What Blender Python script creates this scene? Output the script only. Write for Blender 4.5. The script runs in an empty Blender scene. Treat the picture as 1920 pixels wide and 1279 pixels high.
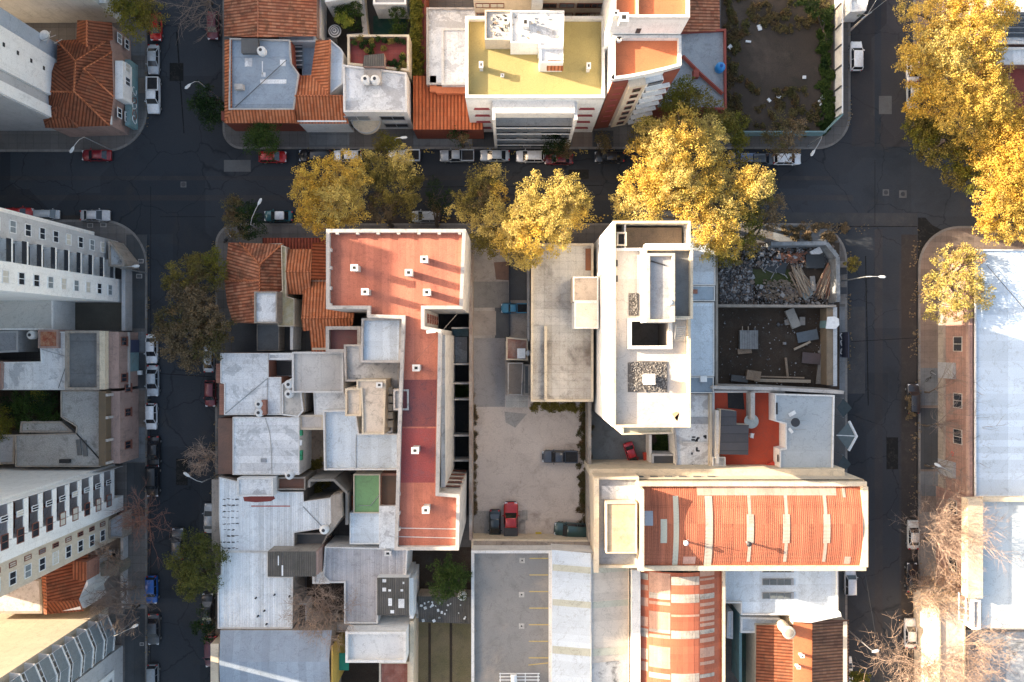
import bpy, math, random
import numpy as np
from mathutils import Vector
random.seed(7); rng = np.random.default_rng(7)
sc = bpy.context.scene; COL = sc.collection
# ---------------- camera, sky, sun, exposure ----------------
H, F = 115.0, 1480.0                       # camera height (m), focal length in photo pixels (photo 1920x1279)
cd = bpy.data.cameras.new('camera'); cam = bpy.data.objects.new('camera', cd); COL.objects.link(cam)
cam.location = (0, 0, H); cam.rotation_euler = (0, 0, 0)
cd.sensor_width = 36; cd.lens = 36 * F / 1920; cd.clip_end = 2000; cd.clip_start = 1
sc.camera = cam
SUN_EL = math.radians(17.5); SD = math.atan2(-0.28, 1.0)      # light travels towards +x and a little -y
W = bpy.data.worlds.new('World'); sc.world = W; W.use_nodes = True
nt = W.node_tree; bg = nt.nodes['Background']; sky = nt.nodes.new('ShaderNodeTexSky')
sky.sky_type = 'NISHITA'; sky.sun_disc = False; sky.sun_elevation = SUN_EL
sx, sy = -math.cos(SD), -math.sin(SD)       # direction towards the sun
sky.sun_rotation = math.atan2(sx, sy); sky.air_density = 0.8; sky.dust_density = 3.0; sky.ozone_density = 0.6
wb = nt.nodes.new('ShaderNodeMix'); wb.data_type = 'RGBA'; wb.blend_type = 'MULTIPLY'; wb.inputs[0].default_value = 1; wb.inputs[7].default_value = (1.12, 1.0, 0.84, 1)   # camera white balance
nt.links.new(sky.outputs[0], wb.inputs[6]); nt.links.new(wb.outputs[2], bg.inputs[0]); bg.inputs[1].default_value = 0.15
sl = bpy.data.lights.new('sun', 'SUN'); sl.energy = 5.0; sl.angle = math.radians(0.3); sl.color = (1.0, 0.83, 0.62)
so = bpy.data.objects.new('sun', sl); COL.objects.link(so); so.location = (-100, 30, 150)
so.rotation_euler = Vector((sx * math.cos(SUN_EL), sy * math.cos(SUN_EL), math.sin(SUN_EL))).to_track_quat('Z', 'Y').to_euler()
vs = sc.view_settings; vs.view_transform = 'Standard'; vs.look = 'None'; vs.gamma = 1; vs.exposure = 1.97
sc.render.resolution_x, sc.render.resolution_y = 1024, 682

# ---------------- helpers ----------------
def P(px, py, z=0.0):
    k = (H - z) / F
    return ((px - 960) * k, (639.5 - py) * k)
WORLD = {}
class MB:
    def __init__(s): s.v = []; s.f = []
    def add(s, vs, fs):
        n = len(s.v); s.v += [tuple(v) for v in vs]; s.f += [tuple(i + n for i in f) for f in fs]; return s
    def box(s, x0, x1, y0, y1, z0, z1):
        if x0 > x1: x0, x1 = x1, x0
        if y0 > y1: y0, y1 = y1, y0
        return s.add([(x0,y0,z0),(x1,y0,z0),(x1,y1,z0),(x0,y1,z0),(x0,y0,z1),(x1,y0,z1),(x1,y1,z1),(x0,y1,z1)],
                     [(0,3,2,1),(4,5,6,7),(0,1,5,4),(1,2,6,5),(2,3,7,6),(3,0,4,7)])
    def rbox(s, cx, cy, cz, lx, ly, lz, a=0, tilt=0):
        ca, sa = math.cos(a), math.sin(a); ct, st = math.cos(tilt), math.sin(tilt); vs = []
        for dz in (-.5, .5):
            for dx, dy in ((-.5,-.5),(.5,-.5),(.5,.5),(-.5,.5)):
                x, y, z = dx*lx, dy*ly, dz*lz
                x, z = x*ct - z*st, x*st + z*ct
                vs.append((cx + x*ca - y*sa, cy + x*sa + y*ca, cz + z))
        return s.add(vs, [(0,3,2,1),(4,5,6,7),(0,1,5,4),(1,2,6,5),(2,3,7,6),(3,0,4,7)])
    def prism(s, poly, z0, z1, top=True, bottom=False, side=True):
        poly = ccw(poly); n = len(poly)
        vs = [(x, y, z0) for x, y in poly] + [(x, y, z1) for x, y in poly]
        fs = [(i, (i+1) % n, n + (i+1) % n, n + i) for i in range(n)] if side else []
        if top: fs.append(tuple(range(n, 2*n)))
        if bottom: fs.append(tuple(range(n-1, -1, -1)))
        return s.add(vs, fs)
    def ring(s, poly, t, z0, z1):            # wall ring of thickness t inside poly
        poly = ccw(poly); q = inset(poly, t); n = len(poly)
        vs = [(x,y,z0) for x,y in poly] + [(x,y,z1) for x,y in poly] + [(x,y,z1) for x,y in q] + [(x,y,z0) for x,y in q]
        fs = []
        for i in range(n):
            j = (i+1) % n
            fs += [(i,j,n+j,n+i),(n+i,n+j,2*n+j,2*n+i),(2*n+i,2*n+j,3*n+j,3*n+i)]
        return s.add(vs, fs)
    def tube(s, pts, r, n=6, caps=True):
        pts = [Vector(p) for p in pts]
        if not isinstance(r, (list, tuple)): r = [r]*len(pts)
        base = len(s.v); up = Vector((0.03, 0.02, 1))
        for i, p in enumerate(pts):
            d = (pts[min(i+1, len(pts)-1)] - pts[max(i-1, 0)]).normalized()
            a = d.cross(up if abs(d.z) < .95 else Vector((1, 0, 0))).normalized(); b = d.cross(a)
            for k in range(n):
                t = 2*math.pi*k/n; q = p + (a*math.cos(t) + b*math.sin(t))*r[i]; s.v.append(tuple(q))
        for i in range(len(pts)-1):
            for k in range(n):
                a0 = base+i*n+k; a1 = base+i*n+(k+1) % n; s.f.append((a0, a0+n, a1+n, a1))
        if caps:
            s.f.append(tuple(base+k for k in range(n))); s.f.append(tuple(base+(len(pts)-1)*n+k for k in reversed(range(n))))
        return s
    def lathe(s, cx, cy, prof, n=20):        # prof: (radius, z) from bottom to top
        base = len(s.v)
        for r, z in prof:
            for k in range(n):
                t = 2*math.pi*k/n; s.v.append((cx + r*math.cos(t), cy + r*math.sin(t), z))
        for i in range(len(prof)-1):
            for k in range(n):
                a0 = base+i*n+k; a1 = base+i*n+(k+1) % n; s.f.append((a0, a1, a1+n, a0+n))
        s.f.append(tuple(base+(len(prof)-1)*n+k for k in range(n)))
        return s
    def quad(s, *vs): return s.add(vs, [tuple(range(len(vs)))])
    def build(s, name, m, parent=None, smooth=False, origin=None):
        if parent is not None: o0 = WORLD[parent.name]
        else: o0 = origin if origin is not None else (0, 0, 0)
        me = bpy.data.meshes.new(name)
        me.from_pydata([(x-o0[0], y-o0[1], z-o0[2]) for x, y, z in s.v], [], s.f)
        uvl = me.uv_layers.new(name='UVMap').data; V = s.v
        for p in me.polygons:
            n = p.normal
            if abs(n.z) > .9995 or (n.x*n.x+n.y*n.y) < 1e-9:
                for li in p.loop_indices:
                    v = V[me.loops[li].vertex_index]; uvl[li].uv = (v[0], v[1])
            else:
                h = math.hypot(n.x, n.y); t = (-n.y/h, n.x/h, 0); b = (n.y*t[2]-n.z*t[1], n.z*t[0]-n.x*t[2], n.x*t[1]-n.y*t[0])
                for li in p.loop_indices:
                    v = V[me.loops[li].vertex_index]
                    uvl[li].uv = (v[0]*t[0]+v[1]*t[1], v[0]*b[0]+v[1]*b[1]+v[2]*b[2])
        if smooth: me.polygons.foreach_set('use_smooth', [True]*len(me.polygons))
        if m: me.materials.append(m)
        o = bpy.data.objects.new(name, me); COL.objects.link(o)
        if parent is not None: o.parent = parent
        else: o.location = o0
        WORLD[o.name] = o0
        return o
def area(p): return sum(p[i][0]*p[(i+1) % len(p)][1]-p[(i+1) % len(p)][0]*p[i][1] for i in range(len(p)))/2
def ccw(p): return list(p) if area(p) > 0 else list(p)[::-1]
def inset(poly, t):
    n = len(poly); out = []
    for i in range(n):
        a, b, c = poly[i-1], poly[i], poly[(i+1) % n]
        d1 = (b[0]-a[0], b[1]-a[1]); d2 = (c[0]-b[0], c[1]-b[1]); l1 = math.hypot(*d1) or 1; l2 = math.hypot(*d2) or 1
        n1 = (-d1[1]/l1, d1[0]/l1); n2 = (-d2[1]/l2, d2[0]/l2); bx, by = n1[0]+n2[0], n1[1]+n2[1]
        k = t/max(.25, (1 + n1[0]*n2[0]+n1[1]*n2[1])); out.append((b[0]+bx*k, b[1]+by*k))
    return out
def R(x0, y0, x1, y1): return [(x0, y0), (x1, y0), (x1, y1), (x0, y1)]
def W3(poly, z): return [P(a, b, z) for a, b in poly]
def tag(o, label=None, cat=None, group=None, kind=None):
    if label: o['label'] = label
    if cat: o['category'] = cat
    if group: o['group'] = group
    if kind: o['kind'] = kind
    return o
def thing(name, label, cat, loc=(0, 0, 0), group=None):
    o = bpy.data.objects.new(name, None); COL.objects.link(o); o.location = loc; o.empty_display_size = .5
    WORLD[o.name] = tuple(loc); return tag(o, label, cat, group)
def dup(root, loc, rz=0.0, label=None, scale=None, name=None):
    def cp(o, par):
        c = o.copy(); COL.objects.link(c)
        if par: c.parent = par
        for ch in list(o.children): cp(ch, c)
        return c
    r = cp(root, None); r.location = loc; r.rotation_euler = (0, 0, rz)
    if scale: r.scale = scale
    if label: r['label'] = label
    WORLD[r.name] = tuple(loc)
    return r

# ---------------- materials ----------------
def mk(name):
    m = bpy.data.materials.new(name); m.use_nodes = True; n = m.node_tree
    return m, n, n.nodes['Principled BSDF']
def nd(n, t, **kw):
    o = n.nodes.new(t)
    for k, v in kw.items():
        if k.startswith('i_'): o.inputs[int(k[2:]) if k[2:].isdigit() else k[2:]].default_value = v
        else: setattr(o, k, v)
    return o
def rgba(c): return (c[0], c[1], c[2], 1)
def mixc(n, fac, a, b, mode='MIX'):
    m = n.nodes.new('ShaderNodeMix'); m.data_type = 'RGBA'; m.blend_type = mode
    for idx, v in ((0, fac), (6, a), (7, b)):
        if hasattr(v, 'links') or hasattr(v, 'is_linked'): n.links.new(v, m.inputs[idx])
        else: m.inputs[idx].default_value = v if idx == 0 else rgba(v)
    return m.outputs[2]
def mth(n, op, a, b=None, c=None):
    m = n.nodes.new('ShaderNodeMath'); m.operation = op
    for i, v in enumerate((a, b, c)):
        if v is None: continue
        if hasattr(v, 'is_linked'): n.links.new(v, m.inputs[i])
        else: m.inputs[i].default_value = v
    return m.outputs[0]
def noise(n, vec, scale, detail=3, rough=.55, dist=0):
    t = nd(n, 'ShaderNodeTexNoise'); t.inputs['Scale'].default_value = scale; t.inputs['Detail'].default_value = detail
    t.inputs['Roughness'].default_value = rough; t.inputs['Distortion'].default_value = dist
    n.links.new(vec, t.inputs['Vector']); return t.outputs['Fac']
def rmp(n, v, a, b, lo=0, hi=1):
    m = nd(n, 'ShaderNodeMapRange'); n.links.new(v, m.inputs[0]); m.inputs[1].default_value = a; m.inputs[2].default_value = b
    m.inputs[3].default_value = lo; m.inputs[4].default_value = hi; return m.outputs[0]
MC = {}
def M(name, col, col2=None, big=.35, amt=.75, grime=.25, gcol=(.09, .08, .07), rough=.85, bump=.25, fine=.22, lines=None, metal=0, seed=0, spec=.3, streak=0, blotch=None, tide=.3, cracks=0):
    """painted / mineral surface: two-tone mottling, grime with its own shape, fine speckle, optional joints"""
    if name in MC: return MC[name]
    m, n, b = mk(name); MC[name] = m
    tc = nd(n, 'ShaderNodeTexCoord'); mp = nd(n, 'ShaderNodeMapping'); n.links.new(tc.outputs['UV'], mp.inputs[0])
    mp.inputs['Location'].default_value = (seed*13.7, seed*7.1, seed*3.3); v = mp.outputs[0]
    col2 = col2 or tuple(c*.82 for c in col)
    c = mixc(n, rmp(n, noise(n, v, big, 4, .6), .38, .64, 0, amt), col, col2)
    if grime:
        g = noise(n, v, big*2.3, 7, .68, .4); c = mixc(n, rmp(n, g, .53, .72, 0, grime), c, gcol)
        g2 = noise(n, v, .9, 8, .75, 1.0); c = mixc(n, rmp(n, g2, .60, .70, 0, grime*.9), c, gcol)
    if streak:
        m2 = nd(n, 'ShaderNodeMapping'); n.links.new(tc.outputs['UV'], m2.inputs[0]); m2.inputs['Scale'].default_value = (2.2, .16, 1)
        c = mixc(n, rmp(n, noise(n, m2.outputs[0], 1.0, 5, .65), .5, .75, 0, streak), c, gcol)
    if blotch:
        bc, lo, hi, scl = blotch; c = mixc(n, rmp(n, noise(n, v, scl, 6, .62, .6), lo, hi), c, bc)
    if tide:
        k = mth(n, 'ABSOLUTE', mth(n, 'SUBTRACT', noise(n, v, .38, 5, .6, .5), .5)); c = mixc(n, rmp(n, k, .0, .012, tide, 0), c, gcol)
    if cracks:
        wv = nd(n, 'ShaderNodeTexNoise'); wv.inputs['Scale'].default_value = .5; wv.inputs['Detail'].default_value = 4; n.links.new(v, wv.inputs['Vector'])
        vv = nd(n, 'ShaderNodeVectorMath', operation='MULTIPLY_ADD'); n.links.new(wv.outputs['Color'], vv.inputs[0]); vv.inputs[1].default_value = (2.2, 2.2, 0); n.links.new(v, vv.inputs[2])
        vo = nd(n, 'ShaderNodeTexVoronoi', feature='DISTANCE_TO_EDGE'); vo.inputs['Scale'].default_value = .13; n.links.new(vv.outputs[0], vo.inputs['Vector'])
        c = mixc(n, rmp(n, vo.outputs['Distance'], .0, .012, cracks, 0), c, tuple(x*.35 for x in col))
        v2 = nd(n, 'ShaderNodeTexVoronoi', feature='F1', distance='CHEBYCHEV'); v2.inputs['Scale'].default_value = .07; n.links.new(v, v2.inputs['Vector'])
        c = mixc(n, .45, c, mixc(n, rmp(n, v2.outputs['Color'], .2, .9), (.6, .6, .6), (1.5, 1.5, 1.5)), 'MULTIPLY')
    f = noise(n, v, 7.0, 5, .8)
    c = mixc(n, fine*2, c, mixc(n, rmp(n, f, .3, .7), (0.55, .55, .55), (1.3, 1.3, 1.3)), 'MULTIPLY')
    hsum = mth(n, 'MULTIPLY', f, .6)
    if lines:
        sep = nd(n, 'ShaderNodeSeparateXYZ'); n.links.new(tc.outputs['UV'], sep.inputs[0])
        for ax, per, wid, dark in lines:
            s = sep.outputs[0 if ax == 'u' else 1]
            fr = mth(n, 'FRACT', mth(n, 'DIVIDE', s, per)); d = mth(n, 'ABSOLUTE', mth(n, 'SUBTRACT', fr, .5))
            k = rmp(n, d, .5 - wid/per, .5, 0, 1)
            cell = nd(n, 'ShaderNodeTexWhiteNoise', noise_dimensions='1D'); n.links.new(mth(n, 'FLOOR', mth(n, 'ADD', mth(n, 'DIVIDE', s, per), 0.0)), cell.inputs['W'])
            c = mixc(n, .16, c, mixc(n, cell.outputs[0], (.3, .3, .3), (1.5, 1.5, 1.5)), 'MULTIPLY')
            if dark >= 0: c = mixc(n, mth(n, 'MULTIPLY', k, dark), c, tuple(x*.25 for x in col))
            hsum = mth(n, 'SUBTRACT', hsum, k)
    n.links.new(c, b.inputs['Base Color']); b.inputs['Roughness'].default_value = rough; b.inputs['Metallic'].default_value = metal
    b.inputs['Specular IOR Level'].default_value = spec
    if bump:
        bp = nd(n, 'ShaderNodeBump'); bp.inputs['Strength'].default_value = bump; bp.inputs['Distance'].default_value = .06
        n.links.new(hsum, bp.inputs['Height']); n.links.new(bp.outputs[0], b.inputs['Normal'])
    return m
def TILE(name, c1, c2, c3, per=.44, moss=(.05, .045, .03), mo=.5, seed=0):
    if name in MC: return MC[name]
    m, n, b = mk(name); MC[name] = m
    tc = nd(n, 'ShaderNodeTexCoord'); sep = nd(n, 'ShaderNodeSeparateXYZ'); n.links.new(tc.outputs['UV'], sep.inputs[0])
    u = mth(n, 'DIVIDE', sep.outputs[0], per); v = mth(n, 'DIVIDE', sep.outputs[1], per*1.25)
    cmb = nd(n, 'ShaderNodeCombineXYZ'); n.links.new(mth(n, 'FLOOR', u), cmb.inputs[0]); n.links.new(mth(n, 'FLOOR', v), cmb.inputs[1])
    wn = nd(n, 'ShaderNodeTexWhiteNoise', noise_dimensions='2D'); n.links.new(cmb.outputs[0], wn.inputs[0])
    big = noise(n, tc.outputs['UV'], .45, 6, .65)
    c = mixc(n, rmp(n, big, .4, .62), c1, c2); c = mixc(n, mth(n, 'MULTIPLY', wn.outputs[0], .55), c, c3)
    mp = nd(n, 'ShaderNodeMapping'); n.links.new(tc.outputs['UV'], mp.inputs[0]); mp.inputs['Location'].default_value = (seed*9+3, seed*5, 0)
    c = mixc(n, rmp(n, noise(n, mp.outputs[0], .55, 9, .75, .5), .5, .68, 0, mo), c, moss)
    rib = mth(n, 'ABSOLUTE', mth(n, 'SUBTRACT', mth(n, 'MULTIPLY', mth(n, 'FRACT', u), 2), 1))     # 0 at rib crest, 1 in the channel
    ch = rmp(n, rib, .35, .8); c = mixc(n, mth(n, 'MULTIPLY', ch, .8), c, tuple(x*.3 for x in c1))
    row = rmp(n, mth(n, 'FRACT', v), 0, .18, .75, 1)
    c = mixc(n, .8, c, mixc(n, row, (.5, .5, .5), (1.05, 1.05, 1.05)), 'MULTIPLY')
    n.links.new(c, b.inputs['Base Color']); b.inputs['Roughness'].default_value = .85; b.inputs['Specular IOR Level'].default_value = .2
    bp = nd(n, 'ShaderNodeBump'); bp.inputs['Strength'].default_value = .8; bp.inputs['Distance'].default_value = .1
    n.links.new(mth(n, 'ADD', mth(n, 'SUBTRACT', 1, mth(n, 'MULTIPLY', rib, rib)), mth(n, 'MULTIPLY', mth(n, 'FRACT', v), .5)), bp.inputs['Height']); n.links.new(bp.outputs[0], b.inputs['Normal'])
    return m
def plain(name, col, rough=.5, metal=0, spec=.5, coat=0):
    if name in MC: return MC[name]
    m, n, b = mk(name); MC[name] = m
    tc = nd(n, 'ShaderNodeTexCoord'); f = noise(n, tc.outputs['Object'], 3.0, 4, .6)
    n.links.new(mixc(n, rmp(n, f, .35, .7), tuple(c*1.06 for c in col), tuple(c*.85 for c in col)), b.inputs['Base Color'])
    b.inputs['Roughness'].default_value = rough; b.inputs['Metallic'].default_value = metal; b.inputs['Specular IOR Level'].default_value = spec
    b.inputs['Coat Weight'].default_value = coat; b.inputs['Coat Roughness'].default_value = .08
    return m
def LEAF(name, cols, sc1=.28, trans=.35):
    m, n, b = mk(name); MC[name] = m
    g = nd(n, 'ShaderNodeNewGeometry'); tc = nd(n, 'ShaderNodeTexCoord')
    a = noise(n, tc.outputs['Object'], sc1, 3, .6)
    c = mixc(n, rmp(n, a, .36, .62), cols[0], cols[1]); c = mixc(n, rmp(n, noise(n, tc.outputs['Object'], sc1*2.7, 2, .5), .5, .7), c, cols[2])
    c = mixc(n, .7, c, mixc(n, g.outputs['Random Per Island'], (.55, .5, .45), (1.35, 1.3, 1.2)), 'MULTIPLY')
    n.links.new(c, b.inputs['Base Color']); b.inputs['Roughness'].default_value = .6; b.inputs['Specular IOR Level'].default_value = .15
    t = nd(n, 'ShaderNodeBsdfTranslucent'); n.links.new(c, t.inputs[0])
    ms = nd(n, 'ShaderNodeMixShader'); ms.inputs[0].default_value = trans
    n.links.new(b.outputs[0], ms.inputs[1]); n.links.new(t.outputs[0], ms.inputs[2])
    n.links.new(ms.outputs[0], n.nodes['Material Output'].inputs[0]); return m

asphalt = M('asphalt', (.030, .037, .047), (.046, .048, .054), big=.05, grime=.5, gcol=(.015, .017, .02), cracks=.7, tide=.1, fine=.25, bump=.15, blotch=((.052, .048, .046), .60, .80, .22))
asphalt_new = M('asphalt_dark_patch', (.012, .012, .012), fine=.2, bump=.2)
paving = M('paving', (.17, .155, .145), (.12, .115, .115), big=.12, grime=.55, lines=[('u', 1.2, .05, .45), ('v', 1.2, .05, .45)], bump=.2)
paving_warm = M('paving_warm', (.22, .17, .14), (.15, .12, .105), big=.2, grime=.5, lines=[('u', .8, .04, .35), ('v', .8, .04, .35)])
paving_blue = M('paving_pale', (.2, .21, .22), (.14, .145, .15), big=.2, grime=.5, lines=[('u', 1.5, .05, .4), ('v', 1.5, .05, .4)])
paving_dark = M('paving_dark', (.075, .08, .085), (.05, .052, .056), big=.2, grime=.4, lines=[('u', 1.0, .04, .4)])
kerb_m = M('kerb_stone', (.24, .225, .21), (.17, .16, .15), big=.5, grime=.35, lines=[('u', 1.6, .05, .5), ('v', 1.6, .05, .5)])
dirt = M('dirt', (.075, .055, .042), (.045, .036, .028), big=.12, grime=.6, gcol=(.03, .03, .02), fine=.4, bump=.6, blotch=((.12, .088, .068), .54, .70, .1))
dirt_dark = M('dirt_dark', (.062, .042, .029), (.034, .025, .019), big=.2, grime=.5, fine=.45, bump=.7)
gravel_lot = M('lot_ground', (.60, .51, .44), (.50, .42, .36), big=.1, grime=.45, gcol=(.22, .16, .13), fine=.28, bump=.4, blotch=((.27, .20, .165), .58, .76, .16))
concrete = M('concrete', (.27, .25, .23), (.2, .185, .17), big=.2, grime=.45, streak=.2)
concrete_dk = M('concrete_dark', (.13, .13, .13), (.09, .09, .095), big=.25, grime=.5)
concrete_worn = M('concrete_worn', (.56, .53, .48), (.34, .30, .26), big=.14, grime=.7, gcol=(.10, .085, .075), streak=.0, fine=.3, lines=[('u', 1.1, .05, .3), ('v', 1.1, .05, .3)], blotch=((.17, .13, .105), .56, .70, .13))
roof_white = M('roof_white', (.84, .84, .84), (.72, .73, .75), grime=.32, fine=.3, streak=.18, lines=[('u', 1.05, .04, .22)], blotch=((.56, .57, .59), .565, .585, .3))
roof_white_h = M('roof_white_rows', (.82, .82, .82), (.70, .71, .73), grime=.32, fine=.3, streak=.16, lines=[('v', 1.05, .04, .24)], seed=3, blotch=((.56, .57, .58), .57, .59, .3))
roof_pale = M('roof_pale', (.76, .77, .77), (.60, .61, .63), fine=.3, grime=.5, gcol=(.16, .16, .17), seed=5, blotch=((.48, .48, .49), .56, .58, .35))
roof_cream = M('roof_cream', (.66, .58, .49), (.56, .48, .40), grime=.3, seed=2)
roof_grey = M('roof_grey', (.36, .37, .39), (.29, .30, .32), grime=.4, seed=7)
roof_blue = M('roof_bluegrey', (.32, .38, .45), (.26, .31, .37), grime=.22, lines=[('v', 6.5, .06, .35)], seed=4)
roof_sky = M('roof_pale_blue_metal', (.66, .73, .79), (.56, .63, .71), fine=.28, grime=.22, big=.15, lines=[('v', 2.4, .05, .12), ('u', .9, .03, .08)], seed=9)
roof_mould = M('roof_mouldy', (.52, .52, .52), (.30, .31, .32), grime=.95, gcol=(.05, .05, .05), seed=6, big=.25)
corr_white = M('corrugated_white', (.80, .83, .85), (.69, .73, .76), grime=.32, fine=.28, streak=.25, gcol=(.3, .3, .3), lines=[('u', .95, .05, .15), ('u', .32, .08, .06)], bump=.5)
corr_pink = M('corrugated_grey', (.55, .53, .54), (.46, .45, .47), grime=.35, fine=.3, lines=[('u', .95, .05, .2), ('u', .32, .08, .06)], bump=.5)
corr_dark = M('corrugated_dark', (.13, .12, .11), (.09, .085, .075), grime=.5, gcol=(.04, .04, .03), streak=.4, lines=[('u', .3, .1, .45)], bump=.7)
terracotta = M('roof_red_membrane', (.52, .185, .12), (.43, .14, .095), grime=.4, fine=.3, streak=.3, gcol=(.10, .04, .035), big=.18, lines=[('u', 1.0, .035, .12)], blotch=((.20, .06, .06), .62, .78, .25))
terr_dark = M('roof_darkred_membrane', (.30, .075, .06), (.22, .055, .05), grime=.45, gcol=(.06, .03, .04), big=.25)
orange_roof = M('roof_orange_paint', (.62, .20, .09), (.52, .16, .075), grime=.2, gcol=(.22, .08, .05), big=.2)
red_floor = M('terrace_red_paint', (.44, .07, .035), (.36, .06, .035), grime=.25, big=.3)
yellow_roof = M('roof_yellow_membrane', (.39, .315, .13), (.34, .28, .12), grime=.25, gcol=(.2, .16, .07), big=.1)
red_metal = M('roof_rust_sheets', (.50, .17, .095), (.40, .12, .07), grime=.5, gcol=(.20, .075, .05), big=.5, streak=.85, fine=.3, lines=[('u', 1.0, .04, .35), ('v', 2.6, .05, .4), ('u', .25, .07, .12)], bump=.6)
sky_sheet = M('translucent_sheet', (.52, .45, .38), (.40, .33, .27), grime=.6, streak=.5, lines=[('v', .5, .05, .2)])
pink_sheet = M('faded_pink_sheet', (.60, .36, .29), (.52, .30, .24), grime=.35, lines=[('u', 1.0, .04, .25)])
green_sheet = M('dull_green_sheet', (.50, .50, .42), (.43, .43, .36), grime=.3)
tile_or = TILE('tile_orange', (.54, .17, .07), (.42, .12, .05), (.66, .28, .15), mo=.35)
tile_br = TILE('tile_brown', (.25, .075, .035), (.19, .06, .032), (.33, .13, .07), mo=.7, seed=2)
tile_old = TILE('tile_old', (.42, .14, .07), (.24, .075, .045), (.60, .30, .18), mo=.95, seed=3)
tile_dk = TILE('tile_dark', (.15, .075, .05), (.11, .06, .045), (.22, .13, .09), mo=.5, seed=5)
w_white = M('wall_white', (.84, .83, .81), (.76, .75, .73), grime=.14, streak=.2, gcol=(.3, .29, .28))
w_cream = M('wall_cream', (.62, .53, .42), (.54, .46, .36), grime=.3, streak=.3, gcol=(.25, .21, .17))
w_grey = M('wall_grey', (.48, .48, .49), (.42, .42, .43), grime=.15, streak=.15)
w_old = M('wall_old_plaster', (.38, .33, .28), (.27, .23, .20), grime=.6, streak=.5, gcol=(.09, .08, .07))
w_pink = M('wall_old_pink', (.40, .27, .23), (.32, .22, .19), grime=.45, streak=.4)
w_brick = M('wall_brick', (.36, .17, .12), (.28, .13, .10), grime=.3, lines=[('v', .3, .05, .25)])
w_east = M('wall_muted_pink', (.34, .20, .165), (.27, .17, .145), grime=.5, streak=.5, lines=[('v', .3, .04, .2)])
w_redbrown = M('wall_red_brown', (.24, .07, .045), (.2, .055, .04), grime=.2)
w_teal = M('wall_teal', (.18, .32, .34), (.2, .25, .26), grime=.5)
w_yellow = M('wall_yellow', (.55, .36, .08), (.45, .3, .08), grime=.3)
w_green = M('green_felt', (.20, .36, .17), (.17, .30, .15), grime=.2)
par_m = M('parapet_pale', (.50, .46, .43), (.36, .34, .32), grime=.7, gcol=(.12, .11, .10), streak=.2)
par_w = M('parapet_white', (.74, .72, .69), (.62, .60, .58), grime=.2)
par_c = M('parapet_cream', (.66, .56, .42), (.56, .46, .34), grime=.35)
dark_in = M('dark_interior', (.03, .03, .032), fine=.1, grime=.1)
glass_m = plain('window_glass', (.03, .035, .045), .12, 0, .8)
glass_mid = plain('window_glass_pale', (.22, .25, .27), .2, 0, .6)
blind_m = plain('window_blind', (.55, .52, .46), .7)
frame_w = plain('frame_white', (.72, .72, .72), .5)
frame_b = plain('frame_brown', (.20, .07, .045), .6)
metal_g = plain('metal_grey', (.42, .43, .44), .4, .6)
metal_d = plain('metal_dark', (.06, .06, .065), .5, .5)
white_p = plain('white_plastic', (.75, .75, .74), .45)
rubber = plain('rubber', (.02, .02, .02), .8)
wood = M('timber', (.34, .25, .18), (.24, .17, .12), grime=.4, fine=.4)
bark = M('bark', (.12, .095, .075), (.08, .065, .05), grime=.3, fine=.4)
twig_m = M('pale_twigs', (.40, .29, .22), (.30, .21, .16), grime=.1)
twig_d = M('dark_twigs', (.22, .175, .15), (.16, .125, .11), grime=.1)
twig_r = M('reddish_twigs', (.26, .11, .08), (.21, .14, .11), grime=.1)
grass_m = M('grass', (.07, .095, .03), (.10, .085, .045), big=.3, grime=.4, fine=.5, bump=.8)

# ---------------- building kit ----------------
def bldg(label, poly, z, wall, roof, par=.5, pt=.28, pm=None, cat='building', name='building', z0=0.0):
    w = ccw(W3(poly, z)); cx = sum(a for a, b in w)/len(w); cy = sum(b for a, b in w)/len(w)
    r = thing(name, label, cat, (cx, cy, z0))
    MB().prism(w, z0, z, top=False).build('wall', wall, r)
    if par:
        q = inset(w, pt); MB().add([(x, y, z) for x, y in q], [tuple(range(len(q)))]).build('roof', roof, r)
        MB().ring(w, pt, z, z+par).build('parapet', pm or wall, r)
    else: MB().add([(x, y, z) for x, y in w], [tuple(range(len(w)))]).build('roof', roof, r)
    return r
def rfaces(parent, faces, m, name='roof', under=None):
    """pitched roof: faces given as (px, py, z) corners"""
    b = MB()
    for f in faces:
        vs = [P(a, c, z) + (z,) for a, c, z in f]
        nrm = (Vector(vs[1])-Vector(vs[0])).cross(Vector(vs[2])-Vector(vs[0]))
        if nrm.z < 0: vs = vs[::-1]
        b.quad(*vs)
    return b.build(name, m, parent)
def ridge(parent, pts, m, r=.14):
    return MB().tube([P(a, c, z) + (z + .03,) for a, c, z in pts], r, 6).build('ridge_cap', m, parent)
def house(label, eaves, z, faces, tile, wall, ridges=(), name='house', cat='house', rm=None):
    w = ccw(W3(eaves, z)); cx = sum(a for a, b in w)/len(w); cy = sum(b for a, b in w)/len(w)
    r = thing(name, label, cat, (cx, cy, 0)); MB().prism(inset(w, .25), 0, z-.02, top=True).build('wall', wall, r)
    rf = rfaces(r, faces, tile)
    for rd in ridges:
        MB().tube([P(a, c, zz) + (zz + .03,) for a, c, zz in rd], .13, 6).build('ridge_cap', rm or tile, rf)
    return r
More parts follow.
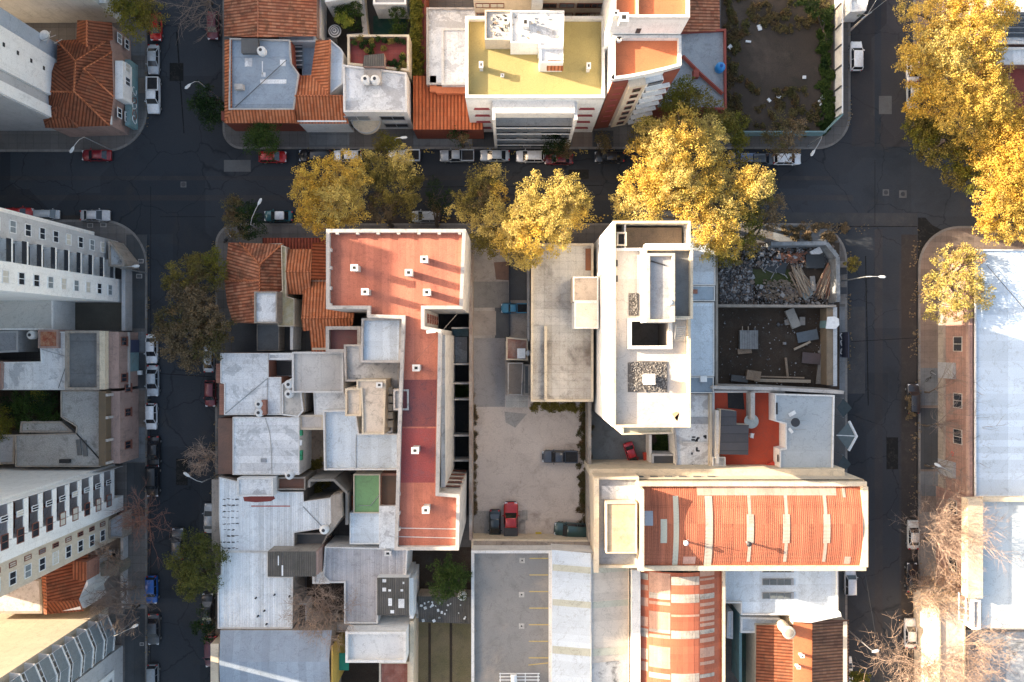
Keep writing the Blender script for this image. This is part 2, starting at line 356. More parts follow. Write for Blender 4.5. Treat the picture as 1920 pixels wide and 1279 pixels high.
def wins(parent, face, const, cs, w, zs, h, fm=None, gm=None, sill=False, fw=.09, name='window'):
    """windows on an axis-aligned wall; face in E W N S, cs = centres along the wall, zs = sill heights"""
    for c in cs:
        for z in zs:
            f = MB(); g = MB()
            def bx(mb, a0, a1, z0, z1, d0, d1):
                s = 1 if face in 'EN' else -1
                if face in 'EW': mb.box(const+s*d0, const+s*d1, a0, a1, z0, z1)
                else: mb.box(a0, a1, const+s*d0, const+s*d1, z0, z1)
            a0, a1 = c-w/2, c+w/2
            for q in ((a0, a0+fw, z, z+h), (a1-fw, a1, z, z+h), (a0+fw, a1-fw, z, z+fw), (a0+fw, a1-fw, z+h-fw, z+h), (c-fw*.4, c+fw*.4, z+fw, z+h-fw)):
                bx(f, *q, -.01, .09)
            if sill: bx(f, a0-.1, a1+.1, z-.1, z-.01, -.01, .2)
            fo = f.build(name, fm or frame_w, parent)
            bx(g, a0+fw, a1-fw, z+fw, z+h-fw, -.02, .035)
            WORLD[fo.name] = WORLD[parent.name]
            g.build('pane', gm or random.choice([glass_m, glass_m, glass_mid, blind_m]), fo)
# ---------------- ground: asphalt sheet, kerbed blocks, pavements, yards ----------------
def struct(name, mb, m): return tag(mb.build(name, m), kind='structure')
struct('ground', MB().box(-400, 400, -400, 400, -1, 0), asphalt)
def rpoly(corners):
    """corners: (px, py, radius px); rounded polygon in world metres at ground level"""
    out = []; n = len(corners)
    for i in range(n):
        a, b, c = corners[i-1], corners[i], corners[(i+1) % n]
        if not b[2]: out.append(P(b[0], b[1])); continue
        v1 = Vector((a[0]-b[0], a[1]-b[1])).normalized(); v2 = Vector((c[0]-b[0], c[1]-b[1])).normalized()
        ang = v1.angle(v2); t = b[2]/math.tan(ang/2); ctr = Vector((b[0], b[1])) + (v1+v2).normalized()*b[2]/math.sin(ang/2)
        p1 = Vector((b[0], b[1]))+v1*t; p2 = Vector((b[0], b[1]))+v2*t
        a1 = math.atan2(p1.y-ctr.y, p1.x-ctr.x); a2 = math.atan2(p2.y-ctr.y, p2.x-ctr.x); d = (a2-a1+math.pi) % (2*math.pi)-math.pi
        for k in range(11):
            tt = a1+d*k/10; out.append(P(ctr.x+b[2]*math.cos(tt), ctr.y+b[2]*math.sin(tt)))
    return ccw(out)
def block(corners, m=paving):
    p = rpoly(corners); q = inset(p, .32)
    struct('pavement', MB().add([(x, y, .14) for x, y in q], [tuple(range(len(q)))]), m)
    struct('kerb', MB().ring(p, .32, 0, .15), kerb_m)
block([(-900, -900, 0), (277, -900, 0), (277, 285, 78), (-900, 285, 0)])
block([(418, -900, 0), (1594, -900, 0), (1594, 280, 62), (418, 280, 36)])
block([(1712, -900, 0), (2900, -900, 0), (2900, 285, 0), (1712, 285, 50)], paving_warm)
block([(-900, 412, 0), (277, 412, 85), (277, 2300, 0), (-900, 2300, 0)])
block([(404, 419, 40), (1588, 419, 70), (1588, 2300, 0), (404, 2300, 0)])
block([(1721, 424, 78), (2900, 424, 0), (2900, 2300, 0), (1721, 2300, 0)], paving_warm)
def sheet(name, poly, m, z=.15): 
    w = ccw(W3(poly, z)); return struct(name, MB().add([(x, y, z) for x, y in w], [tuple(range(len(w)))]), m)
# pavement stretches of different paving, as laid in front of each plot
for poly, m in [(R(236, 70, 274, 104), paving_blue), (R(238, 106, 274, 143), paving), (R(238, 146, 271, 175), paving_warm), (R(580, 245, 655, 277), paving_blue),
                (R(660, 245, 770, 277), paving), (R(775, 245, 885, 277), paving_blue), (R(886, 247, 1070, 277), paving_dark), (R(1073, 245, 1110, 277), paving_warm),
                (R(1112, 245, 1150, 277), paving_dark), (R(237, 440, 276, 616), paving_dark), (R(238, 622, 274, 660), paving_blue), (R(238, 662, 274, 728), paving_dark),
                (R(238, 732, 274, 800), paving_warm), (R(238, 802, 274, 866), paving_blue), (R(238, 868, 274, 968), paving_dark), (R(228, 972, 274, 1100), paving), (R(238, 1105, 274, 1140), paving_blue), (R(234, 1142, 274, 1400), paving_dark),
                (R(1562, 740, 1586, 898), concrete_dk), (R(1574, 1072, 1587, 1400), paving_dark), (R(1570, 490, 1586, 570), concrete), (R(1574, 575, 1586, 735), paving_blue),
                (R(1723, 690, 1764, 760), paving_blue), (R(1723, 765, 1764, 880), paving_dark), (R(1723, 884, 1762, 930), paving_blue), (R(1723, 960, 1760, 1080), concrete), (R(1450, 421, 1560, 452), paving_blue)]:
    sheet('paving_stretch', poly, m, .146)
sheet('asphalt_patch', [(1721, 408), (1735, 408), (1748, 422), (1766, 431), (1745, 452), (1730, 472), (1726, 490), (1721, 490)], asphalt_new, .004)
for poly in (R(1583, 575, 1622, 738), [(1440, 398), (1720, 400), (1720, 424), (1440, 424)]): sheet('road_repair', poly, M('asphalt_pale', (.055, .056, .06), (.036, .038, .042), big=.3, grime=.5), .0035)
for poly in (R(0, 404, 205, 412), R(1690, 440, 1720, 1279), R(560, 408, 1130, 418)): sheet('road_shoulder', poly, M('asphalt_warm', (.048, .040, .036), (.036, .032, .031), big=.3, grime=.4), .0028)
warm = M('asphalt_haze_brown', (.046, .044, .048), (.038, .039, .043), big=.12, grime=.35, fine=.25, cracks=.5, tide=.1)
for poly in (R(1597, -120, 1640, 275), R(1652, -120, 1706, 275), R(1640, 430, 1655, 1400), R(1686, 495, 1718, 1400), R(0, 330, 1560, 338), R(0, 366, 1600, 376)): sheet('worn_haze_lane', poly, warm, .0022)  # wheel lanes; the paler brown also paints street haze into the asphalt
seam = M('tar_seam', (.010, .010, .011), grime=.1)
for poly in (R(1500, 424, 1720, 425.6), R(1718.5, 490, 1720.5, 1400), R(300, 406, 404, 407), R(282, 350, 283, 1400), R(1640, 300, 1641, 420), [(330, 60), (333, 60), (346, 250), (344, 250)], [(1622, 480), (1624, 480), (1629, 760), (1627, 760)], [(640, 352), (1130, 347), (1130, 348.4), (640, 353.4)], [(300, 700), (398, 706), (398, 707.3), (300, 701.3)], [(1596, 640), (1718, 633), (1718, 634.3), (1596, 641.3)]): sheet('tar_seam', poly, seam, .0048)
for poly in (R(318, 118, 344, 152), R(1648, 180, 1672, 214), R(330, 860, 352, 910), R(1066, 318, 1104, 336), R(1662, 820, 1684, 880), R(420, 300, 470, 322), R(1604, 960, 1622, 1040)): sheet('road_repair', poly, asphalt_new if poly[0][0] % 4 else concrete_dk, .0042)
for cx, cy, s in ((344, 346, 11), (1693, 364, 14), (1661, 361, 12)): 
    sheet('road_repair', R(cx-s/2, cy-s/2, cx+s/2, cy+s/2), concrete_dk, .006)
    x, y = P(cx, cy); tag(MB().lathe(x, y, [(.33, .008), (.33, .02), (.28, .021)], 16).build('manhole_cover', metal_d, origin=(x, y, 0)),
        {344: 'round manhole cover in the street at the west crossing', 1693: 'dark round manhole cover in a pale square at the east crossing', 1661: 'faint manhole cover left of the darker one, east crossing'}[cx], 'manhole cover', 'manhole covers in the streets')
# yards inside the blocks
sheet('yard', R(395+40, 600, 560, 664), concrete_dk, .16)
sheet('vacant_lot_soil', [(1352, -200), (1564, -200), (1562, 222), (1535, 252), (1375, 256), (1352, 200)], dirt, .17)
sheet('lot_surface', R(884, 740, 1108, 1020), gravel_lot, .17)
sheet('lot_concrete', R(884, 466, 1000, 772), M('lot_concrete', (.46, .40, .35), (.34, .30, .26), big=.3, grime=.5), .165)
sheet('lot_concrete', R(888, 634, 947, 763), M('lot_grey_asphalt', (.34, .315, .30), (.28, .26, .25), big=.2, grime=.3), .174)
sheet('lot_slab', R(888, 528, 953, 577), concrete, .19); sheet('lot_slab', R(888, 583, 930, 629), M('slab_warm', (.40, .34, .29), (.32, .27, .23), big=.5, grime=.4), .19)
sheet('lot_slab', R(948, 742, 990, 764), concrete_worn, .18); sheet('lot_slab', R(886, 958, 918, 1008), M('slab_pale', (.42, .38, .34), (.33, .3, .27), grime=.5), .185); sheet('lot_slab', R(970, 958, 985, 1008), M('slab_pale', (.4, .4, .4)), .185)
for poly, m, z in (([(946, 772), (988, 776), (966, 802), (948, 792)], M('slab_pale', (.4, .4, .4)), .181), (R(928, 573, 955, 640), concrete_dk, .17), (R(955, 470, 996, 563), concrete_dk, .176), ([(926, 492), (956, 490), (957, 526), (930, 524)], M('soil_red', (.25, .15, .11), (.2, .12, .09), big=.6, grime=.5), .178)):
    sheet('lot_slab', poly, m, z)
sheet('demolition_soil', R(1345, 455, 1574, 576), dirt, .17); sheet('pit_soil', R(1340, 574, 1574, 730), dirt_dark, .18)
sheet('courtyard', R(1100, 730, 1230, 890), M('court_concrete', (.22, .23, .23), (.16, .165, .17), big=.2, grime=.6), .17)
sheet('courtyard', R(770, 1026, 886, 1170), dirt_dark, .17); sheet('lawn', R(772, 1160, 886, 1400), M('dry_lawn', (.24, .19, .11), (.17, .15, .075), big=.35, grime=.5, fine=.5, bump=.6), .18)
for x in (805, 845): sheet('lawn_path', R(x-2, 1168, x+3, 1400), dirt_dark, .19)
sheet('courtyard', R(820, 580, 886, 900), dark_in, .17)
for poly, m in ((R(848, 632, 876, 682), roof_pale), (R(847, 616, 878, 631), w_teal), (R(846, 720, 878, 748), grass_m)): sheet('court_floor', poly, m, .2)
sheet('garden_soil', R(600, -120, 790, 140), M('dark_paving', (.06, .05, .045), (.04, .035, .03), grime=.5), .17)
sheet('garden_lawn', R(700, 30, 762, 72), M('green_turf', (.012, .05, .035), (.01, .04, .03), big=.4, grime=.3), .2)
sheet('garden_soil', R(-60, 725, 125, 830), dirt_dark, .18)
sheet('courtyard', R(1385, 1120, 1500, 1400), M('court_green', (.05, .07, .07), (.06, .14, .08), big=.35, grime=.5), .18)
sheet('courtyard', R(100, 560, 232, 618), M('worn_paving', (.13, .12, .10), (.09, .085, .075), big=.3, grime=.6), .17)
sheet('courtyard', R(575, 1075, 660, 1172), dirt_dark, .18); sheet('courtyard', R(560, 800, 615, 895), M('cracked_beige', (.40, .31, .24), (.30, .22, .17), big=.6, grime=.8), .18)
sheet('courtyard', R(640, 1230, 770, 1400), dirt_dark, .17)
# ---------------- north-west block ----------------
ZT = 34.0
def slab_tower(label, x0, x1, y0, y1, z, wall, roof, name='apartment_building', par=.9):
    r = thing(name, label, 'building', ((x0+x1)/2, (y0+y1)/2, 0)); p = [(x0, y0), (x1, y0), (x1, y1), (x0, y1)]
    MB().prism(p, 0, z, top=False).build('wall', wall, r); q = inset(p, .25)
    MB().add([(a, b, z) for a, b in q], [(0, 1, 2, 3)]).build('roof', roof, r); MB().ring(p, .25, z, z+par).build('parapet', wall, r); return r
t = slab_tower('tall slab with plain blue-grey and white stripes up its side behind the brown hipped roof', -92, -63.6, 30.6, 41.5, 30, w_grey, roof_pale)
for a, b, m, pr in ((39.2, 41.4, M('wall_bluegrey', (.38, .43, .5), (.33, .38, .44), grime=.15), .1), (33.7, 39.0, w_white, .45), (30.7, 32.2, w_white, .45)):
    MB().box(-63.6, -63.6+pr, a, b, 0, 30).build('wall_panel', m, t)
wins(t, 'E', -63.15, [36.8], .5, [8.4, 11.2, 14, 16.8, 19.6, 22.4, 25.2], .35, metal_d, glass_m)
t = slab_tower('pale tower with balconies at the top left, its blank side over the tiled house', -82, -56.9, 46.3, 70, 31, M('wall_beige', (.56, .53, .48), (.48, .45, .41), grime=.2, streak=.3), roof_pale)
wins(t, 'E', -56.9, [50.0, 54, 62], 1.3, [4+2.9*i for i in range(9)], 1.4)
for z in [3.2+2.9*i for i in range(9)]: MB().box(-56.9, -55.6, 46.6, 49.0, z, z+.15).box(-55.7, -55.6, 46.6, 49.0, z+.15, z+1.0).build('balcony', w_white, t)
e = 6.0
A3 = house('hipped brown tile house on the rounded pavement corner, top left', [(145, 38), (210, 42), (213, 180), (206, 236), (85, 240), (68, 172), (80, 120), (107, 118), (107, 76), (143, 74)], e,
  [[(163, 38, 7.4), (210, 42, e), (212, 75, e), (163, 88, 7.4)], [(145, 38, e), (163, 38, 7.4), (163, 88, 7.4), (143, 74, e)], [(205, 73, e), (141, 114, 8.4), (139, 172, 8.4), (210, 98, e)], [(107, 76, e), (143, 74, e), (163, 88, 7.4), (205, 73, e), (141, 114, 8.4)],
   [(107, 76, e), (141, 114, 8.4), (139, 172, 8.4), (107, 118, e)], [(107, 118, e), (139, 172, 8.4), (68, 172, e), (80, 120, e)], [(68, 172, e), (139, 172, 8.4), (206, 236, e), (85, 240, e)],
   [(139, 172, 8.4), (156, 129, 8.35), (213, 181, e), (206, 236, e)], [(156, 129, 8.35), (210, 97, e), (213, 181, e)]],
  tile_br, w_pink, [[(141, 114, 8.4), (139, 172, 8.4)], [(141, 114, 8.4), (205, 73, e)], [(156, 129, 8.35), (210, 97, e)], [(156, 129, 8.35), (213, 181, e)], [(139, 172, 8.4), (206, 236, e)], [(68, 172, e), (139, 172, 8.4)], [(163, 38, 7.4), (163, 88, 7.4)], [(107, 76, e), (141, 114, 8.4)]], rm=tile_or)
g = rfaces(A3, [[(85, 240, e+.05), (107, 198, 7.4), (146, 240, e+.05)], [(107, 198, 7.4), (85, 240, e+.05), (76, 205, e+.05)], [(107, 198, 7.4), (146, 240, e+.05), (150, 220, 6.3)]], tile_br, 'roof_wing')
MB().box(P(0, 0)[0]*0+P(213, 0, e)[0]-.2, P(213, 0, e)[0]+.9, P(0, 182, e)[1], P(0, 110, e)[1], 2.6, 5.2).build('front_wall', w_white, A3)
MB().box(P(213, 0, e)[0]-.1, P(213, 0, e)[0]+.6, P(0, 230, 4)[1], P(0, 105, 4)[1], 0, 2.59).build('ground_floor', w_teal, A3)
for i in range(7): yg = P(0, 222-9*i, 2)[1]; xg_ = P(213, 0, e)[0]+.63; MB().tube([(xg_, yg+.5*math.cos(q)*(1+.3*math.sin(2*q+i)), 1.3+.6*math.sin(q)) for q in [2*math.pi*k/14 for k in range(13+i % 3)]], .07, 4).build('graffiti', [white_p, frame_b, glass_mid][i % 3], A3)
wins(A3, 'E', P(213, 0, e)[0]+.9, [P(0, 127, 4)[1], P(0, 153, 4)[1]], 1.2, [3.2], 1.4); wins(A3, 'E', P(213, 0, e)[0]+.05, [P(0, 75, 4)[1], P(0, 214, 4)[1]], 1.4, [1.8, 3.9], 1.2)
MB().box(*[P(205, 0, 5)[0], P(212, 0, 5)[0]], P(0, 235, 5)[1], P(0, 204, 5)[1], 5.2, 5.9).build('dormer', w_white, A3)
x, y = P(107, 82, 7); r = thing('roof_antenna', 'white lattice antenna bundle beside the brown hipped roof', 'antenna', (x, y, 6))
MB().tube([(x, y, 6), (x, y, 9.2)], .06).build('mast', metal_g, r); MB().tube([(x-.9, y-.3, 9), (x+1.0, y+.4, 9)], .05).tube([(x-.2, y-.8, 9.1), (x+.3, y+.9, 9.1)], .05).tube([(x+.5, y-.6, 8.6), (x+1.6, y, 8.6)], .05).build('aerial', metal_g, r)
MB().lathe(x-.6, y+.4, [(.05, 8.4), (.5, 8.65), (.72, 8.9), (.66, 8.92)], 16).build('dish', white_p, r)

# ---------------- north middle block ----------------
house('long roof of mossy dark red tile at the top edge beside the west street', [(420, -60), (594, -60), (594, 68), (420, 68)], 6.2,
  [[(420, -60, 6.2), (484, -60, 7.6), (484, 70, 7.6), (420, 68, 6.2)], [(484, -60, 7.6), (594, -60, 6.2), (594, 68, 6.2), (484, 70, 7.6)]], tile_old, w_pink, [[(484, -60, 7.6), (484, 70, 7.6)]])
b = bldg('blue-grey flat roof edged with orange tiles on the corner of the west street', [(432, 73), (545, 76), (548, 120), (562, 140), (552, 207), (430, 207)], 6.6, w_redbrown, roof_blue, .35, .2, par_m)
rfaces(b, [[(421, 75, 6.0), (435, 73, 6.9), (435, 205, 6.9), (421, 231, 6.0)], [(421, 231, 6.0), (435, 205, 6.9), (552, 205, 6.9), (556, 231, 6.0)]], tile_or, 'tile_skirt')
MB().box(*[P(424, 0, 4)[0], P(560, 0, 4)[0]], P(0, 231, 4)[1]-.1, P(0, 215, 4)[1], 0, 5.85).build('front_wall', w_redbrown, b)
for q, m in ((R(459, 109, 473, 125), roof_white), (R(488, 149, 537, 157), roof_white), (R(491, 115, 493, 140), roof_white), (R(490, 136, 498, 144), roof_white), (R(525, 112, 536, 124), roof_white)): MB().add([(a, c, 6.606) for a, c in ccw(W3(q, 6.6))], [(0, 1, 2, 3)]).build('roof_patch', m, b)
q = ccw(W3(R(456, 76, 487, 103), 6.6)); MB().prism(q, 6.6, 7.4).build('stair_hatch', concrete_dk, b)
x0, y0 = P(444, 161, 6.6); x1, y1 = P(459, 171, 6.6); MB().box(x0, x1, y1, y0, 6.61, 7.5).build('chimney', par_m, b)
rr = thing('glass_canopy', 'small dark glazed courtyard roof with bars east of the blue-grey roof', 'canopy', P(553, 100, 4)+(0,)); q = ccw(W3(R(541, 82, 567, 128), 4.4)); MB().prism(q, 4.3, 4.4).build('glazing', plain('dark_glazing', (.04, .05, .06), .15), rr)
for i in range(5):
    y = P(0, 88+i*8.5, 4.5)[1]; MB().box(P(541, 0, 4.5)[0], P(567, 0, 4.5)[0], y-.08, y+.08, 4.42, 4.55).build('glazing_bar', metal_g, rr)
bldg('low blue-painted yard roof squeezed between the glazed court and the ribbed tiles', [(567, 88), (592, 88), (592, 142), (567, 142)], 3.6, w_grey, roof_blue, .2, .15)
bldg('narrow grey wall-top roof with a window under the mossy dark red tiles', [(524, 64), (592, 64), (592, 80), (524, 80)], 5.4, w_grey, roof_grey, .25)
house('ribbed orange tile house with its valley roof between two flat roofs', [(552, 143), (583, 140), (592, 76), (618, 75), (617, 176), (643, 180), (654, 232), (554, 232)], 5.6,
  [[(592, 76, 5.6), (619, 75, 6.9), (617, 177, 6.9), (583, 142, 5.6)], [(560, 142, 5.6), (583, 141, 5.6), (617, 177, 6.9), (617, 180, 6.9), (553, 180, 6.9)], [(553, 180, 6.9), (643, 180, 6.9), (654, 232, 5.4), (554, 232, 5.4)]], tile_or, w_white,
  [[(553, 180, 6.9), (643, 180, 6.9)], [(619, 75, 6.9), (617, 177, 6.9)]])
bldg('pale blue wedge-shaped roof strip right of the ribbed orange tiles', [(619, 74), (640, 92), (645, 100), (643, 158), (618, 178)], 6.2, w_white, roof_sky, .25, .2, par_w)
b = bldg('white flat-roofed house with two water tanks and a red terrace behind', [(644, 123), (763, 138), (764, 212), (645, 212)], 8.2, w_white, roof_pale, .45, .25, par_w)
MB().add([(a, c, 8.21) for a, c in ccw(W3([(648, 127), (679, 127), (680, 178), (709, 178), (709, 150), (712, 150), (712, 182), (648, 184)], 8.2))], [tuple(range(8))][:1]).build('roof_patch', roof_white, b)
sh = ccw(W3(R(682, 130, 714, 158), 8.9)); MB().prism(sh, 8.2, 8.9).build('tank_platform', par_m, b)
wy = W3([(0, 212)], 8.2)[0][1]; wins(b, 'S', wy, [P(675, 0, 4)[0], P(740, 0, 4)[0]], 3.4, [1.2, 4.9], 1.9, metal_g)
bx0, bx1 = P(662, 0, 4.3)[0], P(715, 0, 4.3)[0]; cxm = (bx0+bx1)/2; hw = (bx1-bx0)/2
arc = [(cxm+hw*math.cos(t), wy-1.9*math.sin(t)) for t in [math.pi*k/14 for k in range(15)]]
bc = MB().prism(arc, 4.1, 4.35, bottom=True).build('balcony', par_c, b); MB().tube([(a, c, 5.2) for a, c in arc], .06).tube([(a, c, 4.75) for a, c in arc], .04).build('railing', metal_g, bc)
terr = bldg('red tiled roof terrace full of potted plants, top centre-left', [(653, 68), (768, 68), (768, 136), (653, 124)], 7.6, w_cream, M('terrace_darkred', (.25, .06, .055), (.20, .05, .05), grime=.3, lines=[('u', .6, .03, .2), ('v', .6, .03, .2)]), .6, .3, par_c)
s = bldg('small dark sloping shed roof on the red plant terrace', [(683, 104), (720, 100), (721, 124), (680, 124)], 9.6, w_pink, corr_dark, 0, name='shed', cat='shed', z0=7.6)
bldg('plain orange tile roof between the white house and the yellow-roofed apartments', [(775, 142), (862, 142), (905, 175), (905, 243), (775, 243)], 5.2, w_redbrown, TILE('tile_bright', (.50, .13, .05), (.43, .11, .045), (.56, .18, .08), per=.5, mo=.25), 0)
o = MB().box(P(806, 0, 6)[0], P(818, 0, 6)[0], P(0, 172, 6)[1], P(0, 142, 6)[1], 5.2, 6.0).box(P(818, 0, 6)[0], P(874, 0, 6)[0], P(0, 175, 6)[1], P(0, 162, 6)[1], 5.2, 6.0)
tag(o.build('parapet_wall', orange_roof, origin=(P(840, 168, 6)+(5.2,))), 'low orange painted parapet on the plain orange tile roof', 'wall')
b = bldg('long pale flat roof with a raised white slab, left of the yellow-roofed apartments', [(800, 16), (905, 16), (905, 160), (800, 160)], 6.0, w_pink, roof_pale, .35, .25, par_m)
q = ccw(W3([(828, 54), (900, 54), (900, 160), (828, 160)], 6.8)); MB().prism(q, 6.0, 6.8).build('raised_slab', roof_white, b); MB().ring(inset(q, -.01), .3, 6.8, 7.05).build('coping', par_w, b)
bldg('narrow red-brown strip roof beside the tall leafy hedge', [(788, -60), (799, -60), (799, 142), (788, 142)], 4.4, w_redbrown, terr_dark, .2)
# yellow-roofed apartments
ZY = 15.6
b = bldg('apartment building with a mustard yellow flat roof and white penthouse', [(873, 35), (1133, 35), (1133, 187), (873, 187)], ZY, w_white, yellow_roof, .8, .38, par_w, name='apartment_building')
wy = W3([(0, 187)], ZY)[0][1]; X = lambda p, z=ZY: P(p, 0, z)[0]; Y = lambda p, z=ZY: P(0, p, z)[1]
MB().box(X(925), X(1078), wy-1.6, wy, 13.2, 15.3).build('attic_front', par_w, b)
for k in range(4):
    z = 10.4-3.05*k if k < 4 else 0
    bal = MB().box(X(928), X(1078), wy-2.2, wy-.01, z-.18, z+.02).build('balcony', par_w, b)
    MB().box(X(928), X(1078), wy-2.25, wy-2.14, z+.02, z+.35).build('balcony_edge', w_white, bal)
    MB().box(X(928), X(1078), wy-2.2, wy-2.18, z+.35, z+1.05).build('glass_rail', glass_m, bal)
    wins(b, 'S', wy, [X(945), X(978), X(1020), X(1056)], 2.1, [z+.1], 2.2, metal_g, glass_m)
    for c in (X(901), X(1106)):
        MB().box(c-.95, c+.95, wy-.06, wy-.01, z+1.2, z+1.75).box(c-1.05, c+1.05, wy-.12, wy-.02, z+1.1, z+1.18).build('window', plain('window_red', (.3, .05, .06), .5), b)
for x in (X(925.5), X(1080.5)): MB().box(x-.2, x+.2, wy-2.35, wy, 0, 15.0).build('pier', par_w, b)
def onroof(name, label, cat, poly, z, h, wall, top, par=0, pt=.2, group=None):
    return bldg(label, poly, z+h, wall, top, par, pt, name=name, cat=cat, z0=z)
p1 = onroof('penthouse', 'cream-floored penthouse block littered with debris on the yellow roof', 'penthouse', [(909, 20), (961, 20), (961, 76), (909, 76)], ZY, 2.8, w_cream, roof_mould, .25)
p2 = onroof('penthouse', 'larger white penthouse with dish antennas on the yellow roof', 'penthouse', [(957, 21), (1058, 21), (1056, 90), (1010, 90), (1010, 82), (957, 82)], ZY, 3.6, w_white, roof_white, .25)
p3 = onroof('stair_tower', 'white stair house with small red tiled porch on the yellow roof', 'stair house', [(1012, 84), (1056, 84), (1056, 119), (1012, 119)], ZY, 3.0, w_white, roof_white, .2)
rfaces(p3, [[(1025, 121, 18), (1056, 121, 18), (1056, 133, 16.9), (1025, 133, 16.9)], [(1027, 113, 18.9), (1055, 113, 18.9), (1056, 125, 17.5), (1025, 125, 17.5)]], tile_or, 'porch_roof')
random.seed(5)
for i in range(46):
    a, c = (random.uniform(918, 955), random.uniform(26, 66)) if i < 26 else (random.uniform(962, 1048), random.uniform(26, 78)); z = 18.42 if i < 26 else 19.22
    x, y = P(a, c, z); mm = MB().rbox(x, y, z+.08, random.uniform(.12, .5), random.uniform(.06, .22), .1, random.uniform(0, 3)); tag(mm.build('rubble_piece', random.choice([metal_d, w_grey, w_cream, wood]), origin=(x, y, z)), 'loose scrap pieces lying on the penthouse roofs of the yellow-roofed building', 'scrap', 'scrap on the penthouse roofs')
def vent(px, py, z, label, w=.9, d=.9, h=1.5, m=par_w, group=None):
    x, y = P(px, py, z+h); r = thing('chimney', label, 'chimney', (x, y, z), group); w *= .8; d *= .75
    MB().box(x-w/2, x+w/2, y-d/2, y+d/2, z, z+h-.25).build('shaft', m, r); MB().box(x-w/2-.07, x+w/2+.07, y-d/2-.07, y+d/2+.07, z+h-.1, z+h).build('cap', par_w, r)
    MB().box(x-w/2+.15, x+w/2-.15, y-d/2+.15, y+d/2-.15, z+h-.25, z+h-.1).box(x-w/4, x+w/4, y-d/4, y+d/4, z+h, z+h+.012).build('flue', dark_in, r); return r
vent(902, 121, ZY, 'white vent chimney on the left shaded side of the yellow roof', .5, .9); vent(1104, 123, ZY, 'white vent chimney on the right side of the yellow roof', .5, .9)
vent(942, 141, ZY, 'tiny dark vent in the middle of the yellow roof', .4, .4, .5); vent(985, 41, 19.2, 'white vent on the larger white penthouse', .9, 1.2, 1.2); vent(948, 38, 18.4, 'pale vent among scrap on the cream penthouse', .9, .8, .8)
b = slab_tower('cream apartment building with brown window rows at the top edge', X(890, 13), X(1131, 13), 42.6, 58, 27, w_cream, roof_cream)
wins(b, 'S', 42.6, [X(905, 15), X(932, 15)], 1.8, [2.6+2.9*i for i in range(8)], 1.3, frame_b); wins(b, 'S', 42.6, [X(1030, 15), X(1063, 15), X(1096, 15), X(1120, 15)], 1.9, [2.6+2.9*i for i in range(8)], 1.3, frame_b)
MB().box(X(996, 15), X(1016, 15), 41.3, 42.6, 0, 27).build('wall_panel', w_grey, b)
# orange-roofed corner apartments with the curved front
ZO = 20.5
x0, x1 = P(1147, 0, ZO)[0], P(1275, 0, ZO)[0]; yN = P(0, 71, ZO)[1]
front = [P(1147, 153, ZO), P(1178, 149, ZO), P(1210, 143, ZO), P(1245, 135, ZO), P(1275, 127, ZO)]
fp = [(x0, yN), (x0, front[0][1])] + front[1:] + [(x1, yN)]; fp = ccw(fp)
b = thing('apartment_building', 'apartment building with bright orange roof and curved window front', 'building', (sum(a for a, c in fp)/len(fp), sum(c for a, c in fp)/len(fp), 0))
MB().prism(fp, 0, ZO, top=False).build('wall', w_white, b); q = inset(fp, .35); MB().add([(a, c, ZO) for a, c in q], [tuple(range(len(q)))]).build('roof', orange_roof, b); MB().ring(fp, .35, ZO, ZO+.8).build('parapet', par_w, b)
def along(p0, p1, t): return (p0[0]+(p1[0]-p0[0])*t, p0[1]+(p1[1]-p0[1])*t)
def slabwall(a, c, z0, z1, d0, d1):            # slab on the outer (south) side of segment a-c
    dx, dy = c[0]-a[0], c[1]-a[1]; l = math.hypot(dx, dy); nx, ny = dy/l, -dx/l
    if ny > 0: nx, ny = -nx, -ny
    return MB().prism([(a[0]+nx*d0, a[1]+ny*d0), (c[0]+nx*d0, c[1]+ny*d0), (c[0]+nx*d1, c[1]+ny*d1), (a[0]+nx*d1, a[1]+ny*d1)], z0, z1, bottom=True)
L0, L1 = front[0], front[1]; slabwall(L0, L1, 0, 20.4, .004, .22).build('wall_panel', w_redbrown, b)
slabwall(front[1], front[2], 2.5, 20.2, .004, .9).build('wall_panel', w_cream, b); slabwall(front[3], front[4], 0, 20.4, .004, .15).build('wall_panel', w_redbrown, b)
slabwall(front[2], front[3], 2.5, 19.6, .004, .7).build('wall_panel', w_white, b)
for k in range(7):
    z = 3.6+2.42*k
    wn = slabwall(along(front[1], front[2], .3), along(front[1], front[2], .78), z, z+1.2, .9, .98).build('window', frame_b, b); slabwall(along(front[1], front[2], .34), along(front[1], front[2], .74), z+.1, z+1.1, .98, 1.0).build('pane', glass_m, wn)
    slabwall(along(front[2], front[3], .1), along(front[3], front[4], .5), z-.3, z-.02, .7, 1.2).build('balcony', par_w, b); slabwall(along(front[2], front[3], .15), along(front[2], front[3], .95), z+.5, z+1.7, .7, .78).build('window', glass_m, b)
    slabwall(along(L0, L1, .3), along(L0, L1, .8), z, z+.5, .22, .26).build('window', plain('window_red', (.3, .05, .06)), b)
b2 = bldg('taller orange-roofed block at the top edge, its blank pale wall over the bright orange roof', [(1149, -90), (1291, -90), (1291, 37), (1149, 37)], 25.5, w_white, orange_roof, .7, .3, par_w, name='apartment_building')
MB().box(P(1192, 0, 25.5)[0], P(1196, 0, 25.5)[0], P(0, 36, 25.5)[1], P(0, -88, 25.5)[1], 25.5, 26.1).build('roof_divider', par_c, b2)
MB().box(P(1194, 0, 23)[0], P(1203, 0, 23)[0], P(0, 37, 25.5)[1]-.05, P(0, 37, 25.5)[1]-.005, 21.6, 23).build('vent_grille', metal_d, b2)
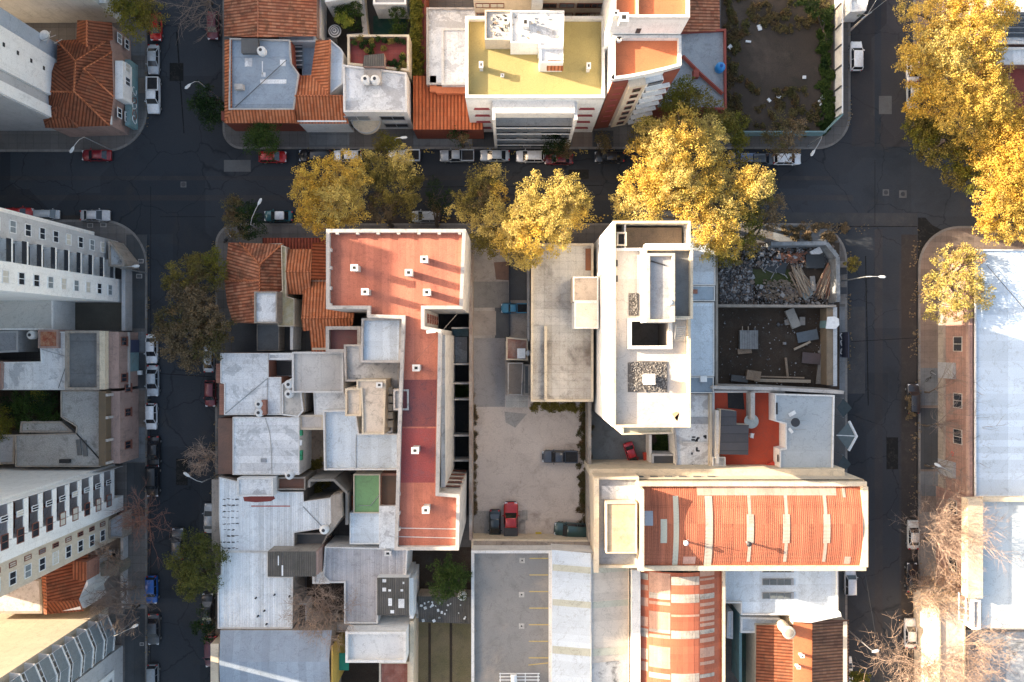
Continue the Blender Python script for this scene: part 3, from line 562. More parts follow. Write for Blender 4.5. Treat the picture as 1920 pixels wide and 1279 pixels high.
vent(1170, 32, 25.5, 'white boxy vent at the edge of the taller orange-roofed block', 1.2, 1.2); vent(1155, 24, 25.5, 'small pale vent near the left edge of the taller orange-roofed block', .7, .7); vent(1161, 73, ZO, 'small white vent under the wall on the bright orange roof', .5, .5, .8); vent(1148, 145, ZO, 'white post at the lower left corner of the bright orange roof', .4, .7, .8)
house('old orange tile roof at the top edge beside the vacant lot', [(1268, -60), (1348, -60), (1350, 58), (1268, 60)], 5.0, [[(1268, -60, 5.5), (1348, -60, 5.0), (1350, 58, 5.0), (1268, 60, 5.5)]], tile_old, w_pink)
b = bldg('grey low roof edged in red with a diagonal red beam, beside the vacant lot', [(1240, 62), (1360, 56), (1361, 207), (1200, 207)], 4.6, w_redbrown, roof_grey, .45, .3, plain('red_coping', (.30, .06, .04), .7))
tag(MB().tube([P(1280, 105, 5)+(4.95,), P(1315, 140, 5)+(4.95,), P(1355, 176, 5)+(4.95,)], .28, 4).build('red_beam', plain('red_coping', (.3, .06, .04)), b))
MB().box(P(1299, 0, 5)[0], P(1309, 0, 5)[0], P(0, 147, 5)[1], P(0, 133, 5)[1], 4.61, 5.6).build('chimney', plain('red_coping', (.3, .06, .04)), b)
# vacant lot walls
tag(MB().box(P(1571.5, 0, 0)[0]-.55, P(1571.5, 0, 0)[0]-.35, P(0, 222)[1], 80, .14, 2.6).build('boundary_wall', w_white, origin=(P(1565, 120)+(.14,))), 'long white panelled wall between the vacant lot and the east street', 'wall')
for i in range(6):
    y = P(0, 20+38*i)[1]; tag(MB().box(P(1571.5, 0)[0]-.72, P(1571.5, 0)[0]-.555, y-.08, y+.08, .14, 2.65).build('wall_post', concrete_dk, origin=(P(1571, 20+38*i)+(.14,))), 'grey post on the lot side of the long white panelled wall', 'post', 'posts along the white lot wall')
x, y = P(1567, 222); x2, y2 = P(1538, 252)
r = thing('boundary_wall', 'turquoise-grey painted corner wall along the south edge of the vacant lot', 'wall', (x2, y2, .14))
MB().prism([(x, y), (x2, y2), (x2-.1, y2-.2), (x+.1, y-.15)], .14, 2.5).build('wall_panel', w_teal, r)
MB().box(P(1378, 0)[0], x2, y2-.3, y2-.1, .14, 2.3).build('wall_panel', w_teal, r)
bldg('white building sliver at the top edge above the parked white car', [(1590, -60), (1640, -60), (1622, 22), (1592, 24)], 3.6, w_white, roof_pale, .3)
# ---------------- north-east block ----------------
b = bldg('white-roofed building behind the golden trees at the right edge, over a brick wall', [(1866, 90), (2060, 90), (2060, 122), (1866, 122)], 7.5, w_brick, roof_white, .3, .3, par_w)
b = bldg('building with dark skylights and white frames at the upper right edge', [(1872, -80), (2060, -80), (2060, 84), (1872, 84)], 7.2, w_pink, roof_pale, .4, .3, par_w)
for i in range(5): MB().box(P(1890, 0, 7.6)[0], P(1935, 0, 7.6)[0], P(0, 28+10*i, 7.6)[1], P(0, 22+10*i, 7.6)[1], 7.21, 7.5).build('skylight', glass_m, b)
b = bldg('small brick building with a window under the golden trees at the right edge', [(1890, 124), (2060, 124), (2060, 235), (1876, 235)], 6.0, w_brick, terr_dark, .4)
# ---------------- west block ----------------
xw = -56.3
r = thing('apartment_tower', 'white and grey apartment tower with rows of windows and dark balconies at the left edge', 'building', (-66, 10, 0))
MB().box(-92, xw-1.4, 5.75, 14.3, 0, 29.9).build('wall', w_white, r)
MB().box(-92, xw-.01, 5.6, 8.85, 0, 30).build('wall_panel', w_white, r)
MB().box(-92, xw-1.0, 11.55, 14.5, 0, 29.95).build('wall_panel', w_grey, r); MB().box(-92, xw-1.9, 14.5, 15.2, 5, 30).build('wall_panel', w_white, r)
MB().box(-92, xw-1.2, 5.7, 14.9, 30.05, 30.6).box(-92, xw-.3, 5.65, 11.5, 30.61, 36).build('roof', roof_pale, r)
zs = [3.9+2.85*i for i in range(9)]
for z in zs:
    f = MB().box(xw-1.4, xw, 8.86, 11.54, z-.75, z-.45).build('balcony', w_white, r); MB().box(xw-.08, xw, 8.9, 11.5, z-.45, z+.35).build('railing', glass_m, f)
    for k in range(9): MB().box(xw-.06, xw-.02, 9.0+.29*k, 9.04+.29*k, z-.1, z+.6).build('railing_bar', metal_d, f) if k % 4 == 0 else None
    MB().box(xw-1.42, xw-1.37, 9.1, 11.3, z-.4, z+1.6).build('balcony_door', glass_m, r)
wins(r, 'E', xw, [7.15], 1.5, zs, 1.2); wins(r, 'E', xw-1.0, [13.1], 1.5, zs, 1.2)
bldg('low grey annex at the foot of the white and grey tower, on the street corner', [(205, 450), (235, 488), (235, 500), (205, 500)], 4.2, w_old, roof_mould, .3)
bldg('plain pale roof with one fold under the white and grey tower', [(-60, 545), (101, 545), (101, 619), (-60, 619)], 5.5, w_white, M('roof_pale_plain', (.60, .59, .55), (.52, .52, .49), grime=.15, lines=[('u', 12, .08, .25)]), .15)
bldg('low grey yard wall beside the pavement south of the white and grey tower', [(228, 500), (235, 500), (235, 620), (228, 620)], 2.2, w_grey, w_grey, 0, cat='wall', name='boundary_wall')
bldg('white L-shaped roof with a black cable and a tiled square patch, left edge', [(75, 622), (125, 622), (125, 731), (-40, 731), (-40, 680), (78, 678)], 6.2, w_white, roof_white, .2, .15)
b = bldg('small square roof of red and ochre tiles in the white roofs, left side', [(72, 618), (110, 618), (110, 653), (72, 653)], 6.7, w_pink, M('tile_patch', (.34, .09, .05), (.5, .3, .18), big=1.6, grime=.3, fine=.5), .1, cat='building')
bldg('small grey flat roof at the left edge under the pale folded roof', [(-60, 622), (36, 620), (36, 660), (-60, 664)], 4.8, w_grey, roof_grey, .25); bldg('red painted strip roof at the left edge', [(-60, 676), (6, 678), (4, 731), (-60, 731)], 6.5, w_pink, terracotta, .1)
b = bldg('grey flat roof behind an old ochre cornice on the west street', [(126, 620), (190, 620), (190, 731), (126, 731)], 6.4, w_old, M('roof_wet_grey', (.20, .205, .21), (.14, .145, .15), grime=.5, lines=[('v', 4.5, .06, .4)], seed=4), .55, .35, w_old)
xb = P(190, 0, 6.4)[0]; y0, y1 = P(0, 730, 6.4)[1], P(0, 621, 6.4)[1]
MB().box(xb+.01, xb+.75, y0, y1, 5.9, 6.9).build('cornice', par_c, b); MB().box(xb-.02, xb+2.1, y0+.1, y1-.1, 0, 5.8).build('front_wall', w_pink, b); MB().box(xb+2.1, xb+2.35, y0+.1, y1-.1, 3.0, 3.3).build('string_course', par_m, b)
wins(b, 'E', xb+2.1, [y0+1.5, y1-1.4], 1.2, [3.6], 1.6, frame_b, sill=True)
MB().box(xb+2.11, xb+2.25, y0+2.3, y0+5.0, .2, 2.8).build('door', w_teal, b); MB().box(xb+2.11, xb+2.3, y1-3, y1-1.2, .2, 2.8).build('door', plain('door_blue', (.06, .07, .13), .5), b)
b = bldg('large speckled grey roof with a valley seam behind a brown cornice on the west street', [(115, 732), (190, 732), (190, 875), (30, 875), (30, 815), (143, 812), (144, 800), (115, 782)], 6.4, w_old, M('roof_speckle', (.38, .37, .35), (.31, .30, .29), big=.3, grime=.7, fine=.5), .2, .15)
b2 = bldg('narrow speckled grey lean-to roof below the walled garden', [(40, 790), (115, 790), (140, 811), (38, 811)], 6.0, w_old, M('roof_speckle', (.38, .37, .35)), .15)
bldg('dark grey strip roof at the left edge below the garden', [(-60, 815), (30, 815), (28, 870), (-60, 870)], 5.4, w_old, roof_grey, .2)
y0, y1 = P(0, 872, 6.4)[1], P(0, 733, 6.4)[1]
MB().box(xb+.01, xb+1.0, y0, y1, 5.7, 7.1).build('cornice', M('cornice_brown', (.17, .12, .075), (.12, .09, .06), grime=.5, streak=.4), b); MB().box(xb, xb+2.2, y0+.1, y1-.1, 0, 5.65).build('front_wall', w_pink, b)
wins(b, 'E', xb+2.2, [y0+2.4, y0+7.0, y0+10.4], 1.1, [2.6], 1.7, frame_b, glass_m, True)
for i in range(4): MB().box(xb+1.0, xb+1.3, y0+.2+3.1*i, y0+.55+3.1*i, 5.0, 7.2).build('cornice_block', par_m, b)
for a, c in ((148, 839), (159, 841)):
    x, y = P(a, c, 6.5); tag(MB().rbox(x, y, 6.48, .6, 2.2, .12, .1).build('roof_panel', concrete_dk, origin=(x, y, 6.4)), 'weathered leaf-shaped board lying on the speckled grey roof', 'board', 'boards lying on the speckled roof')
x, y = P(124, 864, 6.4); MB().box(x-.7, x+.7, y-.25, y+.25, 6.41, 6.9).build('roof_hatch', dark_in, b)
MB().tube([P(115, 782, 6.5)+(6.55,), P(143, 812, 6.5)+(6.55,), P(186, 860, 6.5)+(6.5,)], .09, 4).build('valley_seam', dark_in, b)
# white balcony tower
xf = P(232, 0)[0]; yN, yS = P(0, 869)[1], P(0, 1010)[1]
t = thing('apartment_tower', 'white apartment tower with brown-shuttered balconies, lower left edge', 'building', (-68, yN-5, 0))
MB().box(-92, xf-1.5, yS+.1, yN-.1, 0, 29.8).build('wall', w_redbrown, t); MB().box(-92, xf-1.2, yN-.35, yN, 0, 30).build('wall_panel', w_white, t); MB().box(-92, xf-.02, yN-.36, yN-.3, 0, 30).build('wall_panel', w_white, t)
MB().box(xf-1.9, xf, yS+4.2, yN-4.6, 0, 30).build('wall_panel', w_white, t); MB().box(xf-2.1, xf-.9, yS, yS+4.2, 0, 30).build('wall_panel', w_cream, t)
MB().box(-92, xf-1, yS, yN, 30, 30.8).build('roof', roof_pale, t)
zs = [3.6+2.85*i for i in range(9)]
for z in zs:
    s = MB().box(xf-1.5, xf, yN-4.6, yN-.4, z-.9, z-.68).build('balcony', w_white, t)
    MB().box(xf-.12, xf, yN-4.5, yN-.45, z-.68, z+.05).build('railing', w_white, s); MB().box(xf-1.45, xf-1.38, yN-4.0, yN-1.0, z-.6, z+1.4).build('shutter', plain('shutter_brown', (.13, .045, .03), .6), s)
    MB().box(xf-1.5, xf-.1, yN-2.4, yN-2.3, z-.65, z+1.4).build('awning', plain('shutter_brown', (.13, .045, .03), .6), s)
wins(t, 'E', xf, [yS+6.4], 1.7, zs, 1.3, frame_b); wins(t, 'E', xf, [yS+9.0], .7, zs, 1.4, frame_w); wins(t, 'E', xf-.9, [yS+1.5], 1.6, zs, 1.3, frame_w); wins(t, 'E', xf-.9, [yS+3.1], .6, zs, 1.3, frame_b)
# between the towers
house('brown tile roof with a chimney block between the two lower towers', [(75, 1052), (165, 1052), (168, 1098), (150, 1124), (156, 1146), (84, 1152)], 7.0,
  [[(75, 1040, 7.0), (86, 1040, 7.6), (88, 1152, 7.6), (82, 1152, 7.0)], [(86, 1040, 7.6), (165, 1040, 7.0), (162, 1090, 7.0), (148, 1124, 7.2), (88, 1128, 7.9)], [(88, 1128, 7.9), (148, 1124, 7.2), (157, 1146, 6.8), (88, 1152, 7.0)]], tile_br, w_white, [[(88, 1128, 7.9), (148, 1124, 7.2)]])
onroof('chimney_block', 'square brown tiled block on the tile roof between the two lower towers', 'chimney', [(135, 1052), (162, 1054), (162, 1089), (137, 1087)], 5, 3.4, w_brick, tile_br)
rr = thing('house_wing', 'pale rounded concrete wing reaching towards the west street', 'building', P(195, 1070)+(0,)); pl = W3([(160, 1057), (218, 1057), (223, 1062), (223, 1074), (218, 1080), (160, 1080)], 3.6)
MB().prism(pl, 0, 3.6).build('wall', M('concrete_tan', (.27, .24, .19), (.22, .2, .16), grime=.4), rr)
bldg('white cracked roof at the left edge between the two lower towers', [(-60, 1085), (78, 1085), (80, 1150), (-60, 1150)], 6.5, w_old, M('roof_white_cracked', (.58, .57, .56), (.44, .42, .40), big=.8, grime=.6), .15)
bldg('small white gabled porch roof east of the brown tile roof', [(162, 1085), (178, 1083), (178, 1098), (164, 1104), (160, 1140), (150, 1130), (150, 1112)], 4.5, w_white, roof_pale, .2, .12)
bldg('low terrace wall strip in front of the lower white tower', [(206, 975), (233, 960), (233, 1008), (206, 1008)], 2.4, w_old, roof_grey, .3, .15)
bldg('low garden wall along the west street pavement below the white tower', [(226, 1008), (231, 1008), (231, 1140), (226, 1140)], 1.6, w_grey, par_m, 0, cat='wall', name='boundary_wall')
yN, yS = P(0, 1137)[1], P(0, 1480)[1]; xf = P(235, 0)[0]
t = thing('apartment_tower', 'cream apartment tower with zigzag glazed bays, lower left corner', 'building', (-68, yN-5, 0))
MB().box(-92, xf-2.4, yS, yN, 0, 27.5).build('wall', M('wall_sunny_cream', (.62, .52, .40), (.55, .46, .35), grime=.15, streak=.15), t); MB().box(-92, xf-2, yS, yN-.02, 27.5, 28.4).build('roof', roof_cream, t)
MB().box(xf-2.41, xf-.3, yS, yN-5.6, 0, 27.4).build('wall_panel', w_grey, t); MB().box(xf-.3, xf-.1, yS, yN-8.0, 3, 27.3).build('wall_panel', w_white, t)
for i in range(9):
    z = 2.9+2.85*i
    s = MB().prism([(xf-2.4, yN-.15), (xf-1.2, yN-.3), (xf-.1, yN-2.9), (xf-.3, yN-5.4), (xf-2.4, yN-5.4)], z-.3, z-.05, bottom=True).build('bay_floor', w_white, t)
    g = MB()
    for a, c in (((xf-1.25, yN-.45), (xf-.25, yN-2.9)), ((xf-.25, yN-2.9), (xf-.45, yN-5.3))):
        d = Vector((c[0]-a[0], c[1]-a[1])); n_ = Vector((-d.y, d.x)).normalized()*.06
        g.prism([(a[0], a[1]), (c[0], c[1]), (c[0]+n_.x, c[1]+n_.y), (a[0]+n_.x, a[1]+n_.y)], z-.05, z+1.75, bottom=True)
        k = MB()
        for tt in (0, .33, .66, 1): k.tube([(a[0]+d.x*tt, a[1]+d.y*tt, z-.05), (a[0]+d.x*tt, a[1]+d.y*tt, z+2.4)], .06, 4)
        k.tube([(a[0], a[1], z+.9), (c[0], c[1], z+.9)], .06, 4).tube([(a[0], a[1], z+1.8), (c[0], c[1], z+1.8)], .05, 4); k.build('bay_frame', frame_w, t)
    g.build('bay_window', glass_mid, t)
wins(t, 'E', xf-.1, [yN-9.6], 1.4, [3.6+2.85*i for i in range(9)], 1.2)
# unseen blocks added past the left edge, sized to throw the long shade
SHADE_BLOCKS = [('tall shade-casting block added out of frame to the upper left, along the north street', -125, -92.5, 27.9, 46, 36), ('tall shade-casting block added out of frame to the left, between the two left towers', -105, -77, -12, 4, 40),
       ('shade-casting block added out of frame to the left, beside the white balcony tower', -110, -92.6, -22, -14.5, 38), ('shade-casting block added out of frame at the lower left, beside the cream tower', -120, -92.6, -80, -43, 36),
       ('slim shade-casting tower added out of frame to the left of the white and grey tower, northern half', -110, -95, 25.1, 33.5, 43.4), ('slim shade-casting tower added out of frame to the left of the white and grey tower, southern half', -110, -95.05, 5, 25, 46.5)]
for lab, x0, x1, y0, y1, z in SHADE_BLOCKS: slab_tower(lab, x0, x1, y0, y1, z, w_cream, roof_pale, 'apartment_building')
# ---------------- centre block, west part ----------------
C = 'building'
e = 5.6
D1 = house('old mossy hipped tile house on the corner with a flat white block on top', [(428, 455), (532, 453), (532, 606), (437, 606), (426, 570), (421, 527)], e,
  [[(450, 455, e), (529, 458, e), (487, 496, 7.5)], [(428, 455, e), (450, 455, e), (487, 496, 7.5), (487, 526, 7.5), (421, 527, e)], [(529, 458, e), (532, 606, e), (487, 606, 7.5), (487, 496, 7.5)], [(421, 527, e), (487, 526, 7.5), (487, 606, 7.5), (437, 606, e), (426, 570, e)]],
  tile_old, w_cream, [[(450, 455, e), (487, 496, 7.5), (487, 606, 7.5)], [(529, 458, e), (487, 496, 7.5)], [(421, 527, e), (487, 526, 7.5)]], rm=tile_or)
onroof('roof_room', 'flat white room block rising from the mossy hipped tile house', 'building', R(478, 547, 521, 606), 4, 4.6, w_old, roof_pale, .35, .2)
b = bldg('narrow ochre-edged cream wall building beside the mossy hipped house', [(528, 460), (538, 463), (538, 556), (553, 560), (553, 612), (522, 612), (522, 550), (530, 545)], 6.4, w_cream, M('roof_ochre', (.60, .52, .36), (.5, .38, .18), big=.9, grime=.4), .3, .12, par_c)
bldg('dark red low tile strip along the north pavement between the tile houses', [(492, 446), (616, 446), (616, 470), (492, 466)], 4.8, w_brick, TILE('tile_red', (.24, .05, .03), (.2, .045, .03), (.3, .08, .04), mo=.3), 0)
house('orange tile gable between the ochre wall and the big red roof', [(537, 466), (585, 468), (582, 550), (538, 552)], 5.8, [[(538, 467, 5.8), (585, 467, 5.8), (583, 509, 7.2), (536, 509, 7.2)], [(536, 509, 7.2), (583, 509, 7.2), (583, 552, 5.8), (538, 552, 5.8)]], tile_or, w_cream, [[(536, 509, 7.2), (583, 509, 7.2)]])
house('darker orange tile slope touching the left side of the big red roof', [(585, 455), (640, 455), (640, 524), (583, 524)], 6.2, [[(586, 455, 7.2), (640, 455, 6.0), (640, 524, 6.0), (583, 524, 7.2)]], TILE('tile_rust', (.36, .085, .03), (.30, .07, .028), (.42, .12, .05), mo=.25), w_cream)
house('long ribbed orange tile wing running south beside the big red roof', [(568, 523), (650, 523), (650, 606), (624, 612), (624, 660), (582, 660), (580, 622), (565, 622)], 6.0,
  [[(570, 523, 5.9), (668, 523, 5.9), (664, 596, 7.2), (565, 596, 7.2)], [(565, 596, 7.2), (664, 596, 7.2), (660, 612, 6.8), (568, 621, 6.7)], [(580, 618, 6.75), (628, 616, 6.8), (628, 660, 5.8), (584, 660, 5.8)]], tile_or, w_cream, [[(565, 596, 7.2), (650, 596, 7.2)]])
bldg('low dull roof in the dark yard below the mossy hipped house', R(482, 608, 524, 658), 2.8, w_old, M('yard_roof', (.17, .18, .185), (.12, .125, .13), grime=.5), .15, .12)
bldg('thin white wall top in the dark yard beside the ribbed orange tiles', [(544, 612), (550, 612), (549, 656), (544, 656)], 4.5, w_white, par_w, 0, cat='wall', name='boundary_wall')
# big red L-shaped apartment block
ZR = 18.0
L = [(614, 431), (874, 431), (868, 580), (797, 580), (797, 612), (829, 618), (824, 922), (863, 925), (861, 1029), (741, 1029), (745, 890), (748, 775), (755, 598), (690, 596), (690, 580), (614, 580)]
b = bldg('big T-shaped apartment block with a salmon red flat roof and pale parapet', L, ZR, par_m, terracotta, .75, .42, par_m, name='apartment_building')
def Yr(p, z=ZR): return P(0, p, z)[1]
def Xr(p, z=ZR): return P(p, 0, z)[0]
sheetm = M('roof_worn_shade_purple', (.22, .065, .06), (.16, .06, .065), big=.3, grime=.8, gcol=(.05, .045, .06), fine=.4)  # worn stem patches, purple and red; their dark tone also stands in for shade
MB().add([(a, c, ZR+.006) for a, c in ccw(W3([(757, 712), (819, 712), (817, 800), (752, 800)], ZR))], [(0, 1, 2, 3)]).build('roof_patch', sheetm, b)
MB().add([(a, c, ZR+.006) for a, c in ccw(W3([(752, 803), (817, 803), (815, 905), (749, 905)], ZR))], [(0, 1, 2, 3)]).build('roof_patch', M('roof_worn_shade_red', (.33, .075, .07), (.24, .06, .06), big=.3, grime=.5, gcol=(.16, .10, .11), fine=.4), b)
for px in range(634, 868, 38): x, y = P(px, 437, ZR); MB().box(x-.16, x+.22, y-.25, y, ZR+.01, ZR+.72).build('parapet_pier', par_m, b)
for py in (470, 503, 541, 572): x, y = P(619.5, py, ZR); MB().box(x, x+.28, y-.2, y+.2, ZR+.01, ZR+.72).build('parapet_pier', par_m, b)
for py in (925, 960, 990): x, y = P(747, py, ZR); MB().box(x, x+.3, y-.2, y+.2, ZR+.01, ZR+.72).build('parapet_pier', par_m, b)
xs = Xr(826.5)+.0; zz = [2.2+3.0*i for i in range(5)]
wins(b, 'E', xs+.02, [Yr(p) for p in (645, 662, 700, 735, 752, 790, 830, 870, 895)], 1.5, zz, 1.3, plain('frame_red', (.34, .10, .06), .6), glass_mid)
MB().box(xs, xs+.5, Yr(915), Yr(628), 0, 17.6).build('court_wall', par_m, b)
wins(b, 'N', Yr(922), [Xr(845)], 2.0, zz, .7, frame_b, glass_m); wins(b, 'E', Xr(797)+.03, [Yr(596)], 1.2, zz, 1.4, plain('frame_red', (.34, .10, .06), .6), glass_mid)
wins(b, 'E', Xr(869.5)+.05, [Yr(p) for p in (462,)], .7, zz[1:4], .5)
labs = [(664, 502, 'broad pale chimney on the shaded left part of the salmon roof'), (795, 486, 'pale chimney near the top right of the salmon roof'), (766, 511, 'pale chimney in the middle row of the salmon roof'), (684, 547, 'pale chimney at the shade line on the salmon roof'), (800, 548, 'pale chimney right of centre on the salmon roof'),
        (780, 690, 'pale chimney on the narrow stem of the salmon roof, upper'), (778, 845, 'pale chimney on the worn dark red stem of the roof'), (798, 957, 'pale chimney on the lower wing of the salmon roof')]
for a, c, l in labs: vent(a, c, ZR, l, .95, .9, 2.2, par_m)
MB().tube([P(744, 990, ZR)+(ZR+.06,), P(860, 992, ZR)+(ZR+.06,)], .05, 4).tube([P(744, 1006, ZR)+(ZR+.06,), P(860, 1009, ZR)+(ZR+.06,)], .05, 4).build('roof_pipe', par_w, b)
x, y = P(809, 622, ZR+1); r = thing('antenna_dish', 'white roof aerial beside the court notch of the salmon roof', 'antenna', (x, y, ZR)); MB().tube([(x, y, ZR), (x, y, ZR+1.6)], .05).build('mast', metal_g, r); MB().rbox(x, y, ZR+1.6, 1.1, .35, .12, .1).build('panel', white_p, r)
tag(MB().tube([P(858, 588, 19)+(19,), P(760, 698, 18.2)+(18.2,)], .014, 3).build('cable', metal_d), 'thin cable crossing the narrow stem of the salmon roof', 'cable')
# rooftop rooms west of the stem
bldg('small dark red terrace with grey parapet left of the salmon roof', R(613, 612, 678, 661), 9.5, w_old, M('terrace_wine', (.17, .075, .07), (.13, .06, .06), grime=.6), .7, .45, par_m)
bldg('pale blue flat roof box against the left side of the salmon roof stem', [(679, 597), (754, 597), (752, 680), (677, 680)], 16.2, w_white, roof_sky, .4, .28, par_m)
bldg('blackened flat roof below the pale blue roof box', [(646, 646), (678, 646), (678, 676), (750, 678), (748, 770), (737, 772), (737, 810), (724, 812), (720, 715), (648, 715)], 12.5, w_old, roof_mould, .5, .25, par_m)
b = bldg('cream stair and lift block in the middle of the left roofs', [(669, 712), (724, 712), (721, 814), (679, 814), (679, 780), (677, 730), (669, 730)], 16.8, w_cream, M('roof_cream_spot', (.62, .52, .42), (.55, .45, .36), grime=.55, seed=4), .2, .2, par_c)
bldg('lower cream roof attached left of the cream stair block', R(648, 728, 678, 780), 15.2, w_cream, roof_cream, .35, .25, par_c)
for i, p in enumerate((733, 749, 764, 779, 795)): x, y = P(728, p, 14.6); MB().box(x-.55, x+.55, y-.42, y+.42, 13.2, 14.6).build('ledge_block', w_cream, b)
vent(711, 722, 16.8, 'cream vent box on top of the cream stair block', .8, .7, .7)
bldg('small mouldy roof nook with a white parapet jutting over the salmon roof stem', R(738, 730, 767, 769), 17.9, w_old, roof_mould, .25, .22, par_m)
# white roofs row 1
b = bldg('large white flat roof with a brick front edge beside the west street', [(414, 662), (504, 662), (504, 707), (528, 707), (528, 778), (421, 778), (421, 720), (414, 718)], 6.2, w_brick, roof_white_h, .2, .15, par_w)
x0, x1 = P(405, 0, 6)[0], P(414, 0, 6)[0]; MB().box(x0, x1, P(0, 718, 6)[1], P(0, 682, 6)[1], 0, 6.0).build('brick_front', w_brick, b); MB().box(x0+.5, P(421, 0, 6)[0]-.01, P(0, 778, 6)[1], P(0, 719, 6)[1], 0, 6.1).build('brick_front', w_brick, b)
MB().tube([P(422, 776, 6.3)+(6.24,), P(503, 708, 6.3)+(6.24,)], .06, 4).build('roof_seam', metal_g, b)
bldg('beige and white roof with raised white edge right of the small dark courtyard', R(549, 660, 645, 736), 7.6, w_white, M('roof_beige_white', (.60, .58, .55), (.50, .47, .45), grime=.15, big=.2, lines=[('u', 2.6, .05, .2)]), .35, .22, par_w)
bldg('black and white courtyard shed between the white and the beige roofs', [(505, 674), (549, 676), (549, 706), (505, 706)], 2.6, w_white, concrete_dk, .2, .12, par_w)
bldg('thin white roof strip above the small dark courtyard', R(503, 662, 549, 675), 6.0, w_white, roof_pale, .15)
bldg('small pale roof with a sunlit corner beside the mouldy light well', [(588, 736), (646, 736), (650, 768), (608, 778), (590, 778)], 6.2, w_white, roof_pale, .15, .12)
bldg('white walled stair landing carrying water tanks between the roofs', [(529, 720), (549, 708), (566, 736), (570, 770), (560, 782), (529, 778)], 6.8, w_cream, M('roof_tank_pad', (.58, .54, .49), (.5, .45, .4), grime=.5), .3, .2, par_w)
bldg('mouldy light well wall between the tank landing and the pale roof', [(569, 737), (573, 737), (573, 772), (569, 772)], 6.0, w_old, par_m, 0, cat='wall', name='light_well_wall')
bldg('pale beige roof strip over the cracked beige court', R(562, 778, 607, 806), 6.4, w_cream, M('roof_beige_pale', (.56, .51, .47), (.48, .44, .4), grime=.25), .15)
b = bldg('white ribbed roof with a grey skylight square beside the west street', R(437, 782, 562, 890), 6.6, w_white, roof_white_h, .2, .12, par_w)
x0, x1 = P(411, 0, 5)[0], P(437, 0, 6.6)[0]; MB().box(x0, x1-.01, P(0, 888, 5)[1], P(0, 784, 5)[1], 0, 5.4).build('brick_front', M('front_brown', (.22, .13, .10), (.17, .11, .09), grime=.5), b)
MB().box(P(489, 0, 6.8)[0], P(499, 0, 6.8)[0], P(0, 867, 6.8)[1], P(0, 860, 6.8)[1], 6.61, 6.85).build('skylight', roof_grey, b)
for a in (812, 830, 850, 858): MB().box(P(561, 0, 6.6)[0]+.05, P(566, 0, 6.6)[0], P(0, a+5, 6.6)[1], P(0, a-5, 6.6)[1], 5.9, 6.7).build('green_panel', plain('green_paint', (.03, .28, .14), .5) if a != 830 else white_p, b)
b = bldg('pale blue-white roof in the middle with a shaded left edge and broken border tiles', [(608, 769), (669, 768), (675, 812), (748, 812), (748, 880), (610, 880)], 9.0, w_white, roof_sky, .75, .2, par_w)
# tanks
def tank(px, py, z, label, r=.62, h=1.25, m=None, group=None, lid=metal_d):
    x, y = P(px, py, z+h); m = m or white_p
    t = thing('water_tank', label, 'water tank', (x, y, z), group)
    MB().lathe(x, y, [(r*.94, z), (r, z+.15), (r, z+h*.62), (r*.86, z+h*.8), (r*.5, z+h*.95), (r*.36, z+h*.97)], 22).build('body', m, t, True); MB().lathe(x, y, [(r*.36, z+h*.97), (r*.36, z+h), (r*.3, z+h+.02)], 16).build('lid', lid, t); return t
for a, c, z, l, g in [(488, 93, 6.6, 'white water tank beside the stair hatch of the blue-grey roof', 0), (684, 147, 8.9, 'left of the two white water tanks on the white roof, top centre-left', 0), (702, 147, 8.9, 'right of the two white water tanks on the white roof, top centre-left', 0),
    (540, 721, 6.9, 'grey-white water tank nearest the small dark courtyard', 0), (540, 739, 6.9, 'white water tank below another on the stair landing', 0), (484, 758, 6.3, 'upper tank of the pair on the white flat roof by the west street', 0), (484, 774, 6.3, 'lower tank of the pair on the white flat roof by the west street', 0),
    (541, 892, 6.2, 'pale tank on the wall north of the curved concrete wall', 0), (606, 995, 8.4, 'white tank on the point of the cracked chimney wall, lower left roofs', 0), (1186, 1012, 12.2, 'white water tank between the cream block and the vaulted red roof', 0), (55, 628, 5.0, 'grey-white water tank in the dark gap left of the tiled patch', 0), (866, 1120, 3.7, 'white water tank beside the patched corrugated shed', 0)]:
    tank(a, c, z, l, .62, 1.15)
tank(1353, 123, 5, 'bright blue water tank on the red-edged grey roof beside the vacant lot', .68, 1.4, plain('tank_blue', (.02, .22, .55), .4), lid=plain('tank_blue_lid', (.01, .08, .3), .4))
MB().box(P(491, 0, 7)[0], P(499, 0, 7)[0], P(0, 778, 7)[1], P(0, 750, 7)[1], 6.25, 7.2).build('brick_stub', w_brick, b)
# white roofs row 2
b = bldg('broad white corrugated roof with black fixings and a rust-red patch, beside the west street', [(411, 894), (527, 922), (569, 922), (570, 940), (640, 930), (622, 988), (552, 999), (552, 1034), (415, 1034), (411, 975)], 6.2, w_old, corr_white, .12, .12, par_w)
for q, m in (([(456, 932), (512, 927), (516, 935), (508, 940), (480, 942), (458, 940)], terr_dark), (R(471, 948, 544, 950), red_floor)): MB().add([(a, c, 6.21) for a, c in ccw(W3(q, 6.2))], [tuple(range(len(q)))]).build('roof_patch', m, b)
MB().box(P(400, 0, 5)[0], P(411, 0, 6.2)[0]-.01, P(0, 1030, 5)[1], P(0, 898, 5)[1], 0, 5.6).build('old_cornice', w_old, b)
MB().tube([P(568, 950, 6.3)+(6.28,), P(604, 988, 6.3)+(6.28,)], .06, 4).build('roof_seam', metal_g, b)
bldg('raised pale box roof with white edging on the broad white corrugated roof', R(446, 896, 513, 930), 8.0, w_white, roof_pale, .25, .2, par_w)
bldg('small brown floor terrace by the curved concrete wall', R(521, 894, 574, 918), 6.0, w_old, M('terrace_brown', (.20, .10, .07), (.15, .08, .06), grime=.6), .4, .2, w_old)
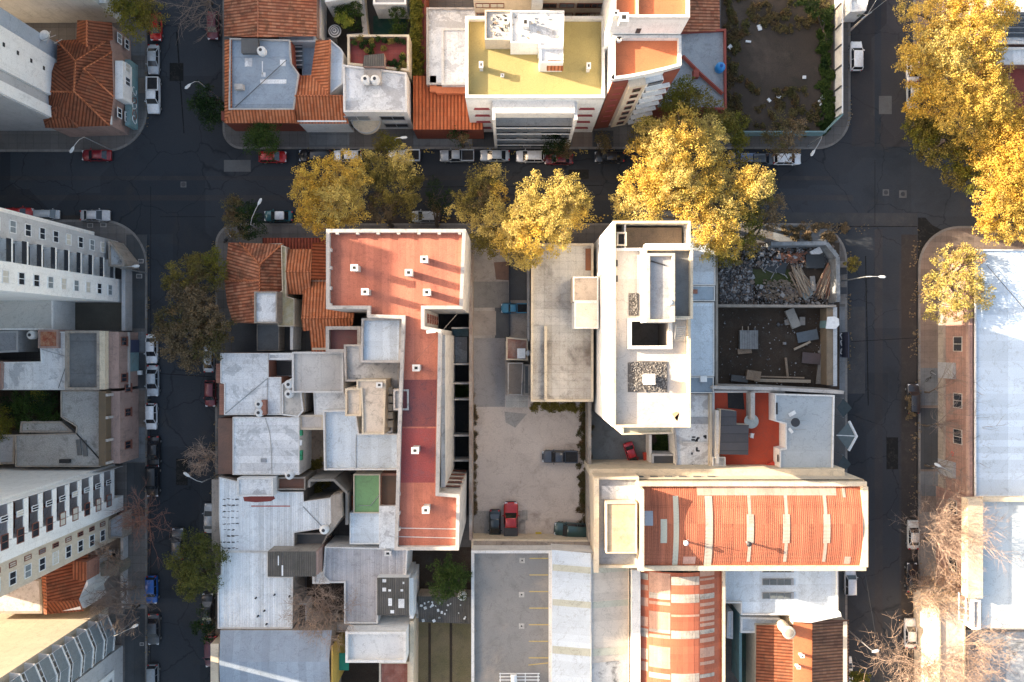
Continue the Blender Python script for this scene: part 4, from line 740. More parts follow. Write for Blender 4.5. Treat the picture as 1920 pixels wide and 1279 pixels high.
w = MB(); cw = [P(a, c, 7.8) for a, c in ((579, 914), (580, 901), (626, 900), (650, 924), (650, 984))]
w.add([], [])
for i in range(len(cw)-1):
    a, c = Vector(cw[i]), Vector(cw[i+1]); n_ = Vector((-(c-a).y, (c-a).x)).normalized()*.17; ex = (c-a).normalized()*.0
    w.prism([tuple(a-n_), tuple(c-n_+ex), tuple(c+n_+ex), tuple(a+n_)], 0, 7.8+.003*i)
tag(w.build('curved_wall', concrete, origin=(cw[3][0], cw[3][1], 0)), 'curved grey concrete wall around a dark court in the left roofs', 'wall')
b = bldg('soot-stained chimney wall wedge with a sloping side in the lower left roofs', [(620, 930), (640, 926), (642, 968), (616, 1004), (606, 998), (621, 980)], 8.6, w_old, w_old, 0)
bldg('green felt flat roof with a cable left of the salmon roof', R(663, 889, 713, 962), 7.0, w_cream, w_green, .2, .15); bldg('pale blue square roof under the green felt roof', R(656, 961, 712, 1020), 6.9, w_white, roof_sky, .15, .1)
bldg('blank white strip roof against the lower left edge of the salmon roof', [(711, 949), (750, 949), (750, 1028), (711, 1028)], 7.4, w_white, roof_pale, 0); bldg('brown planked strip roof against the left edge of the salmon roof', [(712, 888), (750, 888), (750, 950), (712, 950)], 6.5, w_brick, M('plank_roof', (.14, .085, .06), (.1, .07, .05), grime=.5), .1)
bldg('tiny orange-edged porch roof left of the green felt roof', [(654, 930), (672, 930), (675, 960), (656, 966)], 5.2, w_brick, tile_or, 0)
bldg('grey concrete well in the roofs below the cracked chimney wall', [(552, 998), (618, 998), (605, 1024), (552, 1030)], 4.8, w_old, concrete_dk, .5, .2, w_old)
b = bldg('dark grey corrugated roof with two light strips and a mossy tree stump corner', R(502, 1034, 592, 1081), 9.0, w_old, corr_dark, 0)
for q in (R(521, 1042, 523, 1060), R(528, 1060, 531, 1080)): MB().add([(a, c, 9.02) for a, c in ccw(W3(q, 9))], [(0, 1, 2, 3)]).build('light_strip', roof_white, b)
MB().box(P(592, 0, 9)[0]+.01, P(596, 0, 9)[0], P(0, 1078, 9)[1], P(0, 1034, 9)[1], 0, 8.9).build('side_wall', w_pink, b)
bldg('broad white ribbed roof with small black vents and a stained notch, lower left', [(415, 1034), (503, 1035), (503, 1081), (550, 1081), (549, 1178), (409, 1178), (409, 1080), (415, 1076)], 6.3, w_old, corr_white, .2, .15, par_w)
for i, (a, c) in enumerate(((515, 1115), (543, 1118), (484, 1155), (500, 1170), (480, 1121), (496, 1145))): x, y = P(a, c, 6.4); tag(MB().lathe(x, y, [(.12, 6.3), (.12, 6.7), (.09, 6.72)], 8).build('roof_vent', metal_d, origin=(x, y, 6.3)), 'small black pipe vents dotted on the lower left white ribbed roof', 'vent', 'pipe vents on the white ribbed roof')
bldg('grey ribbed metal roof with a skylight box, lower centre-left', [(610, 1024), (765, 1028), (762, 1084), (710, 1085), (709, 1168), (646, 1168), (646, 1092), (618, 1092), (606, 1080)], 6.2, w_white, corr_pink, .3, .2, par_w)
vent(727, 1038, 6.2, 'white box vent on the grey ribbed metal roof', 1.0, .8, .9)
bldg('short white slanted roof above the bare-tree court', [(586, 1076), (618, 1068), (618, 1094), (586, 1094)], 5.8, w_white, roof_pale, .15)
b = bldg('dark corrugated roof with scattered white square patches, raised above grey metal', R(707, 1083, 767, 1154), 7.8, w_white, corr_dark, 0)
for q in (R(717, 1086, 724, 1092), R(717, 1102, 724, 1109), R(728, 1105, 733, 1109), R(751, 1105, 756, 1109), R(728, 1122, 735, 1136), R(747, 1123, 758, 1140), R(732, 1144, 739, 1150), R(755, 1091, 758, 1095)): MB().add([(a, c, 7.815) for a, c in ccw(W3(q, 7.8))], [(0, 1, 2, 3)]).build('light_patch', roof_white, b)
MB().box(P(768, 0, 7)[0]-.0, P(775, 0, 7)[0], P(0, 1160, 7)[1], P(0, 1084, 7)[1], 0, 7.0).build('side_wall', w_white, b)
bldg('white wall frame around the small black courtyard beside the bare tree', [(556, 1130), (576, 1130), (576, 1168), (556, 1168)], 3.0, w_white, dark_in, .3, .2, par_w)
bldg('grey stained terrace strip running between the lower left roofs', [(552, 1165), (775, 1168), (775, 1184), (552, 1184)], 3.6, w_old, roof_mould, .3, .2)
b = thing('building', 'blue-grey gabled metal roof with a sunlit streak, bottom left of the centre block', C, P(515, 1240)+(0,)); zz0, zz1 = 7.0, 7.9
ww = ccw(W3([(413, 1182), (622, 1182), (618, 1420), (413, 1420)], zz0)); MB().prism(ww, 0, zz0-.05, top=True).build('wall', w_old, b)
rfaces(b, [[(413, 1182, zz0), (622, 1182, zz0), (617, 1241, zz1), (411, 1241, zz1)], [(411, 1241, zz1), (617, 1241, zz1), (620, 1310, zz0), (413, 1310, zz0)]], M('gable_blue', (.33, .38, .45), (.28, .33, .39), grime=.15, lines=[('u', 1.0, .04, .12)]))
MB().box(*[P(402, 0, 6)[0], P(412, 0, 7)[0]], P(0, 1300, 6)[1], P(0, 1200, 6)[1], 0, 7.4).build('front_wall', par_c, b); MB().box(P(622, 0, 8)[0], P(624, 0, 8)[0], P(0, 1300, 8)[1], P(0, 1212, 8)[1], 0, 8.2).build('gable_wall', w_yellow, b)
b = bldg('raised clean white roof box, bottom left of the centre block', R(649, 1182, 762, 1240), 8.4, w_white, M('roof_clean_white', (.66, .66, .65), (.60, .60, .60), grime=.15), .5, .35, par_w)
q = ccw(W3(R(636, 1225, 654, 1257), 4.2)); tag(MB().prism(q, 4.1, 4.2, bottom=True).build('awning', plain('awning_green', (.02, .25, .17), .7), origin=P(645, 1240)+(4.1,)), 'bright green awning beside the raised clean white roof box', 'awning')
bldg('rust-red metal sheet roof at the bottom edge beside the lawn', [(711, 1240), (768, 1240), (768, 1420), (711, 1420)], 4.6, w_cream, M('rust_sheet', (.23, .08, .06), (.32, .16, .13), big=.8, grime=.4, lines=[('u', 1.5, .05, .4), ('v', 1.5, .05, .3)]), .15)
bldg('long thin cream wall between the lawn and the lower left roofs', [(768, 1165), (776, 1165), (774, 1420), (767, 1420)], 6.0, par_c, par_c, 0, cat='wall', name='boundary_wall')
b = bldg('patched dark corrugated shed with scattered debris under the green tree', [(783, 1118), (884, 1120), (884, 1170), (785, 1166)], 3.6, w_old, corr_dark, 0, name='shed', cat='shed')
random.seed(11)
for i in range(26):
    a, c = random.uniform(790, 875), random.uniform(1128, 1164); x, y = P(a, c, 3.65); s = random.uniform(.1, .4)
    tag(MB().rbox(x, y, 3.68, s, s*random.uniform(.5, 1.1), .1, random.uniform(0, 3)).build('white_scrap', white_p, origin=(x, y, 3.6)), 'small white scraps scattered on the patched corrugated shed', 'scrap', 'white scraps on the shed roof')
bldg('white stair roof strips between the patched shed and the patched dark roof', [(768, 1130), (788, 1130), (788, 1158), (768, 1158)], 3.0, w_white, roof_pale, .2)
# court east of the red block, lot wall
yA, yB = P(0, 455, 4)[1], P(0, 1012, 4)[1]
tag(MB().box(P(879.5, 0, 4.2)[0], P(885.5, 0, 4.2)[0], yB, yA, .16, 4.2).build('boundary_wall', M('wall_rusty', (.42, .36, .31), (.26, .15, .11), big=.3, grime=.5, streak=.4), origin=P(883, 740)+(.16,)), 'long stained wall along the left side of the parking yard', 'wall')
for i, (a, l) in enumerate(((615, 'uppermost cross wall'), (683, 'cross wall under the white court floor'), (719, 'cross wall above the little court garden'), (749, 'cross wall below the little court garden'), (817, 'pale cross beam with a square end'), (864, 'lowest pale cross beam'))):
    tag(MB().box(P(846, 0, 4)[0], P(880, 0, 4.2)[0]-.01, P(0, a+1.5, 3.4)[1], P(0, a-1.5, 3.4)[1], .2, 3.4).build('cross_wall', par_m, origin=P(862, a)+(.2,)), l + ' in the dark court beside the salmon roof', 'wall')
# ---------------- parking yard and the grey roof building ----------------
b = bldg('worn flat concrete roof with dark water stains beside the parking yard', [(996, 457), (1112, 457), (1112, 753), (995, 753)], 6.0, w_old, concrete_worn, .45, .3, par_c)
MB().box(P(1020.5, 0, 6.6)[0], P(1025.5, 0, 6.6)[0], P(0, 750, 6.6)[1], P(0, 612, 6.6)[1], 6.01, 6.9).build('roof_ledge', par_c, b)
MB().box(P(1098, 0, 6.2)[0], P(1109, 0, 6.2)[0], P(0, 507, 6.2)[1], P(0, 466, 6.2)[1], 6.01, 6.15).build('leaf_drift', M('leaf_drift', (.24, .10, .05), (.18, .08, .05), big=1, grime=.4), b)
b = bldg('cream box room beside the white tower on the stained concrete roof', [(1074, 519), (1122, 519), (1122, 566), (1074, 566)], 10.0, w_cream, M('roof_cream_stain', (.46, .38, .31), (.38, .31, .25), grime=.6), .2, .2, par_w, z0=6.0)
bldg('white box room beside the white tower below the cream one', [(1077, 566), (1122, 566), (1122, 616), (1077, 616)], 10.6, w_white, roof_cream, .2, .2, par_w, z0=6.0)
bldg('small red-floored flat shed in the parking yard beside the concrete roof', [(949, 632), (990, 636), (990, 676), (949, 675)], 3.0, w_cream, M('shed_red', (.26, .11, .085), (.36, .27, .22), big=.5, grime=.4), .2, .2, par_c, name='shed', cat='shed')
bldg('narrow brown-grey flat shed in the parking yard below the red-floored one', [(952, 680), (981, 680), (979, 741), (952, 741)], 2.8, w_old, M('shed_brown', (.22, .18, .15), (.18, .15, .13), grime=.4), .15, .15, par_m, name='shed', cat='shed')
bldg('low dirty roof strip between the brown-grey shed and the concrete roof', [(981, 683), (994, 683), (994, 741), (981, 741)], 2.4, w_old, concrete_dk, .12, name='shed', cat='shed')
x, y = P(977, 662, 3.4); r = thing('air_unit', 'white box unit on the red-floored yard shed', 'air unit', (x, y, 3)); MB().box(x-.55, x+.6, y-.75, y+.65, 3.02, 3.75).build('body', white_p, r); MB().lathe(x+1.0, y, [(.35, 3.02), (.4, 3.7), (.2, 3.8)], 12).build('fan', metal_g, r)
tag(MB().box(P(988.5, 0, 3)[0], P(993, 0, 3)[0], P(0, 640, 3)[1], P(0, 470, 3)[1], .17, 3.2).build('boundary_wall', par_m, origin=P(991, 550)+(.17,)), 'pale wall between the blue pickup and the stained concrete roof', 'wall')
tag(MB().box(P(954, 0, 1)[0], P(957, 0, 1)[0], P(0, 630, 1)[1], P(0, 490, 1)[1], .16, .5).build('kerb_wall', metal_d, origin=P(955, 550)+(.16,)), 'dark low kerb line dividing the upper parking yard', 'kerb')
b = bldg('low roof ledge of pale concrete along the bottom of the parking yard', [(884, 1010), (1112, 1012), (1120, 1036), (884, 1036)], 3.4, par_c, M('ledge_beige', (.42, .36, .31), (.3, .24, .2), big=.4, grime=.7, lines=[('u', 2.2, .06, .5)]), .15)
tag(MB().box(P(1102, 0, 4)[0], P(1108, 0, 4)[0], P(0, 1015, 4)[1], P(0, 752, 4)[1], .16, 4.5).build('boundary_wall', w_old, origin=P(1105, 880)+(.16,)), 'tall old wall along the right side of the parking yard', 'wall')
# parking roof and metal gable at the bottom
b = bldg('grey rooftop parking deck with short yellow bay lines', [(884, 1030), (1034, 1030), (1034, 1420), (884, 1420)], 5.6, w_white, M('parking_deck', (.27, .255, .24), (.21, .205, .20), big=.12, grime=.35, fine=.2, blotch=((.36, .31, .26), .55, .75, .12)), .6, .4, par_w)
for i in range(8):
    c = 1047+31.1*i if i < 7 else 1247; q = ccw(W3([(993-i*.3, c-.9), (1028, c-.9-(4 if i == 7 else 0)), (1028, c+.9-(4 if i == 7 else 0)), (993-i*.3, c+.9)], 5.6)); MB().add([(a, d, 5.61) for a, d in q], [(0, 1, 2, 3)]).build('bay_line', M('line_yellow', (.58, .42, .13), (.5, .38, .16), grime=.3), b)
for a, c in ((979, 1051), (978, 1115), (978, 1174)):
    q = ccw(W3(R(a-5, c-5, a+5, c+5), 5.6)); dr = MB().add([(x_, y_, 5.612) for x_, y_ in q], [(0, 1, 2, 3)]).build('drain_plate', concrete_worn, b); x, y = P(a, c, 5.6); MB().lathe(x, y, [(.12, 5.615), (.12, 5.63)], 10).build('drain', dark_in, dr)
r = thing('steel_frame', 'white tube frame with a round tank at the bottom edge of the parking deck', 'frame', P(975, 1272, 6)+(5.6,))
for i in range(5): MB().tube([P(936, 1263+6*i, 7)+(7,), P(1012, 1263+6*i, 7)+(7,)], .07, 5).build('bar', white_p, r)
for a in (938, 962, 985, 1009): MB().tube([P(a, 1262, 7)+(7,), P(a, 1300, 7)+(7,)], .07, 5).build('bar', white_p, r)
MB().tube([P(963, 1266, 7.8)+(7.5,), P(965, 1300, 7.8)+(7.5,)], .42, 14).build('round_tank', white_p, r)
b = thing('building', 'long low-pitched metal roof in a pale and a cream half with greenish strips', C, P(1110, 1160)+(0,))
MB().prism(ccw(W3([(1035, 1032), (1200, 1040), (1200, 1420), (1035, 1420)], 7)), 0, 6.95).build('wall', w_white, b)
gm1 = M('gable_pale', (.60, .66, .72), (.54, .60, .66), grime=.12, lines=[('u', .95, .04, .12)]); gm2 = M('gable_cream', (.60, .54, .47), (.54, .48, .42), grime=.2, lines=[('u', .95, .04, .12)])
rfaces(b, [[(1035, 1031, 7), (1109, 1038, 8.3), (1109, 1420, 8.3), (1035, 1420, 7)]], gm1); rfaces(b, [[(1109, 1038, 8.3), (1184, 1040, 7), (1184, 1420, 7), (1109, 1420, 8.3)]], gm2)
for i, (c, d) in enumerate(((1062, 12), (1127, 12), (1215, 14))):
    rfaces(b, [[(1036, c-4, 7.04), (1108.6, c+2, 8.34), (1108.6, c+2+d, 8.34), (1036, c-4+d, 7.04)], [(1109.5, c+2, 8.34), (1183, c-4, 7.04), (1183, c-4+d, 7.04), (1109.5, c+2+d, 8.34)]], green_sheet, 'light_strip')
rfaces(b, [[(1109.5, 1244, 8.35), (1183, 1236, 7.05), (1183, 1420, 7.05), (1109.5, 1420, 8.35)]], roof_mould, 'dirty_sheet')
MB().tube([P(1109, 1037, 8.3)+(8.36,), P(1109, 1420, 8.3)+(8.36,)], .12, 5).build('ridge_cap', metal_g, b)

# loose cables and joints seen on the roofs
for lab, pts in (('dark cable curving over the white ribbed roof by the west street', [(497, 783, 6.7), (506, 812, 6.7), (509, 850, 6.7), (510, 888, 6.7)]), ('thin cable crossing the white flat roof by the west street', [(503, 664, 6.3), (502, 720, 6.3), (500, 776, 6.3)]),
                 ('cable lying across the green felt roof', [(674, 948, 7.05), (695, 948, 7.05), (711, 928, 7.05)]), ('dark seam cable down the middle pale blue-white roof', [(668, 815, 9.05), (667, 845, 9.05), (668, 878, 9.05)])):
    tag(MB().tube([P(a, c, z)+(z+.03,) for a, c, z in pts], .045, 4).build('cable', metal_g), lab, 'cable')
fx = MB(); random.seed(8)
for i in range(70): a, c = 421+random.choice([0, 8, 16, 24])+random.uniform(-1, 1), 936+random.randint(0, 8)*11.5+random.uniform(-1, 1); x, y = P(a, c, 6.2); fx.rbox(x, y, 6.23, random.uniform(.2, .5), .07, .04, random.uniform(-.2, .2))
tag(fx.build('roof_fixings', metal_d, origin=P(435, 980, 6.2)+(6.2,)), 'rows of dark sheet fixings near the left edge of the broad white corrugated roof', 'roof fixings', kind='stuff')
# ---------------- white tower ----------------
ZT = 23.0
def XT(p, z=ZT): return P(p, 0, z)[0]
def YT(p, z=ZT): return P(0, p, z)[1]
tf = M('tower_floor_cream', (.60, .55, .50), (.52, .48, .44), grime=.2, big=.15, lines=[('v', 3.6, .03, .2)])
tw = M('tower_white', (.80, .79, .77), (.74, .73, .71), grime=.05, streak=.05)
T = thing('apartment_tower', 'tall white apartment tower with a stepped roof and a square of gravel', 'building', (XT(1220), YT(610), 0))
x0, x1, y0, y1 = XT(1148), XT(1292), YT(800), YT(416)
MB().prism([(x0, y0), (x1, y0), (x1, y1), (x0, y1)], 0, ZT, top=False).build('wall', tw, T)
hx0, hx1, hy0, hy1 = XT(1183), XT(1252), YT(648), YT(600)
yr = YT(466)
m = MB()
for a, c, d, f in ((x0+.3, x1-.3, hy1, yr), (x0+.3, hx0, hy0, hy1), (hx1, x1-.3, hy0, hy1), (x0+.3, x1-.3, y0+.3, hy0)): m.quad((a, d, ZT), (c, d, ZT), (c, f, ZT), (a, f, ZT))
m.build('roof', tf, T)
MB().ring([(x0, y0), (x1, y0), (x1, y1), (x0, y1)], .3, ZT, ZT+.85).build('parapet', par_c, T)
m = MB(); m.quad((x0+.3, yr, ZT-2.6), (x1-.3, yr, ZT-2.6), (x1-.3, y1-.3, ZT-2.6), (x0+.3, y1-.3, ZT-2.6)); m.build('terrace_floor', M('terrace_tan', (.30, .22, .15), (.24, .18, .13), grime=.5, fine=.35), T)
MB().box(x0+.3, x1-.3, yr-.3, yr, ZT-2.6, ZT+.5).box(XT(1170), XT(1173), yr, y1-.3, ZT-2.6, ZT+.2).build('terrace_wall', par_w, T)
q = ccw(W3([(1156, 437), (1171, 437), (1171, 461), (1156, 461)], ZT)); MB().prism(q, ZT+.01, ZT+.05).build('dark_hatch', dark_in, T)
MB().ring([(x0+.45, YT(462)), (XT(1174), YT(462)), (XT(1174), YT(436)), (x0+.45, YT(436))], .2, ZT+.0, ZT+.5).build('hatch_wall', par_c, T)
MB().box(XT(1206), XT(1288), YT(460), yr-.32, ZT+.01, ZT+1.7).build('roof_room', tw, T)
# light well
ww = [(hx0, hy0), (hx1, hy0), (hx1, hy1), (hx0, hy1)]; m = MB()
for i in range(4):
    a, c = ww[i], ww[(i+1) % 4]; m.quad((c[0], c[1], 17), (a[0], a[1], 17), (a[0], a[1], ZT), (c[0], c[1], ZT))
m.quad((hx0, hy0, 17), (hx1, hy0, 17), (hx1, hy1, 17), (hx0, hy1, 17)); m.build('light_well', M('well_taupe', (.30, .27, .25), (.24, .22, .20), grime=.3, lines=[('v', 2.9, .08, .3)]), T)
MB().ring([(hx0-.4, hy0-.4), (hx1+.4, hy0-.4), (hx1+.4, hy1+.2), (hx0-.4, hy1+.2)], .38, ZT, ZT+.7).build('well_parapet', par_w, T)
# penthouse (lower terrace deck + raised tank room)
Z2 = ZT+3.0
pp = ccw(W3([(1206, 458), (1296, 458), (1296, 598), (1206, 598)], Z2)); px0, px1 = XT(1206, Z2), XT(1296, Z2); py0, py1 = YT(598, Z2), YT(458, Z2)
px1 = min(px1, x1-.02); ph = onph = thing('penthouse', 'raised penthouse deck with a dark floor on top of the white tower', 'penthouse', ((px0+px1)/2, (py0+py1)/2, ZT))
box_ = [(px0, py0), (px1, py0), (px1, py1-.5), (px0, py1-.5)]
MB().prism(box_, ZT+.86, Z2, top=False).build('wall', tw, ph); q = inset(box_, .28); MB().add([(a, c, Z2) for a, c in q], [(0, 1, 2, 3)]).build('roof', M('deck_grey', (.20, .205, .21), (.15, .155, .16), grime=.4, big=.2), ph); MB().ring(box_, .28, Z2, Z2+.9).build('parapet', par_c, ph)
Z3 = ZT+5.2
tk = thing('tank_room', 'pale raised tank room with a grey top standing on the tower penthouse', 'tank room', (XT(1238, Z3), YT(540, Z3), Z2))
bx = [(XT(1213, Z3), YT(604, Z3)), (XT(1265, Z3), YT(604, Z3)), (XT(1265, Z3), YT(475, Z3)), (XT(1213, Z3), YT(475, Z3))]
MB().prism(bx, ZT+.87, Z3, top=False).build('wall', tw, tk); q = inset(bx, .3); MB().add([(a, c, Z3-.35) for a, c in q], [(0, 1, 2, 3)]).build('roof', roof_grey, tk); MB().ring(bx, .3, Z3-.4, Z3+.15).build('parapet', par_c, tk)
MB().tube([P(1221, 489, Z3)+(Z3-.25,), P(1248, 497, Z3)+(Z3-.25,)], .08, 5).build('pipe', metal_d, tk); MB().lathe(*P(1257, 567, Z3+.4), [(.35, Z3-.35), (.38, Z3+.2), (.2, Z3+.35)], 14).build('vent', par_w, tk)
r = thing('ladder', 'metal ladder leaning on the east side of the tower penthouse', 'ladder', (XT(1273), YT(640), ZT))
la, lb = Vector(P(1267, 610, ZT+2.5)+(ZT+2.6,)), Vector(P(1264, 642, ZT)+(ZT+.1,))
m = MB().tube([la, lb], .06, 5).tube([la+Vector((1.1, 0, 0)), lb+Vector((1.1, 0, 0))], .06, 5)
m.build('rail', metal_g, r); m = MB()
for i in range(1, 9): p = la.lerp(lb, i/9); m.tube([p, p+Vector((1.1, 0, 0))], .05, 4)
m.build('rungs', metal_g, r)
def patch(poly, z, name, mat, par): MB().add([(a, c, z) for a, c in ccw(W3(poly, z))], [tuple(range(len(poly)))]).build(name, mat, par)
grv = M('gravel_bed', (.115, .105, .10), (.08, .075, .07), big=1.0, grime=.2, fine=.5, bump=.9)
MB().prism(ccw(W3([(1177, 680), (1205, 677), (1251, 678), (1251, 735), (1177, 735)], ZT)), ZT+.01, ZT+.09).build('gravel_bed', grv, T)
MB().prism(ccw(W3([(1179, 550), (1196, 550), (1196, 592), (1179, 592)], ZT)), ZT+.01, ZT+.09).build('gravel_bed', grv, T)
random.seed(3); st = MB()
for i in range(520):
    if i < 420: a, c = random.uniform(1178, 1250), random.uniform(679, 734)
    else: a, c = random.uniform(1180, 1195), random.uniform(551, 591)
    x, y = P(a, c, ZT); s = random.uniform(.06, .17); st.rbox(x, y, ZT+.12, s, s*random.uniform(.6, 1), s*.6, random.uniform(0, 3), random.uniform(-.5, .5))
tag(st.build('stones', M('stones_grey', (.30, .28, .26), (.16, .15, .145), big=3, grime=.3), origin=P(1214, 706, ZT)+(ZT+.09,)), 'loose grey stones spread on the gravel squares of the tower roof', 'stones', kind='stuff')
x, y = P(1217, 711, ZT+1.1); r = thing('vent_box', 'square white vent box in the middle of the tower gravel', 'vent', (x, y, ZT+.09)); MB().box(x-.55, x+.55, y-.5, y+.5, ZT+.1, ZT+1.15).build('shaft', tw, r); MB().box(x-.68, x+.68, y-.62, y+.62, ZT+1.15, ZT+1.3).build('cap', par_w, r)
patch([(1260, 776), (1268, 772), (1274, 774), (1272, 781), (1264, 784), (1270, 790)], ZT+.008, 'rust_stain', M('stain_tan', (.42, .30, .20), (.36, .26, .18)), T)
for a, c in ((1152, 494), (1152, 523)): MB().box(x0+.31, x0+.6, YT(c+6), YT(c-6), ZT+.02, ZT+.4).build('drain_grille', metal_d, T)
bldg('narrow cream step roof at the foot of the tower parapet, south side', [(1166, 780), (1263, 780), (1261, 813), (1166, 815)], 20.8, w_cream, M('step_roof', (.42, .39, .30), (.3, .32, .3), big=.5, grime=.4), .25, .2, par_c)
for z in (5, 8, 11, 14, 17): MB().box(x0-.02, x0+.0, y1-1.2, y1-.9, z, z+.6).build('wall_vent', metal_g, T)
# blue low roofs east of the tower
for lab, q in (('pale blue low roof beside the white tower, topmost section under the golden tree', R(1285, 440, 1341, 535)), ('grey-blue low roof section with a small red hatch beside the white tower', R(1285, 536, 1340, 565)), ('large pale blue low roof section beside the pit, right of the white tower', R(1285, 567, 1339, 706)), ('darker blue lowest roof section with a square vent, right of the white tower', R(1285, 707, 1338, 737))):
    b = bldg(lab, q, 6.0, w_grey, {0: roof_sky, 1: M('blue_mid', (.36, .43, .50), (.30, .36, .42), grime=.25), 2: roof_sky, 3: M('blue_dark', (.25, .31, .37), (.2, .25, .3), grime=.3)}[(q[0][1] > 500) + (q[0][1] > 560) + (q[0][1] > 700)], .12, .12, par_w)
MB().box(P(1299, 0, 6)[0], P(1307, 0, 6)[0], P(0, 551, 6)[1], P(0, 543, 6)[1], 6.02, 6.35).build('roof_hatch', w_brick, b)
MB().box(P(1312, 0, 6)[0], P(1324, 0, 6)[0], P(0, 716, 6)[1], P(0, 705, 6)[1], 6.02, 6.5).build('vent_cowl', white_p, b)
# ---------------- demolition plot ----------------
random.seed(21)
def wallseg(pts, t, z, m, lab, name='ruined_wall', z0=.17, cap=None):
    mb = MB(); W_ = [P(a, c, z) for a, c in pts]
    for i in range(len(W_)-1):
        a, c = Vector(W_[i]), Vector(W_[i+1]); d = (c-a).normalized(); n_ = Vector((-d.y, d.x))*t/2
        mb.prism([tuple(a-n_), tuple(c-n_), tuple(c+n_), tuple(a+n_)], z0, z+.004*i)
    return tag(mb.build(name, m, origin=(W_[0][0], W_[0][1], z0)), lab, 'wall')
wallseg([(1446, 457), (1550, 456), (1571, 482), (1572, 566)], .55, 3.2, M('wall_zinc', (.26, .28, .30), (.12, .13, .14), big=.6, grime=.6, streak=.4), 'grey broken street wall wrapping the rubble plot corner')
wallseg([(1344, 573), (1568, 574)], .35, 3.0, w_old, 'thin straight wall between the rubble plot and the pit')
wallseg([(1344, 455), (1344, 735)], .35, 5.2, w_old, 'stained party wall between the blue low roofs and the rubble')
wallseg([(1556, 578), (1556, 722)], .9, 2.6, M('wall_tan', (.25, .19, .13), (.18, .14, .1), grime=.5), 'brown thick wall on the street side of the pit'); wallseg([(1566, 576), (1566, 724)], .55, 2.7, M('wall_paleblue', (.48, .50, .52), (.40, .42, .44), grime=.35), 'pale panelled street wall beside the pit')
wallseg([(1336, 727), (1450, 729), (1582, 736)], .45, 7.2, par_m, 'long pale wall between the pit and the red terrace')
x, y = P(1576, 645); g = thing('graffiti_panel', 'dark hoarding with three white looping graffiti letters facing the east street', 'hoarding', (x, y, .15)); xg = P(1577.5, 0)[0]
MB().box(xg, xg+.12, P(0, 670)[1], P(0, 623)[1], .16, 2.4).build('board', plain('board_navy', (.03, .035, .06), .7), g); MB().box(P(1574, 0)[0], P(1586, 0)[0], P(0, 669)[1], P(0, 624)[1], .151, .158).build('painted_ground', plain('board_navy', (.03, .035, .06), .7), g)
for i, c in enumerate((630, 643, 659)):
    cx_, cy_ = P(1580.5, c); pts = [(cx_+.42*math.cos(t)*(1+.2*math.sin(3*t+i)), cy_+.42*math.sin(t), .19) for t in [2*math.pi*k/18 for k in range(19 if i != 1 else 15)]]
    MB().tube(pts, .09, 4).build('letter', white_p, g); MB().tube([(cx_-.1, cy_+.1, .19), (cx_+.12, cy_-.12, .19)], .08, 4).build('letter', white_p, g)
def rubble(n, reg, smin, smax, lab, mats, nm='rubble'):
    for mi, m in enumerate(mats):
        mb = MB()
        for i in range(n//len(mats)):
            a, c = reg(); s = random.uniform(smin, smax)*(1 if random.random() < .9 else 2.0); hgt = .2+.9*math.exp(-((a-1400)/60)**2)*random.random()
            x, y = P(a, c, hgt); mb.rbox(x, y, .2+hgt, s, s*random.uniform(.3, 1), s*random.uniform(.3, .7), random.uniform(0, 6.3), random.uniform(-.7, .7))
        tag(mb.build(nm, m, origin=P(1400, 540)+(.17,)), lab[mi], 'rubble', kind='stuff')
brk = M('rubble_brick', (.30, .13, .08), (.22, .11, .08), grime=.3); rb_g = M('rubble_pale', (.36, .35, .35), (.26, .25, .25), grime=.4); rb_d = M('rubble_dark', (.10, .10, .11), (.07, .07, .07), grime=.3)
def reg1():
    if random.random() < .55: return random.uniform(1348, 1410), random.uniform(490, 572)
    return random.uniform(1348, 1566), random.choice([random.uniform(535, 572), random.uniform(462, 500)])
rubble(4200, reg1, .07, .36, ['heaped pale grey rubble chunks of the demolition plot', 'dark broken rubble strewn over the demolition plot', 'brown rubble and soil clods of the demolition plot'], [rb_g, rb_d, M('rubble_brown', (.20, .155, .13), (.14, .11, .095), grime=.4)])
rubble(260, lambda: (random.gauss(1485, 14), random.gauss(483, 5)), .1, .35, ['reddish broken brick band near the demolition plot street wall'], [brk])
rubble(500, lambda: (random.uniform(1430, 1500), random.uniform(525, 565)), .1, .3, ['tan crumbled rubble mound in the middle of the demolition plot'], [M('rubble_tan', (.26, .20, .15), (.2, .16, .12), grime=.3)])
tag(MB().prism(ccw(W3([(1408, 505), (1480, 505), (1490, 540), (1420, 545)], .2)), .175, .2).build('weeds', grass_m, origin=P(1440, 520)+(.17,)), 'dark weedy patch between the rubble heaps', 'weeds', kind='stuff')
def plank(a, c, a2, c2, z1, z2, w=.16, m=wood, lab='fan of loose grey-brown planks thrown across the rubble plot', grp='planks in the rubble plot'):
    p, q = Vector(P(a, c, z1)+(z1,)), Vector(P(a2, c2, z2)+(z2,)); return tag(MB().tube([p, q], w*.6, 4).build('plank', m, origin=tuple(p)), lab, 'plank', grp)
wd2 = M('timber_pale', (.42, .34, .26), (.32, .26, .2), grime=.3)
for i in range(34):
    t = random.random(); plank(1480+t*22+random.uniform(-3, 3), 500+random.uniform(-4, 12), 1500+t*22+random.uniform(-3, 6), 548+random.uniform(-12, 12), .5+random.random()*.7, .5+random.random()*.7, random.uniform(.1, .24), random.choice([wood, wd2]))
for i in range(38):
    t = random.random(); plank(1552+t*12, 492+t*22+random.uniform(-3, 3), 1526+t*30+random.uniform(-4, 4), 552+random.uniform(-14, 10), .6+random.random()*.7, .5+random.random()*.5, random.uniform(.09, .2), random.choice([wood, wd2, brk]))
